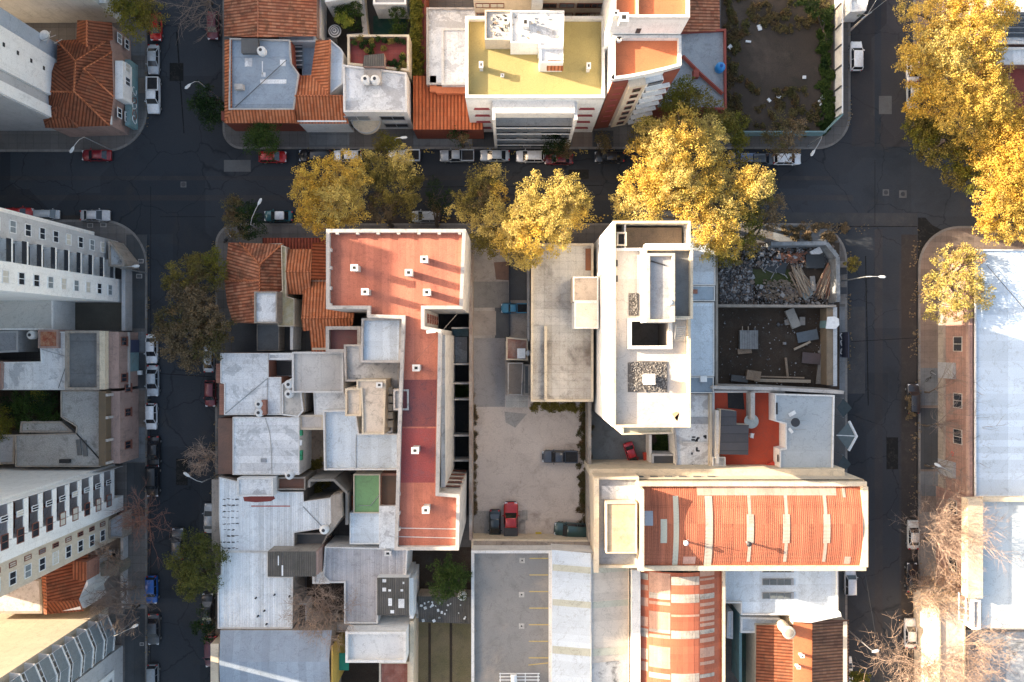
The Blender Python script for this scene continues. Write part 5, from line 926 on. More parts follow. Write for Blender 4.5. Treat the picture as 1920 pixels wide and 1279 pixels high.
for i in range(16): a, c = random.uniform(1410, 1470), random.uniform(480, 515); an = random.uniform(0, 3); plank(a, c, a+16*math.cos(an), c+16*math.sin(an), .6, .8, .1, rb_g, 'thin grey sticks tangled near the top of the rubble plot', 'grey sticks in the rubble plot')
def slab(name, px, py, lx, ly, ang, m, lab, cat='slab', z=.5, th=.25):
    x, y = P(px, py, z); return tag(MB().rbox(x, y, z, lx, ly, th, ang, .04).build(name, m, origin=(x, y, z-th/2)), lab, cat)
slab('dark_tarp', 1528, 490, 2.6, 2.0, .0, plain('tarp_dark', (.035, .04, .045), .6), 'dark flat sheet near the street corner of the rubble plot', 'tarp', .9); slab('dark_tarp', 1453, 500, 3.2, 1.6, -.2, plain('tarp_dark', (.035, .04, .045), .6), 'dark torn sheet left in the middle of the rubble plot', 'tarp', .6)
slab('concrete_slab', 1530, 473, 1.6, 1.0, .5, roof_white, 'white broken slab at the top of the rubble plot', z=.9); slab('concrete_slab', 1402, 530, .9, 1.8, 0, concrete_worn, 'upright tan slab at the edge of the left rubble heap', z=.7); slab('concrete_slab', 1512, 550, 1.6, 1.4, .7, M('slab_bluish', (.30, .33, .33)), 'pale blue-grey slab where the planks meet', z=.7); slab('concrete_slab', 1524, 532, .7, 2.2, .1, concrete, 'grey board lying between the two plank fans', z=1.0)
pg = concrete
slab('pallet', 1403, 637, 2.6, 2.7, 0, M('pallet_grey', (.27, .27, .27), (.2, .2, .2), grime=.5, lines=[('v', .35, .06, .5)]), 'square grey pallet stack standing in the pit', 'pallet', .7, .8)
for dx in (-11, 0, 13): plank(1403+dx, 620, 1403+dx, 612, .9, .9, .12, wd2, 'short light bars sticking out of the grey pallet in the pit', 'bars of the grey pallet')
slab('pallet', 1396, 658, 2.0, .8, .1, wood, 'small wooden pallet just below the grey pallet stack', 'pallet', .4, .3)
slab('concrete_slab', 1486, 597, 1.3, 2.8, .4, M('slab_greyw', (.32, .30, .27), (.26, .24, .22), grime=.4), 'long pale slab pile in the upper pit', z=.6, th=.6); slab('concrete_slab', 1504, 602, .8, 1.2, 0, concrete, 'small pale slab right of the long slab pile', z=.5); slab('concrete_slab', 1477, 604, .9, .8, .2, concrete, 'small pale slab left of the long slab pile', z=.4)
slab('metal_sheet', 1514, 630, 3.0, 1.5, .2, plain('sheet_bluegrey', (.10, .12, .14), .5), 'blue-grey sheet lying in the right part of the pit', 'metal sheet', .5, .1); slab('beam', 1504, 648, 2.6, .3, .45, wd2, 'light beam lying below the blue-grey sheet', 'beam', .5); slab('beam', 1475, 690, .3, 3.0, .1, wood, 'upright-lying beam in the lower pit', 'beam', .6)
slab('beam', 1467, 714, 8.0, .45, -.02, wd2, 'long pale beam along the bottom of the pit', 'beam', .7, .3); slab('beam', 1462, 707, 7.0, .2, -.03, wood, 'thin long beam just above the pale beam in the pit', 'beam', .7, .2); slab('box_crate', 1412, 704, 2.0, 1.4, -.15, wood, 'brown crate in the lower left of the pit', 'crate', .7, .8); slab('box_crate', 1386, 710, 2.4, .9, -.1, concrete_dk, 'long grey crate left of the brown crate in the pit', 'crate', .5, .5)
slab('metal_sheet', 1521, 672, 2.6, 1.6, -.1, M('sheet_rusty', (.13, .095, .095), (.09, .08, .08), grime=.5), 'rusty sheet against the ramp in the pit', 'metal sheet', .5, .1)
tag(MB().prism(ccw(W3([(1538, 650), (1548, 650), (1547, 720), (1530, 720)], .4)), .19, .45).build('ramp', concrete, origin=P(1540, 690)+(.18,)), 'narrow concrete ramp along the right side of the pit', 'ramp')
rubble(170, lambda: (random.uniform(1348, 1548), random.uniform(580, 722)), .06, .22, ['small stones and scraps on the pit floor', 'dark clods on the pit floor'], [rb_g, rb_d], 'pit_debris')
x, y = P(1560, 605, 2.6); c = thing('site_shed', 'small white-topped site hut wedged in the pit street wall', 'hut', (x, y, .17)); hx = [(x-.9, y-.75), (x+.3, y-.8), (x+.75, y-.3), (x+.7, y+.45), (x+.2, y+.75), (x-.7, y+.7)]
MB().prism(hx, .17, 2.9).build('body', w_teal, c); MB().prism([(a, d) for a, d in inset(ccw(hx), -.12)], 2.9, 3.02).build('roof', white_p, c)
# ---------------- red terrace house and its grey roof ----------------
b = bldg('low building with a red painted roof terrace, chairs and a round table', R(1334, 732, 1470, 891), 5.0, w_white, red_floor, .5, .3, par_w)
xw0 = P(1399, 0, 5)[0]; MB().box(xw0, xw0+.55, P(0, 784, 5)[1], P(0, 734, 5)[1], 5.01, 7.2).build('terrace_wall', par_m, b)
MB().prism(ccw(W3([(1364, 733), (1393, 733), (1396, 768), (1365, 765)], 5.02)), 5.01, 5.06).build('dark_opening', dark_in, b)
MB().box(P(1337, 0, 5)[0], P(1347, 0, 6.4)[0], P(0, 866, 5)[1], P(0, 768, 5)[1], 5.01, 6.8).build('terrace_wall', par_w, b)
s = bldg('dark ribbed lean-to roof on the red terrace', [(1352, 768), (1381, 771), (1381, 796), (1404, 797), (1403, 853), (1349, 852)], 7.4, w_cream, M('leanto_dark', (.075, .075, .085), (.06, .06, .07), grime=.2, lines=[('v', 1.15, .06, .9)]), 0, name='lean_to', cat='roof', z0=5.0)
bldg('grey lidded box in the shaded corner of the red terrace', R(1336, 857, 1360, 875), 6.2, w_white, concrete_worn, .15, .12, name='storage_box', cat='box', z0=5.0)
def chair(px, py, z, rot, lab):
    x, y = P(px, py, z); c = thing('plastic_chair', lab, 'chair', (x, y, z), 'white plastic chairs'); ca, sa = math.cos(rot), math.sin(rot)
    MB().rbox(x, y, z+.45, .55, .52, .06, rot).build('seat', white_p, c); MB().rbox(x-sa*.3, y+ca*.3, z+.75, .55, .07, .55, rot).build('backrest', white_p, c)
    for sx_, sy_ in ((-.22, -.2), (.22, -.2), (-.22, .22), (.22, .22)): MB().box(x+sx_*ca-sy_*sa-.03, x+sx_*ca-sy_*sa+.03, y+sx_*sa+sy_*ca-.03, y+sx_*sa+sy_*ca+.03, z+.01, z+.43).build('leg', white_p, c)
    for sx_ in (-.3, .3): MB().rbox(x+sx_*ca, y+sx_*sa, z+.65, .06, .5, .05, rot).build('armrest', white_p, c)
chair(1408, 816, 5.0, 1.4, 'white plastic chair beside the dark ribbed roof on the red terrace'); chair(1394, 880, 5.0, .1, 'white plastic chair in the sunlit bottom of the red terrace')
x, y = P(1409, 790, 5.8); tb = thing('round_table', 'round pale glass table on the red terrace', 'table', (x, y, 5)); MB().lathe(x, y, [(.95, 5.72), (1.0, 5.76), (1.0, 5.8)], 28).build('tabletop', M('table_glass', (.42, .47, .47), (.36, .41, .41), big=1), tb); MB().lathe(x, y, [(.4, 5.02), (.08, 5.1), (.08, 5.7)], 12).build('stand', white_p, tb)
x, y = P(1446, 872, 5.5); tag(MB().rbox(x, y, 5.35, 1.0, .7, .5, .3).rbox(x+.2, y-.8, 5.3, .8, .5, .4, .1).build('toy_pile', plain('toy_red', (.5, .05, .03)), origin=(x, y, 5)), 'red bin and small things in the right corner of the red terrace', 'bin')
b = bldg('large pale grey flat roof beside the east street, right of the red terrace', [(1452, 738), (1564, 741), (1561, 898), (1461, 898), (1461, 842), (1472, 840), (1472, 795), (1452, 790)], 7.4, w_white, M('roof_palegrey', (.44, .48, .51), (.39, .43, .46), grime=.12, lines=[('v', 5, .04, .1)]), .2, .2, par_w)
for q in (R(1455, 755, 1458, 777), R(1457, 852, 1460, 866)): MB().prism(ccw(W3(q, 7.6)), 7.61, 7.66).build('slit_window', dark_in, b)
x, y = P(1491, 792, 8.4); r = thing('dish_antenna', 'dark mesh dish antenna on the pale grey flat roof', 'antenna', (x, y, 7.4)); MB().lathe(x, y, [(.08, 7.42), (.1, 8.1), (.55, 8.3), (.62, 8.5)], 18).build('dish', metal_d, r); MB().tube([(x-1.6, y+.4, 8.2), (x+1.4, y+.25, 8.2)], .04, 4).tube([(x-.1, y-1, 8.2), (x+1.6, y-1, 8.2)], .04, 4).build('aerial', metal_g, r); MB().rbox(x-.1, y+1.1, 7.55, 1.0, .5, .08, .5).rbox(x-.3, y-1.2, 7.55, .8, .4, .08, -.9).build('base_plate', white_p, r)
for k, (c, s_) in enumerate(((765, 1.35), (870, 1.2))):
    x, y = P(1582, c, 2.9); t = thing('shade_sail', ['large dark diamond shade sail over the pavement, upper', 'small dark diamond shade sail over the pavement, lower'][k], 'shade sail', (x, y, .15))
    MB().add([(x, y+s_, 2.8), (x+s_*.8, y, 3.1), (x, y-s_, 2.8), (x-s_*.8, y, 3.1), (x, y, 2.95)], [(0, 4, 1), (1, 4, 2), (2, 4, 3), (3, 4, 0)]).build('sail', plain('sail_dark', (.035, .05, .055), .7), t)
    for dx_, dy_ in ((0, s_), (0, -s_)): MB().tube([(x+dx_, y+dy_, .15), (x+dx_, y+dy_, 2.8)], .05, 6).build('post', metal_g, t)
x, y = P(1588, 818, 3); t = thing('canopy', 'white-edged pointed canopy jutting over the east street pavement', 'canopy', (x, y, .15))
A = [P(1592, 790, 3.2)+(3.2,), P(1606, 818, 3.2)+(3.2,), P(1591, 845, 3.2)+(3.2,)]; i0 = P(1568, 816, 3.4)
MB().add([A[0], A[1], A[2], (i0[0], i0[1], 3.5)], [(0, 3, 1), (1, 3, 2)]).build('cloth', plain('sail_grey', (.10, .125, .13), .7), t)
MB().tube(A, .2, 5).build('edge', white_p, t); MB().tube([A[1], (i0[0], i0[1], 3.5)], .06, 5).build('rib', white_p, t); MB().tube([(A[1][0], A[1][1], .1), A[1]], .06, 6).build('post', metal_g, t)
# light roof with drawings, courtyard pieces
b = bldg('light grey roof with dark painted squiggles, between the tower and the red terrace', [(1285, 738), (1336, 738), (1334, 886), (1266, 886), (1266, 850), (1263, 800), (1285, 798)], 5.0, w_white, roof_pale, .3, .25, par_m)
random.seed(9)
for i in range(15):
    a, c = random.choice([(random.uniform(1296, 1325), random.uniform(817, 828)), (random.uniform(1294, 1318), random.uniform(840, 876))]); x, y = P(a, c, 5); MB().rbox(x, y, 5.03, random.uniform(.2, .6), random.uniform(.12, .3), .03, random.choice([0, 1.57])).build('painted_mark', metal_d, b)
MB().box(P(1279, 0, 5)[0], P(1327, 0, 5)[0], P(0, 829.5, 5)[1], P(0, 828, 5)[1], 5.01, 5.5).build('low_wall', par_w, b); MB().box(P(1287, 0, 5)[0], P(1327, 0, 5)[0], P(0, 795, 5)[1], P(0, 782, 5)[1], 5.01, 5.12).build('roof_step', roof_grey, b); patch(R(1268, 846, 1285, 884), 5.008, 'roof_patch', roof_white, b)
bldg('dark flat roof above the red vault wall, right of the red car court', R(1222, 851, 1268, 882), 3.6, w_grey, M('roof_charcoal', (.085, .09, .10), (.065, .07, .08), grime=.2), .2); sheet('court_floor', R(1222, 812, 1264, 852), dirt_dark, .2)
tag(MB().box(P(1217, 0, 3)[0], P(1222, 0, 3)[0], P(0, 888, 3)[1], P(0, 816, 3)[1], .18, 3).build('boundary_wall', par_w, origin=P(1219, 850)+(.18,)), 'white wall between the red car and the dark planted court', 'wall')
x, y = P(1211, 858, .6); tag(MB().rbox(x, y, .55, .7, 1.5, .7, .1).rbox(x, y-1.2, .5, .6, .9, .6, 0).build('red_kayak', plain('kayak_red', (.5, .05, .025), .4), origin=(x, y, .17)), 'red plastic gear leaning on the wall beside the red car', 'equipment')
tag(MB().box(P(1331, 0, 6)[0], P(1335, 0, 6)[0], P(0, 890, 6)[1], P(0, 738, 6)[1], 0, 6.0).build('party_wall', w_cream, origin=P(1333, 820)+(0,)), 'cream party wall between the light grey roof and the red terrace', 'wall')
# ---------------- red vault hall ----------------
ZV = 12.0
def vault(parent, x0, x1, y0, y1, z, rise, axis, m, name='roof', seg=16, off=0.0, t0=0.0, t1=1.0, up=0.0):
    """arched sheet: axis 'x' runs along x; t0..t1 is the covered share of the arc"""
    mb = MB(); pr = []
    n_ = max(2, int(seg*(t1-t0)+.5))
    for i in range(n_+1):
        t = t0+(t1-t0)*i/n_; s = 2*t-1; pr.append((t, z+up+rise*(1-s*s)))
    for (ta, za), (tb, zb) in zip(pr, pr[1:]):
        if axis == 'x': a, c = y0+(y1-y0)*ta, y0+(y1-y0)*tb; mb.quad((x0, a, za), (x1, a, za), (x1, c, zb), (x0, c, zb))
        else: a, c = x0+(x1-x0)*ta, x0+(x1-x0)*tb; mb.quad((a, y1, za), (a, y0, za), (c, y0, zb), (c, y1, zb))
    return mb.build(name, m, parent, True)
XV = lambda p, z=ZV: P(p, 0, z)[0]
YV = lambda p, z=ZV: P(0, p, z)[1]
V = thing('vaulted_hall', 'long hall with an arched rust-red sheet roof and pale cross strips', 'building', (XV(1400), YV(985), 0))
hall = [(XV(1196), YV(1068)), (XV(1622), YV(1068)), (XV(1622), YV(900)), (XV(1196), YV(900))]
MB().prism(hall, 0, ZV-.4, top=False).build('wall', w_cream, V)
MB().box(XV(1196), XV(1622), YV(910.5), YV(902), ZV-.4, ZV+.55).build('parapet', par_c, V); MB().box(XV(1196), XV(1622), YV(1069), YV(1060), ZV-.4, ZV+.35).build('parapet', par_c, V)
for a, d in ((1196, 1201), (1612, 1622)):
    MB().box(XV(a), XV(d), YV(1060), YV(910.5), ZV-.4, ZV+(.9 if a > 1300 else 2.8)).build('gable_parapet', par_c, V)
X0, X1, Y0, Y1 = XV(1201), XV(1612), YV(1060), YV(910.5)
vault(V, X0, X1, Y0, Y1, ZV, 1.0, 'x', red_metal, seg=24)
for a, w_, t0, t1, m in ((1236, 12, .3, .60, green_sheet), (1260, 10, .0, .88, green_sheet), (1319, 14, .0, .88, sky_sheet), (1399, 6, .05, .92, sky_sheet), (1396, 13, .3, .66, sky_sheet), (1467, 6, .05, .92, sky_sheet), (1463, 13, .3, .66, sky_sheet), (1540, 6, .05, .9, sky_sheet), (1538, 13, .3, .66, sky_sheet), (1577, 6, .86, .97, sky_sheet), (1581, 12, .02, .12, pink_sheet)):
    vault(V, XV(a), XV(a+w_), Y0, Y1, ZV, 1.0, 'x', m, 'light_strip', 24, t0=t0, t1=t1, up=.03 if w_ < 13 else .06)
vault(V, XV(1306), XV(1566), Y0, Y1, ZV, 1.0, 'x', pink_sheet, 'faded_strip', 24, t0=.885, t1=.985, up=.045); vault(V, XV(1280), XV(1303), Y0, Y1, ZV, 1.0, 'x', pink_sheet, 'faded_strip', 24, t0=.02, t1=.12, up=.02)
vault(V, XV(1203), XV(1222), Y0, Y1, ZV, 1.0, 'x', M('vault_bluish', (.42, .44, .50)), 'faded_strip', 24, t0=.52, t1=.7, up=.02)
for a, c, l in ((1286, 1018, 'small pale roof cowl left on the vaulted red roof'), (1404, 1020, 'dark roof cowl in the middle of the vaulted red roof')):
    x, y = P(a, c, 14); r = thing('roof_cowl', l, 'vent', (x, y, 13.3)); MB().lathe(x, y, [(.14, 13.0), (.14, 14.0)], 12).build('pipe', metal_g, r); MB().lathe(x, y, [(.28, 14.0), (.34, 14.15), (.12, 14.3)], 14).build('cap', metal_d if a > 1300 else white_p, r)
tag(MB().tube([P(1290, 1012, 15)+(15.0,), P(1292, 1014, 13.7)+(13.4,)], .05, 4).build('pole', metal_g), 'slim leaning pole beside the pale roof cowl on the vaulted red roof', 'pole')
b = bldg('cream service block with a mustard floor at the west end of the vaulted hall', [(1113, 893), (1197, 893), (1197, 1063), (1118, 1063)], 11.4, w_cream, roof_grey, .5, .35, par_c)
MB().box(XV(1113, 11.9), XV(1122, 11.9), YV(1072), YV(896), 11.91, 12.5).build('parapet', par_c, b)
bldg('raised ochre-stained roof room on the cream service block', R(1136, 942, 1194, 1037), 13.4, w_cream, M('roof_ochre_stain', (.50, .39, .28), (.48, .36, .20), big=.4, grime=.5), .2, .15, par_c, z0=11.4)
patch(R(1128, 911, 1190, 936), 11.44, 'roof_patch', roof_white, b)
tag(MB().box(P(1106, 0, 9)[0], P(1580, 0, 8)[0], YV(900)-.02+.02, YV(900)+.9, 0, 8.6).build('buttress_wall', par_c, origin=(XV(1350), YV(898), 0)), 'long cream wall shelf along the north side of the vaulted hall', 'wall')
for i in range(6):
    x = XV(1200+27*i, 10); MB().box(x-.5, x+.5, YV(900)+.0, YV(900)+.12, 9.4, 9.9).build('wall_vent', concrete_dk, V)
# ---------------- second vault, blue roof, corner houses ----------------
ZQ = 8.0; XQ = lambda p, z=ZQ: P(p, 0, z)[0]; YQ = lambda p, z=ZQ: P(0, p, z)[1]
V2 = thing('vaulted_hall', 'patchwork vaulted roof of red and faded white sheets running to the bottom edge', 'building', (XQ(1276), YQ(1180), 0))
MB().prism([(XQ(1180), YQ(1440)), (XQ(1358), YQ(1440)), (XQ(1358), YQ(1066)), (XQ(1180), YQ(1066))], 0, ZQ-.2, top=False).build('wall', w_cream, V2)
MB().box(XQ(1183), XQ(1199), YQ(1440), YQ(1066), ZQ-.3, ZQ+.8).build('parapet', par_w, V2); MB().box(XQ(1353), XQ(1358), YQ(1440), YQ(1066), ZQ-.3, ZQ+.5).build('parapet', par_c, V2)
X0, X1 = XQ(1199), XQ(1353); vault(V2, X0, X1, YQ(1440), YQ(1067), ZQ, 1.8, 'y', M('roof_rust_v2', (.50, .15, .08), (.42, .12, .07), grime=.35, gcol=(.25, .09, .06), big=.5, lines=[('v', 1.1, .04, .3), ('u', 1.1, .04, .2)]))
random.seed(14)
cols = [(.01, .10), (.10, .35), (.35, .70), (.70, .90), (.90, .99)]
pale = M('sheet_fadedpink', (.56, .34, .25), (.50, .28, .20), grime=.3, lines=[('v', .5, .04, .2)])
spec = {1: [(1074, 1112, 0), (1112, 1123, 1), (1128, 1134, 0), (1147, 1180, 0), (1180, 1186, 1), (1190, 1196, 0), (1212, 1252, 0), (1262, 1272, 1)],
        2: [(1079, 1095, 1), (1112, 1128, 1), (1180, 1195, 1), (1150, 1154, 0), (1260, 1276, 1)],
        3: [(1064, 1080, 0), (1084, 1088, 0), (1096, 1104, 0), (1113, 1123, 1), (1130, 1136, 0), (1142, 1150, 0), (1156, 1164, 0), (1168, 1174, 0), (1180, 1188, 1), (1196, 1204, 0), (1214, 1232, 0), (1240, 1246, 0), (1263, 1270, 1)],
        0: [(1078, 1090, 1), (1100, 1110, 0), (1124, 1140, 0), (1160, 1178, 0), (1182, 1198, 1), (1220, 1240, 0), (1245, 1262, 0)]}
for k, rows in spec.items():
    for a, c, w_ in rows: vault(V2, X0, X1, YQ(c, ZQ+1.2), YQ(a, ZQ+1.2), ZQ, 1.8, 'y', sky_sheet if w_ else pale, 'light_strip', 18, t0=cols[k][0]+.004, t1=cols[k][1]-.004, up=.03+.01*w_)
b = bldg('pale blue metal roof with three rows of dark skylights beside the east street', [(1358, 1040), (1570, 1040), (1570, 1150), (1480, 1152), (1388, 1152), (1388, 1130), (1358, 1130)], 6.0, w_white, roof_sky, .3, .2, par_w)
for c in (1068, 1092, 1117.5):
    sk = MB().box(P(1430, 0, 6.3)[0], P(1489, 0, 6.3)[0], P(0, c+6, 6.3)[1], P(0, c-6, 6.3)[1], 6.02, 6.2).build('skylight', roof_grey, b)
    for i in range(4): MB().box(P(1431+13.6*i, 0, 6.3)[0], P(1442.5+13.6*i, 0, 6.3)[0], P(0, c+5, 6.3)[1], P(0, c-5, 6.3)[1], 6.2, 6.28).build('pane', M('pane_grey', (.13, .15, .16), (.10, .12, .13)), sk)
bldg('narrow blue-white strip roof beside the dark alley at the bottom', [(1364, 1146), (1374, 1146), (1374, 1198), (1362, 1196)], 4.5, w_grey, roof_sky, .1)
bldg('pale blue low terrace roof behind the tall round chimney', [(1388, 1156), (1462, 1158), (1462, 1175), (1418, 1176), (1418, 1186), (1388, 1186)], 4.2, w_white, roof_sky, .2)
tag(MB().prism(ccw(W3([(1487, 1158), (1576, 1148), (1578, 1156), (1520, 1168), (1488, 1166)], 7.2)), 0, 7.2).build('gable_wall', par_w, origin=P(1530, 1160)+(0,)), 'bright white slanted wall top under the pale blue roof, lower right', 'wall')
house('brown ribbed tile roof beside the small green yard, lower right', R(1417, 1172, 1490, 1420), 5.6, [[(1418, 1172, 5.6), (1490, 1172, 6.6), (1488, 1420, 6.6), (1416, 1420, 5.6)]], tile_br, w_cream)
b = bldg('sunlit orange terrace strip between two brown tile roofs, lower right', R(1487, 1164, 1525, 1420), 6.6, w_cream, orange_roof, 0)
house('dark brown tile roof at the street corner, bottom right', [(1523, 1166), (1592, 1162), (1592, 1420), (1522, 1420)], 6.0, [[(1523, 1162, 6.9), (1592, 1162, 5.8), (1592, 1420, 5.8), (1522, 1420, 6.9)]], tile_dk, w_cream)
x, y = P(1480, 1187, 8.8); r = thing('round_chimney', 'tall round cream chimney rising beside the orange terrace', 'chimney', (x, y, 5.6)); MB().lathe(x, y, [(.72, 5.5), (.72, 8.4), (.86, 8.45), (.86, 8.8), (.62, 8.82)], 26).build('shaft', w_cream, r, True); MB().lathe(x, y, [(.6, 8.83), (.5, 8.86), (.15, 8.92)], 16).build('flue', w_old, r)
for i, (a, c) in enumerate(((1505, 1231), (1498, 1252))): vent(a, c, 6.6, ['upper small white vent on the orange terrace strip', 'lower small white vent on the orange terrace strip'][i], .5, .4, 1.0)
tag(MB().box(P(1386, 0, 4)[0], P(1391, 0, 4)[0], P(0, 1280, 4)[1], P(0, 1152, 4)[1], .18, 4).build('boundary_wall', w_teal, origin=P(1388, 1200)+(.18,)), 'greenish old wall left of the small green yard', 'wall')
# ---------------- east block ----------------
ZE = 7.4
b = bldg('long pale blue metal shed roof behind a pink brick front, right edge', [(1826, 468), (2080, 468), (2080, 932), (1826, 932)], ZE, w_east, M('roof_east', (.56, .66, .78), (.50, .60, .72), grime=.08, big=.15, lines=[('u', 5.2, .05, .12), ('v', .9, .03, .07)]), .25, .2, par_w)
xe = P(1822, 0, ZE)[0]; ya, yb = P(0, 932, ZE)[1], P(0, 470, ZE)[1]
MB().box(xe-.35, xe-.0, ya, yb, 0, ZE+.2).build('front_wall', w_east, b); MB().box(xe-.7, xe-.36, ya, yb, 0, 1.6).build('plinth', w_old, b); MB().box(xe-.5, xe-.351, ya, yb, ZE-.5, ZE+.1).build('cornice', w_pink, b)
wins(b, 'W', xe-.35, [P(0, c, 3.5)[1] for c in (560, 645, 750, 817)], 2.1, [3.6], 2.2, par_m, glass_m); 
for c in (695, 880): MB().box(xe-.75, xe-.351, P(0, c+15, 3)[1], P(0, c-15, 3)[1], .2, 4.2).build('shutter_door', roof_grey, b)
xx = xe-.36; yy = P(0, 850, 3)[1]; MB().tube([(xx-.02, yy+.28*math.cos(t), 3.3+.28*math.sin(t)) for t in [k*math.pi/8 for k in range(17)]], .06, 4).build('no_entry_sign', plain('sign_red', (.5, .03, .03)), b)
b = bldg('pale metal roof behind a broad cream parapet, lower right edge', [(1815, 932), (2080, 940), (2080, 1180), (1838, 1180), (1838, 1134), (1815, 1128)], 8.2, w_east, M('roof_east2', (.55, .60, .63), (.50, .55, .58), grime=.1, lines=[('u', 4.2, .05, .15)]), .05, .2, par_m)
MB().box(P(1815, 0, 9.8)[0], P(1843, 0, 9.8)[0], P(0, 1122, 9.8)[1], P(0, 936, 9.8)[1], 8.26, 9.8).build('parapet', par_c, b); MB().box(P(1843, 0, 9)[0]+.01, P(2080, 0, 9)[0], P(0, 941, 9)[1], P(0, 933, 9)[1], 8.26, 9.0).build('gutter_wall', par_c, b)
wins(b, 'W', P(1815, 0, 8.2)[0]-.005, [P(0, c, 3.5)[1] for c in (947, 1055)], 2.0, [3.6], 2.0, par_m, glass_m)
b = bldg('grey low roofs at the lower right corner of the frame', [(1808, 1180), (2080, 1180), (2080, 1420), (1808, 1420)], 6.2, w_old, M('roof_greyblue2', (.24, .29, .34), (.20, .24, .28), grime=.3, lines=[('u', 5.2, .06, .3)]), .3)
patch([(1887, 1184), (2060, 1184), (2060, 1420), (1887, 1420)], 6.22, 'roof_patch', roof_mould, b)
b = bldg('cream wall-top walkway under bare trees, lower right', [(1758, 1130), (1808, 1120), (1808, 1420), (1762, 1420)], 6.6, w_cream, roof_cream, .3, .2, par_c)
r = thing('pergola', 'white lattice pergola frame against the grey box, lower right', 'pergola', P(1812, 1140, 7)+(6.6,))
for c in (1112, 1124, 1137, 1149, 1160): MB().tube([P(1797, c, 8)+(8,), P(1822, c+8, 8)+(8,)], .12, 4).build('bar', white_p, r)
for a in (1797, 1810, 1822): MB().tube([P(a, 1110+(a-1797)*.3, 8)+(8.12,), P(a, 1160+(a-1797)*.3, 8)+(8.12,)], .12, 4).build('bar', white_p, r)
bldg('grey box roof at the corner beside the white lattice pergola', R(1822, 1124, 1838, 1180), 8.6, w_white, roof_grey, .15)
# ---------------- trees ----------------
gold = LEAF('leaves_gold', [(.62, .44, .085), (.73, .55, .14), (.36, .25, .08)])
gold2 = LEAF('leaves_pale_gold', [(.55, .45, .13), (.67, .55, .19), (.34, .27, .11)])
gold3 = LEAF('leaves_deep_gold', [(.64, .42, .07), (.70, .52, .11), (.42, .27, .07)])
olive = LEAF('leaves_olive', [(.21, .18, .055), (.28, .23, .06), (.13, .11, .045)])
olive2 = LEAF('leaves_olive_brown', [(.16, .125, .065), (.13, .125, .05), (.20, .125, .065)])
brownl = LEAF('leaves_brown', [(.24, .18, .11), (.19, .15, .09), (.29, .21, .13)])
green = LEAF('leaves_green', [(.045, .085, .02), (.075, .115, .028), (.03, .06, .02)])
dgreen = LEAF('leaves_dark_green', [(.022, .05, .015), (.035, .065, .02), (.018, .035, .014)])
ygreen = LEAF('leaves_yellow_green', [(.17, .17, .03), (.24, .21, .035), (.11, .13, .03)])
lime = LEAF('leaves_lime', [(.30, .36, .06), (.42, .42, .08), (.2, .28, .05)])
grng = np.random.default_rng(11)
def leafmesh(name, lobes, mat, parent, size=.21, dens=12.0, flat=.62, clump=.72):
    """lobes: (x, y, z, r). Leaves gathered in clumps spread through each lobe."""
    P_, S_ = [], []
    for (x, y, z, r) in lobes:
        nc = max(1 if r < .15 else 6, int(dens*r*r/clump/clump*.42))
        d = grng.normal(size=(nc, 3)); d /= np.linalg.norm(d, axis=1)[:, None]; d[:, 2] = np.abs(d[:, 2])*1.0 - .30*(grng.random(nc) < .35)
        rad = r*grng.uniform(.35, 1.0, nc)**.55*(1 + .16*np.sin(3.1*np.arctan2(d[:, 1], d[:, 0])+x)+.1*np.sin(7*np.arctan2(d[:, 1], d[:, 0])+y))
        c = np.stack([x + d[:, 0]*rad, y + d[:, 1]*rad, z + d[:, 2]*rad*flat], 1)
        for ci in c:
            nl = int(grng.integers(34, 58)) if r > .15 else 4; cr = clump*grng.uniform(.55, 1.1)
            o = grng.normal(size=(nl, 3)); o /= np.linalg.norm(o, axis=1)[:, None]; o *= (cr*grng.random(nl)**.4)[:, None]; o[:, 2] *= .7
            P_.append(ci+o); S_.append(np.full(nl, size)*grng.uniform(.6, 1.25, nl))
    p = np.concatenate(P_); s = np.concatenate(S_); n = len(p)
    nv = grng.normal(size=(n, 3))*.75; nv[:, 2] += .75; nv /= np.linalg.norm(nv, axis=1)[:, None]
    a = np.cross(nv, grng.normal(size=(n, 3))); a /= np.linalg.norm(a, axis=1)[:, None]; b = np.cross(nv, a)
    a *= s[:, None]*.5; b *= s[:, None]*.5*.8
    v = np.stack([p-a, p-b*.9+a*.1, p+a, p+b*.9-a*.1], 1).reshape(-1, 3)
    o0 = WORLD[parent.name] if parent is not None else (0, 0, 0); v = v - np.array(o0)
    me = bpy.data.meshes.new(name); me.vertices.add(4*n); me.vertices.foreach_set('co', v.astype(np.float32).ravel())
    me.loops.add(4*n); me.loops.foreach_set('vertex_index', np.arange(4*n, dtype=np.int32)); me.polygons.add(n)
    me.polygons.foreach_set('loop_start', np.arange(0, 4*n, 4, dtype=np.int32)); me.update(calc_edges=True); me.materials.append(mat)
    o = bpy.data.objects.new(name, me); COL.objects.link(o); o.parent = parent; WORLD[o.name] = o0; return o
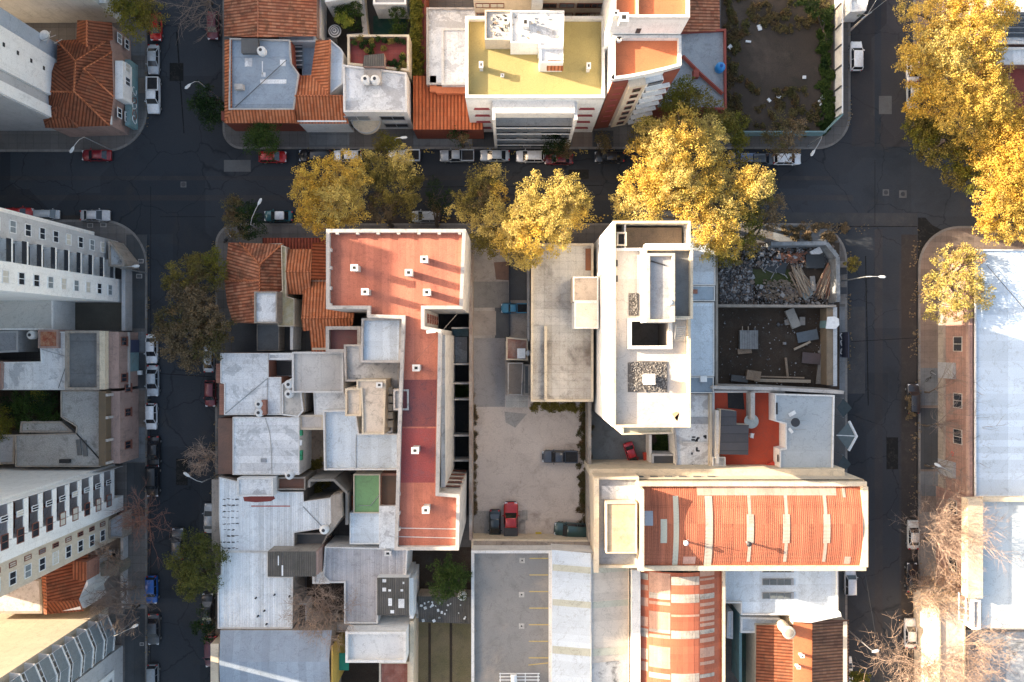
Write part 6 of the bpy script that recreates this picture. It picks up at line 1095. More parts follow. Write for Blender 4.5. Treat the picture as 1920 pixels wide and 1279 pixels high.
def tree(lab, base, lobes, mat, name='tree', size=.21, dens=12, zt=None, cat='tree', mats=None, group=None, clump=.75):
    """base: ground px of the trunk; lobes: (px, py, r_px, z) as they stand in the crown"""
    bx, by = P(*base); L_ = []
    for l in lobes:
        k = (H-l[3])/F; x, y = P(l[0], l[1], l[3]); L_.append((x, y, l[3], l[2]*k*1.12))
    t = thing(name, lab, cat, (bx, by, .14), group)
    zm = sum(l[2] for l in L_)/len(L_); mb = MB(); zf = min(3.2, zm*.35)
    r0 = .12+.022*zm; mb.tube([(bx, by, .1), (bx+.05, by, zf*.5), (bx, by+.03, zf)], [r0*1.25, r0, r0*.9], 8).build('trunk', bark, t)
    lb = MB()
    for (x, y, z, r) in L_:
        m1 = Vector((bx, by, zf)).lerp(Vector((x, y, z)), .5)+Vector((0, 0, .4)); e1 = Vector((x, y, z+.1*r))
        lb.tube([(bx, by, zf-.1), m1, e1], [r0*.75, r0*.5, r0*.22], 6)
        for k in range(5):
            an = k*1.26+x; lb.tube([m1.lerp(e1, .45+.1*k), e1+Vector((math.cos(an)*r*.75, math.sin(an)*r*.75, random.uniform(-.1, .35)*r))], [r0*.25, r0*.07], 4)
    lb.build('branches', bark, t)
    if mats:
        groups = {}
        for i, l in enumerate(L_): groups.setdefault(mats[i % len(mats)].name, [mats[i % len(mats)], []])[1].append(l)
        for m, ls in groups.values(): leafmesh('crown', ls, m, t, size, dens, clump=clump)
    else: leafmesh('crown', L_, mat, t, size, dens, clump=clump)
    return t
def bare(lab, base, top, r_px, z, mat, levels=4, n0=7, seed=0, spread=.9, name='bare_tree', zf=2.6, thick=.16, leaves=None):
    bx, by = P(*base); tx, ty = P(top[0], top[1], z); R_ = r_px*(H-z)/F; rr = random.Random(seed); t = thing(name, lab, 'tree', (bx, by, .14))
    fork = Vector((bx+(tx-bx)*.3, by+(ty-by)*.3, zf)); MB().tube([(bx, by, .1), Vector((bx, by, zf*.5)), fork], [thick*1.3, thick*1.1, thick], 8).build('trunk', bark, t)
    mb = MB(); tips = []
    ctr = Vector((tx, ty, z))
    def grow(p, d, l, r, lev):
        q = p; pts = [p]; rs = [r]
        for s in range(3):
            d = (d+Vector((rr.uniform(-.22, .22), rr.uniform(-.22, .22), rr.uniform(-.08, .16)))).normalized(); q = q+d*l/3; pts.append(q); rs.append(r*(1-.2*(s+1)))
        mb.tube(pts, rs, 5 if lev > 2 else 3, caps=False)
        if lev == 0: tips.append(q); return
        for k in range(4 if lev < 3 else 4):
            ax = Vector((rr.uniform(-1, 1), rr.uniform(-1, 1), rr.uniform(-.5, .6))).normalized(); nd_ = (d+ax*spread).normalized(); st = pts[rr.choice([1, 2, 3, 3])]; grow(st, nd_, l*rr.uniform(.55, .8), max(r*.58, .014), lev-1)
    for k in range(n0):
        an = 2*math.pi*k/n0+rr.uniform(-.3, .3); tgt = ctr+Vector((math.cos(an)*R_*.75, math.sin(an)*R_*.75, rr.uniform(-.5, 1.5))); d = tgt-fork; grow(fork, d.normalized(), d.length*.55, thick*.62, levels-1)
    mb.build('branches', mat, t)
    if leaves:
        m, cnt = leaves; pp = [(q.x, q.y, q.z, .12) for q in rr.sample(tips, min(cnt, len(tips)))]; leafmesh('leaves', pp, m, t, .13, .05, clump=.22)
    return t
tree('golden plane tree over the street north-west of the salmon roof', (622, 423), [(600, 335, 40, 9), (650, 325, 36, 9.5), (585, 360, 34, 9), (635, 372, 42, 10), (605, 400, 38, 9), (655, 395, 32, 8.5), (572, 345, 22, 8), (660, 350, 30, 9.5), (580, 408, 22, 8), (668, 318, 18, 8)], gold, mats=[gold3, gold, gold, gold2])
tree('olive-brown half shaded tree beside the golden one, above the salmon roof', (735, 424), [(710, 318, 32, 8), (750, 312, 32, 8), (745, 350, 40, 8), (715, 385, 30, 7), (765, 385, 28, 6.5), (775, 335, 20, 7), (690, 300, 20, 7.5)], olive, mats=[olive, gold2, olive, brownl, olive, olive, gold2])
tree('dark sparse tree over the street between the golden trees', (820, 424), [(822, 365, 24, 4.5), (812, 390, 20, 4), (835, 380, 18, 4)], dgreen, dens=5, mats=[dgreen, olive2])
tree('olive tree with yellow tips over the street, left of the cream-gold one', (915, 424), [(900, 335, 26, 8), (925, 330, 24, 8), (880, 375, 28, 7.5), (862, 398, 18, 7), (905, 370, 30, 8), (935, 365, 20, 8.5), (900, 415, 26, 7), (925, 455, 30, 6.5), (900, 450, 20, 6)], olive, mats=[olive, gold2, olive, gold2, olive2, gold, gold2, olive, olive])
tree('cream-gold plane tree overhanging the parking yard entrance', (1010, 426), [(1060, 360, 34, 10), (1085, 375, 24, 9.5), (1075, 405, 28, 9.5), (1035, 410, 38, 10.5), (990, 400, 34, 10), (1000, 345, 20, 9.5), (970, 425, 34, 9.5), (1000, 445, 36, 10), (1040, 445, 30, 9), (985, 475, 26, 9), (935, 425, 26, 9), (925, 395, 22, 9), (950, 450, 26, 8.5), (965, 475, 22, 8), (1000, 485, 16, 8.5), (985, 375, 24, 9.5), (1050, 385, 36, 10.5)], gold2, mats=[gold2, gold2, gold, gold2, gold2])
tree('olive-green tree over the grey red-edged roof, behind the big golden tree', (1290, 262), [(1285, 170, 26, 7), (1305, 195, 32, 7), (1265, 205, 26, 7), (1345, 225, 30, 7), (1372, 245, 28, 6.5), (1260, 190, 20, 6), (1215, 240, 24, 5), (1200, 258, 20, 5), (1385, 270, 18, 6)], olive, mats=[ygreen, olive])
tree('big golden plane tree north of the street, above the white tower', (1285, 272), [(1230, 250, 34, 11), (1275, 245, 38, 12), (1315, 250, 34, 11), (1200, 285, 24, 10), (1245, 285, 38, 12), (1290, 285, 40, 12), (1335, 265, 28, 11), (1345, 300, 26, 10), (1270, 315, 36, 11)], gold, mats=[gold2, gold, gold2, gold])
tree('big golden plane tree south of the street, touching the white tower top', (1340, 424), [(1175, 375, 26, 9), (1200, 345, 34, 10), (1235, 360, 38, 11), (1210, 385, 34, 10), (1275, 345, 40, 12), (1320, 350, 34, 11), (1300, 385, 38, 11), (1350, 345, 30, 10), (1425, 345, 30, 11), (1405, 335, 24, 11), (1380, 375, 30, 10), (1395, 360, 26, 10), (1165, 400, 16, 7), (1340, 430, 38, 11), (1360, 455, 28, 10), (1320, 450, 28, 10), (1345, 390, 30, 11), (1240, 330, 30, 11)], gold, mats=[gold2, gold, gold, gold2])
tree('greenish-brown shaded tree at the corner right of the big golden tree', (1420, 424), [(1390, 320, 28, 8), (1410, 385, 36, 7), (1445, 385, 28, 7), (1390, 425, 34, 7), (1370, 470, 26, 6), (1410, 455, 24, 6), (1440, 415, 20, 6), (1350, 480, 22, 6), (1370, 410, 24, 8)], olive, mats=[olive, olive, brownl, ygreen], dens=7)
tree('large golden plane tree at the top of the upper right mass', (1735, 60), [(1760, 30, 44, 12), (1810, 20, 46, 12), (1720, 95, 38, 12), (1770, 80, 46, 13), (1825, 75, 48, 13), (1700, 105, 20, 11), (1860, 30, 36, 10), (1790, 115, 42, 12), (1850, 110, 30, 11), (1880, 25, 26, 9), (1745, 120, 34, 12), (1700, 20, 20, 10), (1850, 60, 34, 11)], gold, mats=[gold, gold3, gold, gold2])
tree('golden plane tree in the middle of the upper right mass', (1745, 190), [(1740, 150, 36, 11), (1785, 165, 42, 12), (1835, 160, 40, 12), (1750, 195, 34, 11), (1800, 205, 44, 12), (1850, 200, 40, 12), (1870, 235, 34, 11), (1890, 190, 28, 10), (1735, 170, 26, 10), (1845, 245, 34, 11), (1815, 240, 34, 11), (1860, 150, 30, 11), (1720, 200, 22, 10), (1885, 225, 30, 11)], gold, mats=[gold3, gold, gold])
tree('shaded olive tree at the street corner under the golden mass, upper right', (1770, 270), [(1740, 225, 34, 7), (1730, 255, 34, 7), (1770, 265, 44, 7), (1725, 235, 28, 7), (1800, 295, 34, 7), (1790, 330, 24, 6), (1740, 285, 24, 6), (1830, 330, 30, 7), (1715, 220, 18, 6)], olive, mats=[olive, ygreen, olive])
tree('orange-gold tree at the right edge below the golden mass', (1915, 290), [(1880, 270, 36, 11), (1915, 250, 40, 11), (1860, 310, 32, 11), (1905, 310, 42, 12), (1870, 290, 26, 11), (1935, 290, 40, 11), (1840, 280, 28, 11), (1890, 330, 34, 11)], gold, mats=[gold3, gold3, gold])
tree('golden tree at the right edge over the street corner', (1895, 430), [(1850, 365, 32, 10), (1885, 350, 36, 11), (1915, 370, 38, 11), (1875, 395, 38, 11), (1850, 410, 26, 10), (1905, 425, 34, 10), (1865, 430, 22, 9), (1935, 410, 36, 10)], gold, mats=[gold, gold3, gold])
tree('pale yellow-green tree leaning over the corner of the pale blue shed', (1745, 530), [(1815, 470, 20, 7.5), (1790, 475, 20, 7.5), (1770, 505, 30, 8), (1805, 500, 32, 8.5), (1750, 535, 26, 8), (1790, 545, 40, 9), (1760, 575, 32, 8), (1835, 540, 26, 8), (1845, 560, 20, 8), (1800, 580, 26, 8), (1835, 480, 16, 8)], ygreen, mats=[LEAF('leaves_pale_yellow', [(.42, .37, .10), (.50, .42, .14), (.40, .26, .12)], trans=.3), gold2], dens=6)
tree('olive tree at the corner of the west street by the tiled house', (395, 520), [(375, 498, 24, 7), (400, 487, 20, 7.5), (345, 512, 30, 6.5), (385, 520, 32, 7), (330, 530, 20, 6), (410, 515, 18, 7)], olive, mats=[olive, ygreen, olive, olive2])
tree('large brownish tree over the west street beside the dark yard', (402, 605), [(360, 565, 36, 7), (330, 600, 34, 7), (385, 600, 38, 7.5), (350, 635, 38, 7), (390, 650, 30, 7), (330, 655, 26, 6.5), (360, 680, 18, 6), (420, 620, 20, 7), (345, 550, 20, 7), (310, 625, 22, 6.5), (395, 625, 30, 7), (375, 575, 30, 7.5)], brownl, dens=9, mats=[brownl, olive2, brownl], size=.24)
tree('dark green round tree on the west street corner by the orange-edged roof', (418, 195), [(385, 180, 22, 5), (400, 205, 24, 5), (375, 205, 20, 5), (395, 225, 16, 4.5)], dgreen)
tree('dense green tree in front of the orange-edged roof', (495, 272), [(480, 245, 20, 5.5), (505, 250, 20, 5.5), (475, 270, 18, 5), (500, 275, 22, 5.5), (490, 255, 22, 6)], green)
tree('yellow-green round tree on the west street at the top', (275, 42), [(240, 15, 28, 6.5), (275, 15, 28, 6.5), (255, 40, 30, 7), (285, 38, 22, 6.5), (230, 5, 22, 6)], ygreen, mats=[ygreen, olive])
tree('small olive round tree in front of the white balcony house', (728, 276), [(715, 262, 17, 5), (730, 270, 17, 5), (718, 278, 15, 4.6)], olive, mats=[olive, ygreen])
tree('dark feathery street tree in front of the orange tile roof', (868, 275), [(855, 255, 16, 4.5), (870, 265, 14, 4.5), (862, 245, 12, 4)], dgreen, dens=5, mats=[dgreen, olive2])
tree('dark small tree over the maroon car on the north pavement', (1048, 277), [(1040, 268, 20, 4.5), (1055, 280, 16, 4.2), (1035, 285, 14, 4)], dgreen, mats=[dgreen, olive2])
tree('small dark street tree left of the big golden tree, north pavement', (1133, 276), [(1132, 262, 12, 4), (1138, 272, 12, 4)], dgreen, mats=[olive2])
tree('brown-green tree on the pavement below the vacant lot', (1470, 276), [(1465, 225, 24, 6), (1480, 250, 26, 6), (1460, 265, 26, 5.5), (1470, 290, 20, 5), (1490, 235, 18, 5.5)], olive2, mats=[olive2, brownl], dens=6)
tree('dark brownish tree at the north-west corner of the centre block', (460, 440), [(440, 390, 20, 5.5), (465, 400, 24, 6), (445, 420, 24, 6), (475, 425, 20, 5.5), (438, 378, 12, 5)], olive2, mats=[olive2, dgreen])
tree('green plane tree over the lower west street', (398, 1065), [(365, 1020, 26, 7), (395, 1040, 26, 7.5), (345, 1055, 28, 7), (375, 1070, 32, 7.5), (350, 1090, 24, 7), (390, 1095, 20, 7), (360, 1105, 16, 6.5)], green, mats=[LEAF('leaves_moss', [(.10, .12, .035), (.14, .15, .04), (.07, .085, .03)])])
tree('dark green tree hugging the lower west pavement edge', (400, 1180), [(385, 1160, 20, 5), (392, 1185, 18, 5), (375, 1175, 16, 4.5)], dgreen, dens=6)
tree('green tree in the dark court left of the parking deck', (850, 1085), [(830, 1065, 22, 7), (850, 1070, 22, 7), (835, 1095, 24, 7.5), (855, 1100, 20, 7), (828, 1115, 16, 6.5), (872, 1075, 14, 6)], green)
tree('dark green garden tree between the white and speckled roofs, left', (60, 765), [(50, 755, 26, 5), (85, 750, 24, 5.5), (95, 780, 22, 5), (60, 785, 26, 5), (30, 760, 22, 4.5), (75, 742, 16, 5.5)], green, mats=[green, dgreen, green, green, dgreen, ygreen])
tree('yellowish garden tree at the left edge beside the dark strip roof', (15, 795), [(10, 785, 22, 5), (5, 810, 20, 5)], ygreen)
tree('small bush on the pavement above the parked white car, top right', (1605, 16), [(1602, 12, 11, 2.6), (1610, 18, 9, 2.4)], green, mats=[LEAF('leaves_bush', [(.12, .17, .05), (.18, .22, .07), (.09, .13, .04)])], size=.2, clump=.5, name='bush', cat='bush')
tree('small street shrub on the kerb by the rubble plot', (1590, 497), [(1595, 495, 11, 3.2), (1603, 492, 9, 3), (1598, 505, 8, 3)], olive, mats=[olive], size=.22, clump=.5, dens=5, name='bush', cat='bush')
tree('green bush at the bottom edge beside the white car', (1604, 1270), [(1605, 1272, 14, 3), (1618, 1276, 12, 3)], ygreen, size=.22, clump=.5, name='bush', cat='bush')
tree('pale-flowering shrub in the gardens at the top', (645, 35), [(650, 40, 12, 3.5), (640, 32, 10, 3.5)], lime, mats=[lime], size=.22, clump=.5, name='bush', cat='bush')
tree('dark hedge-like shrubs along the garden wall at the top', (668, 28), [(665, 20, 16, 3.5), (668, 45, 12, 3), (635, 15, 14, 3.5)], green, mats=[green, dgreen], clump=.6, name='bush', cat='bush')
tree('shaggy green palm-like plants around the dark garden turf', (745, 38), [(745, 25, 14, 4), (750, 50, 12, 3.6), (742, 60, 10, 3)], green, clump=.6, name='bush', cat='bush')
tree('white-barked shrub by the lower right walkway edge', (1795, 1268), [(1790, 1266, 14, 4), (1802, 1272, 12, 4)], ygreen, size=.22, clump=.5, dens=5, name='bush', cat='bush')
tree('spray of shrub greens on the vacant lot near its wall', (1540, 60), [(1545, 30, 12, 1.6), (1548, 75, 9, 1.4), (1520, 8, 20, 2.5)], green, clump=.6, name='bush', cat='bush')
# planted hedge and lot weeds
hg = thing('hedge', 'long leafy hedge with yellow patches beside the narrow strip roof', 'hedge', P(780, 70)+(.15,))
leafmesh('foliage', [(P(781, c, 5)[0]+grng.uniform(-.2, .2), P(781, c, 5)[1], 4.6, .85) for c in range(-10, 148, 6)], ygreen, hg, .24, 6, clump=.5); MB().box(P(778, 0, 3)[0], P(783, 0, 3)[0], P(0, 148, 3)[1], P(0, -20, 3)[1], .16, 4.3).build('stems', dgreen, hg)
def weeds(name, lab, pts, m, size=.25, r=.7):
    t = leafmesh(name, [(P(a, c, .3)[0], P(a, c, .3)[1], .25, r) for a, c in pts], m, None, size, 3, flat=.3, clump=.45); tag(t, lab, None, kind='stuff'); return t
random.seed(4)
weeds('weeds', 'green weeds along the street wall of the vacant lot', [(random.gauss(1548, 6), random.uniform(20, 245)) for _ in range(60)], green)
weeds('undergrowth', 'dark undergrowth over the vacant lot edges', [(random.uniform(1362, 1550), random.choice([random.uniform(-20, 60), random.uniform(160, 250)])) for _ in range(70)]+[(random.gauss(1375, 10), random.uniform(20, 240)) for _ in range(40)], olive2, .22)
weeds('weeds', 'dark scrub along the right side of the parking yard', [(random.gauss(1099, 3)-12*random.random()**3, random.uniform(775, 1005)) for _ in range(95)], olive2, .16, .32)
weeds('weeds', 'brown leaf litter along the left wall of the parking yard', [(random.gauss(889, 2), random.uniform(740, 965)) for _ in range(50)], brownl, .12, .2)
weeds('weeds', 'weeds at the foot of the concrete roof building wall', [(random.uniform(996, 1100), random.gauss(762, 3)) for _ in range(26)], olive, .2, .4)
weeds('leaf_litter', 'fallen leaves on the corner pavement by the rubble plot', [(random.uniform(1470, 1590), random.uniform(420, 450)) for _ in range(22)], brownl, .2, .5)
weeds('court_plants', 'green plants in the small court behind the white tower wall', [(random.uniform(1226, 1258), random.uniform(818, 848)) for _ in range(14)]+[(random.uniform(850, 876), random.uniform(722, 745)) for _ in range(10)], green, .25, .5)
weeds('climbing_plants', 'wall plants around the dark curved court', [(random.uniform(585, 615), random.uniform(905, 925)) for _ in range(8)]+[(random.uniform(565, 600), random.uniform(865, 880)) for _ in range(12)], olive, .2, .5)
# potted plants on the red terrace
random.seed(2)
for i in range(26):
    if i < 9: a, c = 664+i*11.5, random.uniform(72, 80)
    elif i < 16: a, c = random.uniform(670, 720), random.uniform(84, 97)
    else: a, c = random.uniform(728, 764), random.uniform(90, 128)
    x, y = P(a, c, 8); p = thing('potted_plant', 'small potted plants crowding the red terrace at the top', 'potted plant', (x, y, 7.61), 'potted plants on the red terrace'); MB().lathe(x, y, [(.16, 7.62), (.24, 7.95), (.2, 7.96)], 10).build('pot', w_brick, p); leafmesh('foliage', [(x, y, 8.1, .3)], random.choice([green, olive, dgreen]), p, .2, 2, clump=.35)
bare('bare grey tree over the west street at the top', (398, 8), (372, 12), 48, 8, twig_d, seed=1); bare('bare spreading tree filling its square court, lower left roofs', (600, 1150), (610, 1128), 44, 7, twig_m, seed=2, levels=5, thick=.15, n0=8)
bare('bare brown tree over the west street by the lamp post', (404, 860), (382, 852), 32, 5, twig_m, seed=3, n0=8, levels=4, leaves=(brownl, 20)); bare('reddish bare tree on the pavement beside the white balcony tower', (262, 985), (270, 955), 55, 7, twig_r, seed=4, levels=4)
bare('bare tree leaning over the pavement beside the rounded wing', (255, 1100), (205, 1105), 50, 6, twig_d, seed=5, levels=4); bare('dense bare tree above the lamp at the lower left', (262, 1135), (235, 1125), 46, 7, twig_d, seed=6, levels=4)
bare('small bare trees in the garden behind the lower white tower', (215, 1040), (205, 1035), 36, 5, twig_m, seed=7, levels=4)
bare('sunlit pale bare tree against the cream parapet, lower right', (1732, 1010), (1790, 985), 46, 10, twig_m, seed=8, levels=5, n0=8, thick=.12); bare('fuzzy pale bare tree above the white lattice pergola', (1730, 1118), (1755, 1112), 38, 8, twig_m, seed=9, levels=5, n0=8, thick=.12, leaves=(LEAF('leaves_tan', [(.45, .28, .16), (.5, .34, .2), (.4, .25, .15)]), 500))
bare('large bare tree over the road at the bottom right', (1733, 1262), (1722, 1240), 58, 9, twig_m, seed=10, levels=5, n0=8, thick=.13); bare('bare tree standing over the grey corner roofs at the bottom right', (1750, 1200), (1825, 1215), 44, 9, twig_m, seed=11, levels=5, n0=7, thick=.12)
bare('thin bare tree with limbs reaching over the blue shed roof', (1730, 797), (1820, 790), 50, 9, twig_d, seed=12, levels=3, n0=6, thick=.12); bare('slim bare tree in front of the pink brick wall', (1733, 872), (1800, 880), 45, 9, twig_d, seed=13, levels=3, n0=5, thick=.11); bare('slim bare tree beside the car buried in branches', (1733, 735), (1800, 715), 48, 8, twig_d, seed=14, levels=3, n0=5, thick=.1, leaves=(brownl, 12))
bare('bare shrub leaning over the dark car by the lot wall, lower right', (1732, 940), (1760, 945), 26, 6, twig_d, seed=15, levels=3, n0=5, thick=.1)

# fallen leaves along the kerbs and under the golden trees
def litter(lab, pts, m):
    V_ = []
    pts = [p for p in pts if math.sin(p[0]*.11+p[1]*.07)+math.sin(p[1]*.19+2)*.7 > -.1 and not (abs(p[0]-278) < 14 and 280 < p[1] < 440) and not (abs(p[0]-1592) < 12 and 240 < p[1] < 470)]; n = len(pts)
    for a, c in pts:
        x, y = P(a, c); q = random.uniform(0, 6.3); s_ = random.uniform(.07, .16); V_ += [(x+s_*math.cos(q+k*math.pi/2), y+s_*math.sin(q+k*math.pi/2)*.8, .02+.004*k+(.14 if not (420 > c > 282) and not (a > 1594 and a < 1719) else 0)) for k in range(4)]
    tag(MB().add(V_, [tuple(range(4*i, 4*i+4)) for i in range(n)]).build('fallen_leaves', m), lab, kind='stuff')
random.seed(31)
litter('fallen yellow leaves along the south kerb of the north street', [(random.uniform(540, 1480), random.gauss(413, 4)) for _ in range(900)]+[(random.uniform(540, 1500), random.gauss(284, 3)) for _ in range(500)], gold)
litter('fallen brown leaves on the pavements by the rubble plot and the east street', [(random.gauss(1520, 40), random.gauss(432, 9)) for _ in range(500)]+[(random.gauss(1716, 5), random.uniform(430, 1270)) for _ in range(900)]+[(random.gauss(1592, 3), random.uniform(30, 700)) for _ in range(400)], brownl)
litter('fallen leaves scattered along the west street kerbs', [(random.gauss(278, 2.5), random.uniform(60, 1270)) for _ in range(500)]+[(random.gauss(402, 4), random.uniform(450, 1270)) for _ in range(700)], brownl)
# ---------------- vehicles ----------------
def paint(c, nm): return plain('paint_'+nm, c, .32, .15, .5, .7)
glass_car = plain('car_glass', (.012, .016, .022), .07, 0, .9, 0); lamp_w = plain('headlight_lens', (.65, .66, .68), .15); lamp_r = plain('taillight_lens', (.35, .02, .02), .25)
def loft(secs):
    """secs: list of (x, [(y, z) ...]) closed sections with equal point counts"""
    mb = MB(); n = len(secs[0][1]); vs = []; fs = []
    for x, pr in secs: vs += [(x, y, z) for y, z in pr]
    for i in range(len(secs)-1):
        for k in range(n): a = i*n+k; b = i*n+(k+1) % n; fs.append((a, b, b+n, a+n))
    fs += [tuple(range(n))[::-1], tuple((len(secs)-1)*n+k for k in range(n))]
    return mb.add(vs, fs)
def sec(hw, zb, zm, zt, crown=.03): return [(-hw*.93, zb), (-hw, zb+.18), (-hw, zm), (-hw*.93, zt-.05), (-hw*.8, zt), (0, zt+crown), (hw*.8, zt), (hw*.93, zt-.05), (hw, zm), (hw, zb+.18), (hw*.93, zb)]
def make_car(kind):
    L = {'hatch': 3.95, 'sedan': 4.45, 'suv': 4.45, 'van': 4.3, 'pickup': 5.2, 'oldpickup': 4.6}[kind]; w = {'hatch': .84, 'sedan': .87, 'suv': .92, 'van': .88, 'pickup': .93, 'oldpickup': .86}[kind]; h = L/2
    zr = {'hatch': 1.47, 'sedan': 1.43, 'suv': 1.68, 'van': 1.85, 'pickup': 1.75, 'oldpickup': 1.75}[kind]; zb = .95 if kind in ('hatch', 'sedan') else 1.05
    t = thing('car', 'car', 'car', (0, 0, 0)); o = {}
    st = [(h, .80, .70), (h-.12, .91, .80), (h-.55, .98, .90), (h-1.25, 1.0, zb-.01), (0, 1.0, zb), (-h+.7, 1.0, zb), (-h+.15, .95, zb-.03), (-h, .86, zb-.12)]
    MB_ = loft([(x, sec(w*k, .28, min(z-.12, .75), z)) for x, k, z in st]); body = MB_.build('body', None, t, True); o['body'] = body
    c = {'hatch': (h-.95, h-1.62, -h+.42, -h+.12), 'sedan': (h-1.1, h-1.85, -h+1.25, -h+.62), 'suv': (h-1.1, h-1.7, -h+.35, -h+.1), 'van': (h-.65, h-1.3, -h+.18, -h+.03), 'pickup': (h-1.3, h-1.9, h-3.0, h-3.25), 'oldpickup': (h-1.25, h-1.6, h-2.5, h-2.65)}[kind]
    wf, wr, rr_, rf = c; wb, wt = w*.93, w*.76
    zB = zb-.02
    mb = loft([(rf, [(-wb, zB), (-wb, zB+.02), (-wb*.98, zB+.04), (wb*.98, zB+.04), (wb, zB+.02), (wb, zB)]), (rr_, [(-wb, zB), (-wb*.99, zB+.1), (-wt, zr-.06), (wt, zr-.06), (wb*.99, zB+.1), (wb, zB)]),
               (wr, [(-wb, zB), (-wb*.99, zB+.1), (-wt, zr-.06), (wt, zr-.06), (wb*.99, zB+.1), (wb, zB)]), (wf, [(-wb*.97, zB), (-wb*.97, zB+.02), (-wb*.9, zB+.04), (wb*.9, zB+.04), (wb*.97, zB+.02), (wb*.97, zB)])])
    mb.build('windows', glass_car, t)
    x0, x1 = rr_-.04, wr+.04
    loft([(x0-.03, [(-wt*.86, zr-.07), (-wt*.8, zr-.03), (wt*.8, zr-.03), (wt*.86, zr-.07)]), (x0+.15, [(-wt*1.02, zr-.07), (-wt*.9, zr), (wt*.9, zr), (wt*1.02, zr-.07)]), (x1-.15, [(-wt*1.02, zr-.07), (-wt*.9, zr), (wt*.9, zr), (wt*1.02, zr-.07)]), (x1+.03, [(-wt*.9, zr-.08), (-wt*.84, zr-.04), (wt*.84, zr-.04), (wt*.9, zr-.08)])]).build('roof', None, t, True)
    p = MB()
    for s in (-1, 1):
        p.tube([(wf+.02, s*wb*.95, zB+.02), (wr+.02, s*wt*.99, zr-.05)], .055, 4).tube([(rf-.02, s*wb*.96, zB+.02), (rr_-.02, s*wt*.99, zr-.05)], .075, 4)
        if kind not in ('pickup', 'oldpickup'): xm = (wr+rr_)/2; p.tube([(xm, s*(wb+.005), zB+.03), (xm, s*(wt+.015), zr-.05)], .04, 4)
    p.build('pillars', None, t)
    if 'pickup' in kind:
        a, b_ = -h+.12, rf-.12; MB().box(a, b_, -w*.78, w*.78, zb+.031, zb+.05).build('cargo_bed', M('bed_liner', (.025, .025, .027), grime=.3), t)
        r_ = MB().box(a-.1, b_+.1, w*.8, w*.97, zb-.05, zb+.2).box(a-.1, b_+.1, -w*.97, -w*.8, zb-.05, zb+.2).box(a-.1, a, -w*.8, w*.8, zb-.05, zb+.2).box(b_, b_+.08, -w*.8, w*.8, zb-.05, zb+.2); r_.build('bed_sides', None, t)
    xw = (h-.78, -h+.8); 
    for x in xw:
        for s in (-1, 1):
            m_ = MB(); pts = 14; vs = []
            for yy in (0, .2):
                for k in range(pts): an = 2*math.pi*k/pts; vs.append((x+.32*math.cos(an), s*(w-.02-yy)+s*.03, .33+.32*math.sin(an)))
            m_.add(vs, [tuple(range(pts))[::s], tuple(range(pts, 2*pts))[::-s]]+[(k, (k+1) % pts, pts+(k+1) % pts, pts+k) for k in range(pts)]); wh = m_.build('wheel', rubber, t)
            vs = [(x+.19*math.cos(2*math.pi*k/10), s*(w+.02), .33+.19*math.sin(2*math.pi*k/10)) for k in range(10)]; vs += [(a, y-s*.03, z) for a, y, z in vs]
            MB().add(vs, [tuple(range(10)), tuple(range(10, 20))]+[(k, (k+1) % 10, 10+(k+1) % 10, 10+k) for k in range(10)]).build('hub_cap', metal_g, wh)
    for s in (-1, 1):
        MB().rbox(h-.13, s*w*.66, .72, .26, .34, .16, -s*.25).build('headlight', lamp_w, t); MB().rbox(-h+.08, s*w*.72, .86, .2, .26, .16, s*.15).build('taillight', lamp_r, t)
        MB().rbox(wf-.35, s*(w+.09), zb+.06, .12, .2, .14, s*.3).build('mirror', None, t)
    MB().box(h-.06, h+.06, -w*.72, w*.72, .36, .58).build('bumper', metal_d, t); MB().box(-h-.06, -h+.06, -w*.72, w*.72, .36, .58).build('bumper', metal_d, t)
    return t
protos = {}
def car(px, py, ang, kind, col, nm, lab, cat='car', group=None, s=1.0, roofm=None, name=None, z=.01, cover=None):
    """ang in degrees: direction of the nose, 0 = right, 90 = up the picture"""
    x, y = P(px, py, .8); m = paint(col, nm)
    if kind not in protos: t = make_car(kind); protos[kind] = t; fresh = True
    else: t = dup(protos[kind], (0, 0, 0)); fresh = False
    t.location = (x, y, z); t.rotation_euler = (0, 0, math.radians(ang)); t.scale = (s, s, s); t['label'] = lab; t['category'] = cat; WORLD[t.name] = (x, y, z)
    t.name = name or {'pickup': 'pickup_truck', 'oldpickup': 'pickup_truck', 'van': 'parked_van'}.get(kind, 'parked_car')
    if group: t['group'] = group
    for ch in t.children:
        b = ch.name.split('.')[0]
        if b in ('body', 'roof', 'pillars', 'bed_sides', 'mirror'):
            mm = roofm if (roofm and b == 'roof') else m
            if not ch.data.materials: ch.data.materials.append(m)
            ch.material_slots[0].link = 'OBJECT'; ch.material_slots[0].material = mm
        if cover and b == 'cargo_bed': ch.material_slots[0].link = 'OBJECT'; ch.material_slots[0].material = cover
    return t
silver, white, black, redc, maroon, greyc, dgrey = (.42, .45, .48), (.74, .74, .75), (.015, .015, .018), (.45, .012, .012), (.13, .012, .02), (.25, .27, .29), (.06, .065, .075)
car(287, 111, -90, 'sedan', silver, 'silver', 'silver sedan parked above the white pickup on the west street', s=.95)
car(287.5, 179, -90, 'pickup', white, 'white', 'white double cab pickup with a dark bed on the west street corner', 'pickup', s=1.0)
car(292, 50, -90, 'hatch', redc, 'red', 'red car half under the yellow-green tree at the top')
car(181, 291, 180, 'sedan', (.22, .01, .02), 'darkred', 'dark red sedan parked below the rounded pavement corner, left', s=.95)
car(399, 48, -90, 'hatch', (.16, .03, .045), 'wine', 'wine car under the bare tree at the top of the west street')
car(511, 294, 0, 'hatch', redc, 'red', 'red hatchback poking out under the dense green tree, north side'); car(590, 292, 180, 'suv', black, 'black', 'black off-roader parked right of the red hatchback, north side')
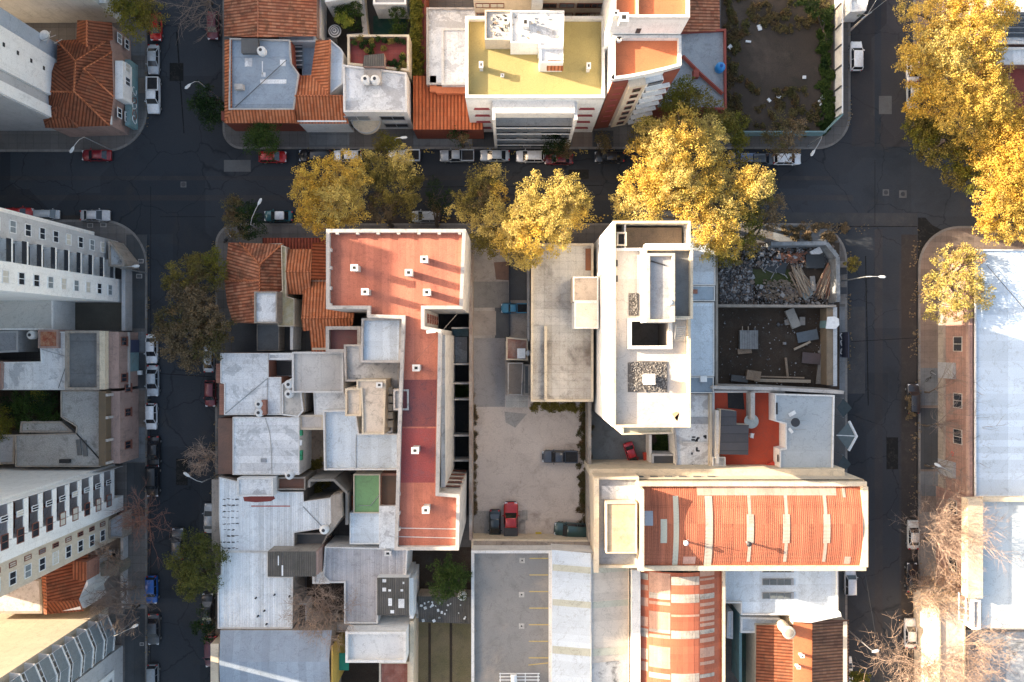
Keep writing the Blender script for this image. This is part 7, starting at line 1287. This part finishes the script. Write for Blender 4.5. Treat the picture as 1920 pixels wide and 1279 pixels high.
car(652, 292, 180, 'hatch', white, 'white', 'white car mostly under the orange-gold foliage, north side'); car(758, 292, 180, 'oldpickup', (.6, .62, .64), 'greywhite', 'pale pickup with a dark bed by the street lamp, north side', 'pickup')
car(857, 292, 180, 'pickup', (.30, .33, .36), 'grey', 'grey pickup with an open black bed, north side of the street', 'pickup', s=.95); car(928, 291.5, 180, 'sedan', silver, 'silver', 'silver hatchback between the grey pickup and the white car', s=.95)
car(994, 293, 180, 'hatch', white, 'white', 'white hatchback left of the maroon car, north side of the street', s=1.02); car(1048, 298, 180, 'sedan', maroon, 'maroon', 'maroon car under the small dark tree, north side of the street', s=.92); car(1143, 294, 180, 'sedan', black, 'black', 'black car at the left tip of the big golden tree, north side', s=.95)
car(1392, 297, 180, 'hatch', (.10, .14, .24), 'navy', 'navy car beside another under the brown-green tree, north side'); car(1428, 298, 0, 'hatch', dgrey, 'darkgrey', 'dark grey car between the navy and the white one, north side'); car(1476, 298, 0, 'hatch', white, 'white', 'white car below the brown-green tree by the vacant lot')
car(1606, 105, 90, 'suv', white, 'white', 'white car alone beside the long white panelled wall, top right', s=.95)
car(522, 405, 180, 'sedan', (.01, .10, .12), 'teal', 'teal and black taxi-like car with a white roof by the lamp', roofm=paint(white, 'white'), s=.92); car(178, 404, 0, 'sedan', (.5, .5, .52), 'palegrey', 'pale sedan above the rounded corner beside the white and grey tower', s=.95)
car(88, 402, 0, 'van', silver, 'silver', 'silver van parked above the white and grey tower', 'van', s=.8); car(36, 400, 0, 'hatch', redc, 'red', 'red car mostly hidden by the top of the white and grey tower'); car(798, 406, 180, 'hatch', silver, 'silver', 'pale car under the olive and dark trees, south side of the street')
car(284, 654, -90, 'sedan', white, 'white', 'uppermost white sedan in the row on the lower west street', s=.95); car(286, 714, -90, 'sedan', silver, 'silver', 'silver sedan with a dark sunroof in the row on the lower west street', s=1.0); car(283.5, 781, -90, 'hatch', white, 'white', 'white hatchback in the row between the silver sedan and the black car', s=.95)
car(288, 847, -90, 'sedan', black, 'black', 'black car below the white hatchback on the lower west street'); car(286, 902, -90, 'suv', black, 'black', 'second black car down, left of the street lamp head, west street')
car(284, 1106, -90, 'hatch', (.01, .10, .38), 'blue', 'bright blue car under the bare branches, lower west street'); car(288, 1180, -90, 'sedan', dgrey, 'darkgrey', 'dark grey car near the lamp at the lower left'); car(391, 672, 90, 'sedan', silver, 'silver', 'silver car under the brownish tree, east side of the west street', s=.9)
car(394, 738, -90, 'hatch', (.17, .02, .03), 'darkwine', 'dark red car beside the brick-edged white roof', s=.95); car(393, 972, 90, 'sedan', silver, 'silver', 'silver car beside the broad white corrugated roof', s=.95); car(389, 1142, 90, 'sedan', black, 'black', 'black car peeking out below the green tree, lower west street')
car(396, 1222, -90, 'suv', (.09, .012, .03), 'plum', 'plum car beside the blue-grey gabled roof, bottom'); car(333, 1020, 90, 'sedan', dgrey, 'darkgrey', 'dark grey car half under the green tree in the lower west street'); car(286, 1272, -90, 'hatch', greyc, 'midgrey', 'grey car cut by the bottom edge on the west street')
car(965, 578, 180, 'oldpickup', (.03, .20, .33), 'oldblue', 'old blue pickup in the parking yard', 'pickup', s=.85, z=.18); car(1050, 856, 180, 'pickup', (.045, .05, .065), 'slate', 'dark slate pickup standing on the open yard ground', 'pickup', s=.98, z=.18)
car(928, 984, -90, 'sedan', (.02, .03, .035), 'inkblack', 'black sedan left of the red pickup in the yard', s=.97, z=.19); cp = car(958, 979, 90, 'pickup', (.42, .015, .015), 'pickupred', 'red pickup with a dark covered bed in the yard', 'pickup', s=1.12, z=.19, cover=plain('bed_cover', (.045, .045, .048), .7))
x, y = P(958.5, 996, 1.6); MB().box(-2.75, -.15, -.9, .9, 1.28, 1.5).build('bed_cover', plain('bed_cover', (.045, .045, .048), .7), None); _o = bpy.context.scene.objects['bed_cover'] if 'bed_cover' in bpy.context.scene.objects else [o for o in bpy.data.objects if o.name.startswith('bed_cover')][0]; _o.parent = cp
car(1071, 993, 176, 'suv', (.02, .06, .06), 'darkgreen', 'dark green off-roader among the scrub in the yard corner', s=1.1, z=.19); car(1184, 853, -72, 'sedan', (.42, .015, .03), 'crimson', 'crimson car parked at an angle in the court below the tower', s=.84, z=.19)
car(1712.5, 748, 90, 'suv', (.03, .03, .035), 'sooty', 'dark car buried under branches and leaves on the east street', s=.95); car(1713, 1003, 90, 'sedan', (.66, .63, .58), 'cream', 'cream-white sedan on the east street above the black one', s=.93); car(1710.5, 1083, 90, 'sedan', black, 'black', 'black sedan between the two pale cars on the east street', s=.93); car(1707.5, 1188, 90, 'sedan', white, 'white', 'white sedan above the large bare tree, east street', s=.95)
car(1595, 1091, 90, 'suv', (.68, .7, .73), 'offwhite', 'white van-like car tucked below the vaulted hall corner', s=.88); car(1588, 1256, 90, 'hatch', white, 'white', 'white car at the bottom beside the dark brown tile roof', s=.95); car(1712, 130, -90, 'sedan', white, 'white', 'white car peeping out left of the golden mass, top right'); car(1712, 178, -90, 'hatch', silver, 'silver', 'second pale car under the golden mass edge, top right')
t = [o for o in bpy.data.objects if o.get('label') == 'dark car buried under branches and leaves on the east street'][0]
x, y = P(1712, 758, 1.8); tag(leafmesh('cut_branches', [(x-.2, y+k*.8, 1.3, .7) for k in range(-2, 2)], brownl, None, .2, 4, flat=.3, clump=.4), 'dead branches and leaves heaped over the dark car on the east street', 'branches', kind='stuff')
# ---------------- street furniture ----------------
def lamp(base, head, lab, z=8.2):
    bx, by = P(*base); hx, hy = P(head[0], head[1], z+.5); t = thing('street_lamp', lab, 'street lamp', (bx, by, .15))
    MB().tube([(bx, by, .15), (bx, by, 4), (bx, by, z-.4)], [.11, .085, .06], 8).build('pole', metal_g, t)
    m1 = (bx+(hx-bx)*.25, by+(hy-by)*.25, z+.25); m2 = (bx+(hx-bx)*.6, by+(hy-by)*.6, z+.5)
    MB().tube([(bx, by, z-.45), m1, m2, (hx, hy, z+.5)], .05, 6).build('arm', metal_g, t); an = math.atan2(hy-by, hx-bx)
    hd = loft([(-.55, [(-.05, 0), (-.05, .05), (.05, .05), (.05, 0)]), (-.2, [(-.2, -.03), (-.14, .1), (.14, .1), (.2, -.03)]), (.3, [(-.2, -.03), (-.15, .11), (.15, .11), (.2, -.03)]), (.5, [(-.06, 0), (-.05, .05), (.05, .05), (.06, 0)])])
    ca, sa = math.cos(an), math.sin(an); hd.v = [(hx+x*ca-y*sa, hy+x*sa+y*ca, z+.5+zz) for x, y, zz in hd.v]; hd.build('lamp_head', plain('lamp_grey', (.5, .52, .53), .4), t); return t
lamp((412, 186), (352, 162), 'street lamp arching over the west street at the dark green tree'); lamp((212, 283), (135, 281), 'bent street lamp at the rounded corner below the tiled house'); lamp((503, 436), (487, 378), 'street lamp above the teal car'); lamp((275, 512), (255, 499), 'short-armed street lamp at the foot of the white and grey tower')
lamp((418, 886), (350, 890), 'street lamp reaching over the west street beside the bare brown tree'); lamp((262, 1156), (253, 1174), 'street lamp at the lower left beside the bare tree'); lamp((1579, 527), (1654, 519), 'street lamp reaching over the east street beside the rubble plot'); lamp((1586, 1178), (1642, 1221), 'curved street lamp over the east street, lower right')
lamp((752, 282), (757, 258), 'street lamp beside the small olive tree on the north pavement', 6.5); lamp((1513, 274), (1524, 287), 'small lamp at the corner of the turquoise lot wall', 6); lamp((1737, 872), (1758, 872), 'street lamp in front of the pink brick wall', 7)
x, y = P(1594, 57); tp = P(1626, 28, 9); r = thing('utility_pole', 'leaning pale pole at the top of the east street carrying wires', 'utility pole', (x, y, .1)); MB().tube([(x, y, .1), (tp[0], tp[1], 9)], [.16, .1], 8).build('pole', par_m, r); MB().rbox(tp[0], tp[1], 8.8, 1.6, .12, .12, .6).build('crossbar', metal_g, r)
for a, c, l in ((1700, -30, 'upper wire'), (1655, -20, 'steep wire')): tag(MB().tube([(tp[0], tp[1], 9), P(a, c, 8.6)+(8.6,)], .035, 3).build('cable', metal_g), l+' running from the leaning pole off the top edge', 'cable')
tag(MB().tube([(tp[0], tp[1], 9), P(1580, 20, 6)+(6,)], .03, 3).build('cable', metal_g), 'short wire from the leaning pole to the white wall', 'cable')
tag(MB().tube([P(1622, 1075, 9)+(9,), P(1640, 1180, 8.3)+(8.3,), P(1662, 1300, 9)+(9,)], .014, 3).build('cable', metal_d), 'thin cable strung along the east street at the bottom', 'cable')
tag(MB().tube([P(1850, 497, 8)+(8,), P(1930, 590, 8)+(8,)], .05, 3).build('cable', metal_d), 'dark cable over the top corner of the pale blue shed roof', 'cable')
tag(MB().tube([P(126, 675, 7)+(6.8,), P(110, 728, 6.3)+(6.4,)], .04, 3).tube([P(78, 655, 6.6)+(6.5,), P(126, 669, 6.6)+(6.6,)], .03, 3).build('cable', metal_d), 'black cables lying over the white L-shaped roof', 'cable')
tag(MB().tube([P(537, 112, 7)+(6.9,), P(440, 200, 7)+(6.75,)], .05, 4).build('cable', metal_d), 'dark cable lying diagonally across the blue-grey roof', 'cable')
def bin_(px, py, lab, m=metal_d, s=.55):
    x, y = P(px, py, 1.2); r = thing('rubbish_bin', lab, 'bin', (x, y, .15)); MB().box(x-s, x+s, y-s*.8, y+s*.8, .2, 1.15).build('body', m, r); MB().box(x-s-.05, x+s+.05, y-s*.8-.05, y+s*.8+.05, 1.15, 1.25).build('lid', m, r)
bin_(1580, 508, 'dark square bin on the pavement of the rubble plot, upper'); bin_(1580, 545, 'dark round-cornered bin on the pavement of the rubble plot, lower')
x, y = P(262, 699, .5); tag(MB().box(x-.3, x+.3, y-.3, y+.3, .15, .6).build('utility_box', white_p, origin=(x, y, .15)), 'small white box on the dark pavement left of the silver sedan', 'utility box')
for a, c, s, l in ((170, 423, .42, 'left of two pale cover plates by the rounded corner'), (195, 422, .42, 'right of two pale cover plates by the rounded corner'), (265, 490, .4, 'pale upright cover plate on the pavement by the white tower'), (262, 518, .42, 'pale square cover plate below the short-armed lamp'), (988, 272, .55, 'framed grate on the pavement in front of the yellow-roofed apartments'), (1124, 272, .3, 'small pale cover on the north pavement by the small dark tree'), (267, 1207, .3, 'small square plate on the pavement at the lower left')):
    x, y = P(a, c); p = thing('cover_plate', l, 'cover plate', (x, y, .155)); MB().box(x-s, x+s, y-s*.75, y+s*.75, .15, .175).build('frame', par_m, p); MB().box(x-s*.8, x+s*.8, y-s*.55, y+s*.55, .175, .18).build('plate', concrete_dk, p)
# motorcycles and a bicycle
def bike(px, py, ang, lab, motor=True):
    x, y = P(px, py, .8); t = thing('motorcycle' if motor else 'bicycle', lab, 'motorcycle' if motor else 'bicycle', (x, y, .15)); a = math.radians(ang); d = Vector((math.cos(a), math.sin(a), 0)); n_ = Vector((-d.y, d.x, 0)); c = Vector((x, y, .15)); R_ = .31
    for s in (-.65, .65):
        o = c+d*s; MB().tube([o+d*R_*math.cos(q)+Vector((0, 0, R_+.02+R_*math.sin(q))) for q in [k*math.pi/7 for k in range(15)]], .07 if motor else .035, 5).build('wheel', rubber, t)
    MB().tube([c+d*-.65+Vector((0, 0, .33)), c+d*-.1+Vector((0, 0, .75)), c+d*.45+Vector((0, 0, .85)), c+d*.65+Vector((0, 0, .33))], .07 if motor else .04, 5).build('frame', metal_d, t)
    MB().tube([c+d*.45+n_*-.36+Vector((0, 0, 1.0)), c+d*.45+n_*.36+Vector((0, 0, 1.0))], .04, 5).build('handlebar', metal_g, t); MB().rbox(*(c+d*-.3+Vector((0, 0, .85))), .6 if motor else .25, .26 if motor else .16, .12, a).build('seat', rubber, t)
    if motor: MB().rbox(*(c+d*.12+Vector((0, 0, .8))), .5, .34, .26, a).build('fuel_tank', plain('tank_black', (.03, .03, .035), .3), t)
bike(428, 446, 40, 'black motorcycle on the north-west corner pavement of the centre block'); bike(1745, 705, 60, 'white-framed bicycle lying on the pavement by the pink wall', False)
# garden umbrella and table at the top
x, y = P(627, 57, 2.6); r = thing('garden_umbrella', 'round striped grey and white garden umbrella at the top', 'umbrella', (x, y, .17)); MB().tube([(x, y, .17), (x, y, 2.75)], .04, 6).build('pole', metal_g, r)
for i in range(6):
    r0, r1 = .93-.155*i, .93-.155*(i+1); z0_, z1_ = 2.35+.06*i, 2.35+.06*(i+1); vs = [(x+q*math.cos(k*math.pi/8), y+q*math.sin(k*math.pi/8), z) for q, z in ((r0, z0_), (max(r1, .001), z1_)) for k in range(16)]
    MB().add(vs, [(k, (k+1) % 16, 16+(k+1) % 16, 16+k) for k in range(16)]).build('stripe', white_p if i % 2 == 0 else plain('stripe_grey', (.16, .17, .18), .8), r)
for a, c, l in ((625, 88, 'upper bars'),): pass
bldg('white garden wing at the top edge beside the mossy tile roof', [(596, -40), (602, -40), (602, 72), (596, 72)], 3.6, w_white, par_w, 0, cat='wall', name='garden_wall')
bldg('white garden house at the top edge with a hedge-side eave', [(610, -70), (672, -70), (672, -4), (610, 6)], 5.0, w_white, roof_pale, .3); bldg('grey-roofed garden house at the top edge over the dark turf', [(700, -70), (762, -70), (762, 10), (700, 10)], 4.8, w_white, roof_grey, .3)
bldg('pale garden path wall between the two gardens at the top', [(672, -20), (681, -20), (690, 66), (650, 68), (650, 64), (680, 62)], 2.4, w_cream, par_m, 0, cat='wall', name='garden_wall')
# orange wall bit under the umbrella, yard clutter
x, y = P(622, 74, 1); t = thing('garden_table', 'small grey table beside the striped umbrella', 'table', (x, y, .17)); MB().rbox(x, y, .9, 1.5, .7, .06, .1).build('tabletop', concrete, t)
for a, c in ((-.6, -.25), (.6, -.25), (-.6, .25), (.6, .25)): MB().box(x+a-.04, x+a+.04, y+c-.04, y+c+.04, .17, .87).build('leg', metal_g, t)
for i, (a, c) in enumerate(((1508, 145), (1543, 183), (1537, 193), (1403, 78), (1369, 88), (1424, 52), (1460, 182), (1442, 188), (1545, 38))):
    x, y = P(a, c, .3); tag(MB().rbox(x, y, .3, random.uniform(.3, .9), random.uniform(.2, .6), .2, i).build('litter', white_p, origin=(x, y, .17)), 'white litter lying on the vacant lot', 'litter', 'litter on the vacant lot')
# timber steps beside the pallet lot
for a, c, w_, h_, l in ((984, 966, 5, 9, 'upper pale slab beside the red pickup'), (979, 985, 5, 8, 'lower pale slab beside the red pickup')):
    x, y = P(a, c, .3); tag(MB().box(x-w_*.08, x+w_*.08, y-h_*.08, y+h_*.08, .19, .32).build('paving_slab', concrete_worn, origin=(x, y, .19)), l, 'slab')
tag(MB().box(P(1004, 0)[0], P(1015, 0)[0], P(0, 1001)[1], P(0, 997)[1], .19, .45).build('parking_block', plain('block_yellow', (.55, .4, .04), .7), origin=P(1009, 999)+(.19,)), 'yellow painted block at the bottom of the yard', 'block')
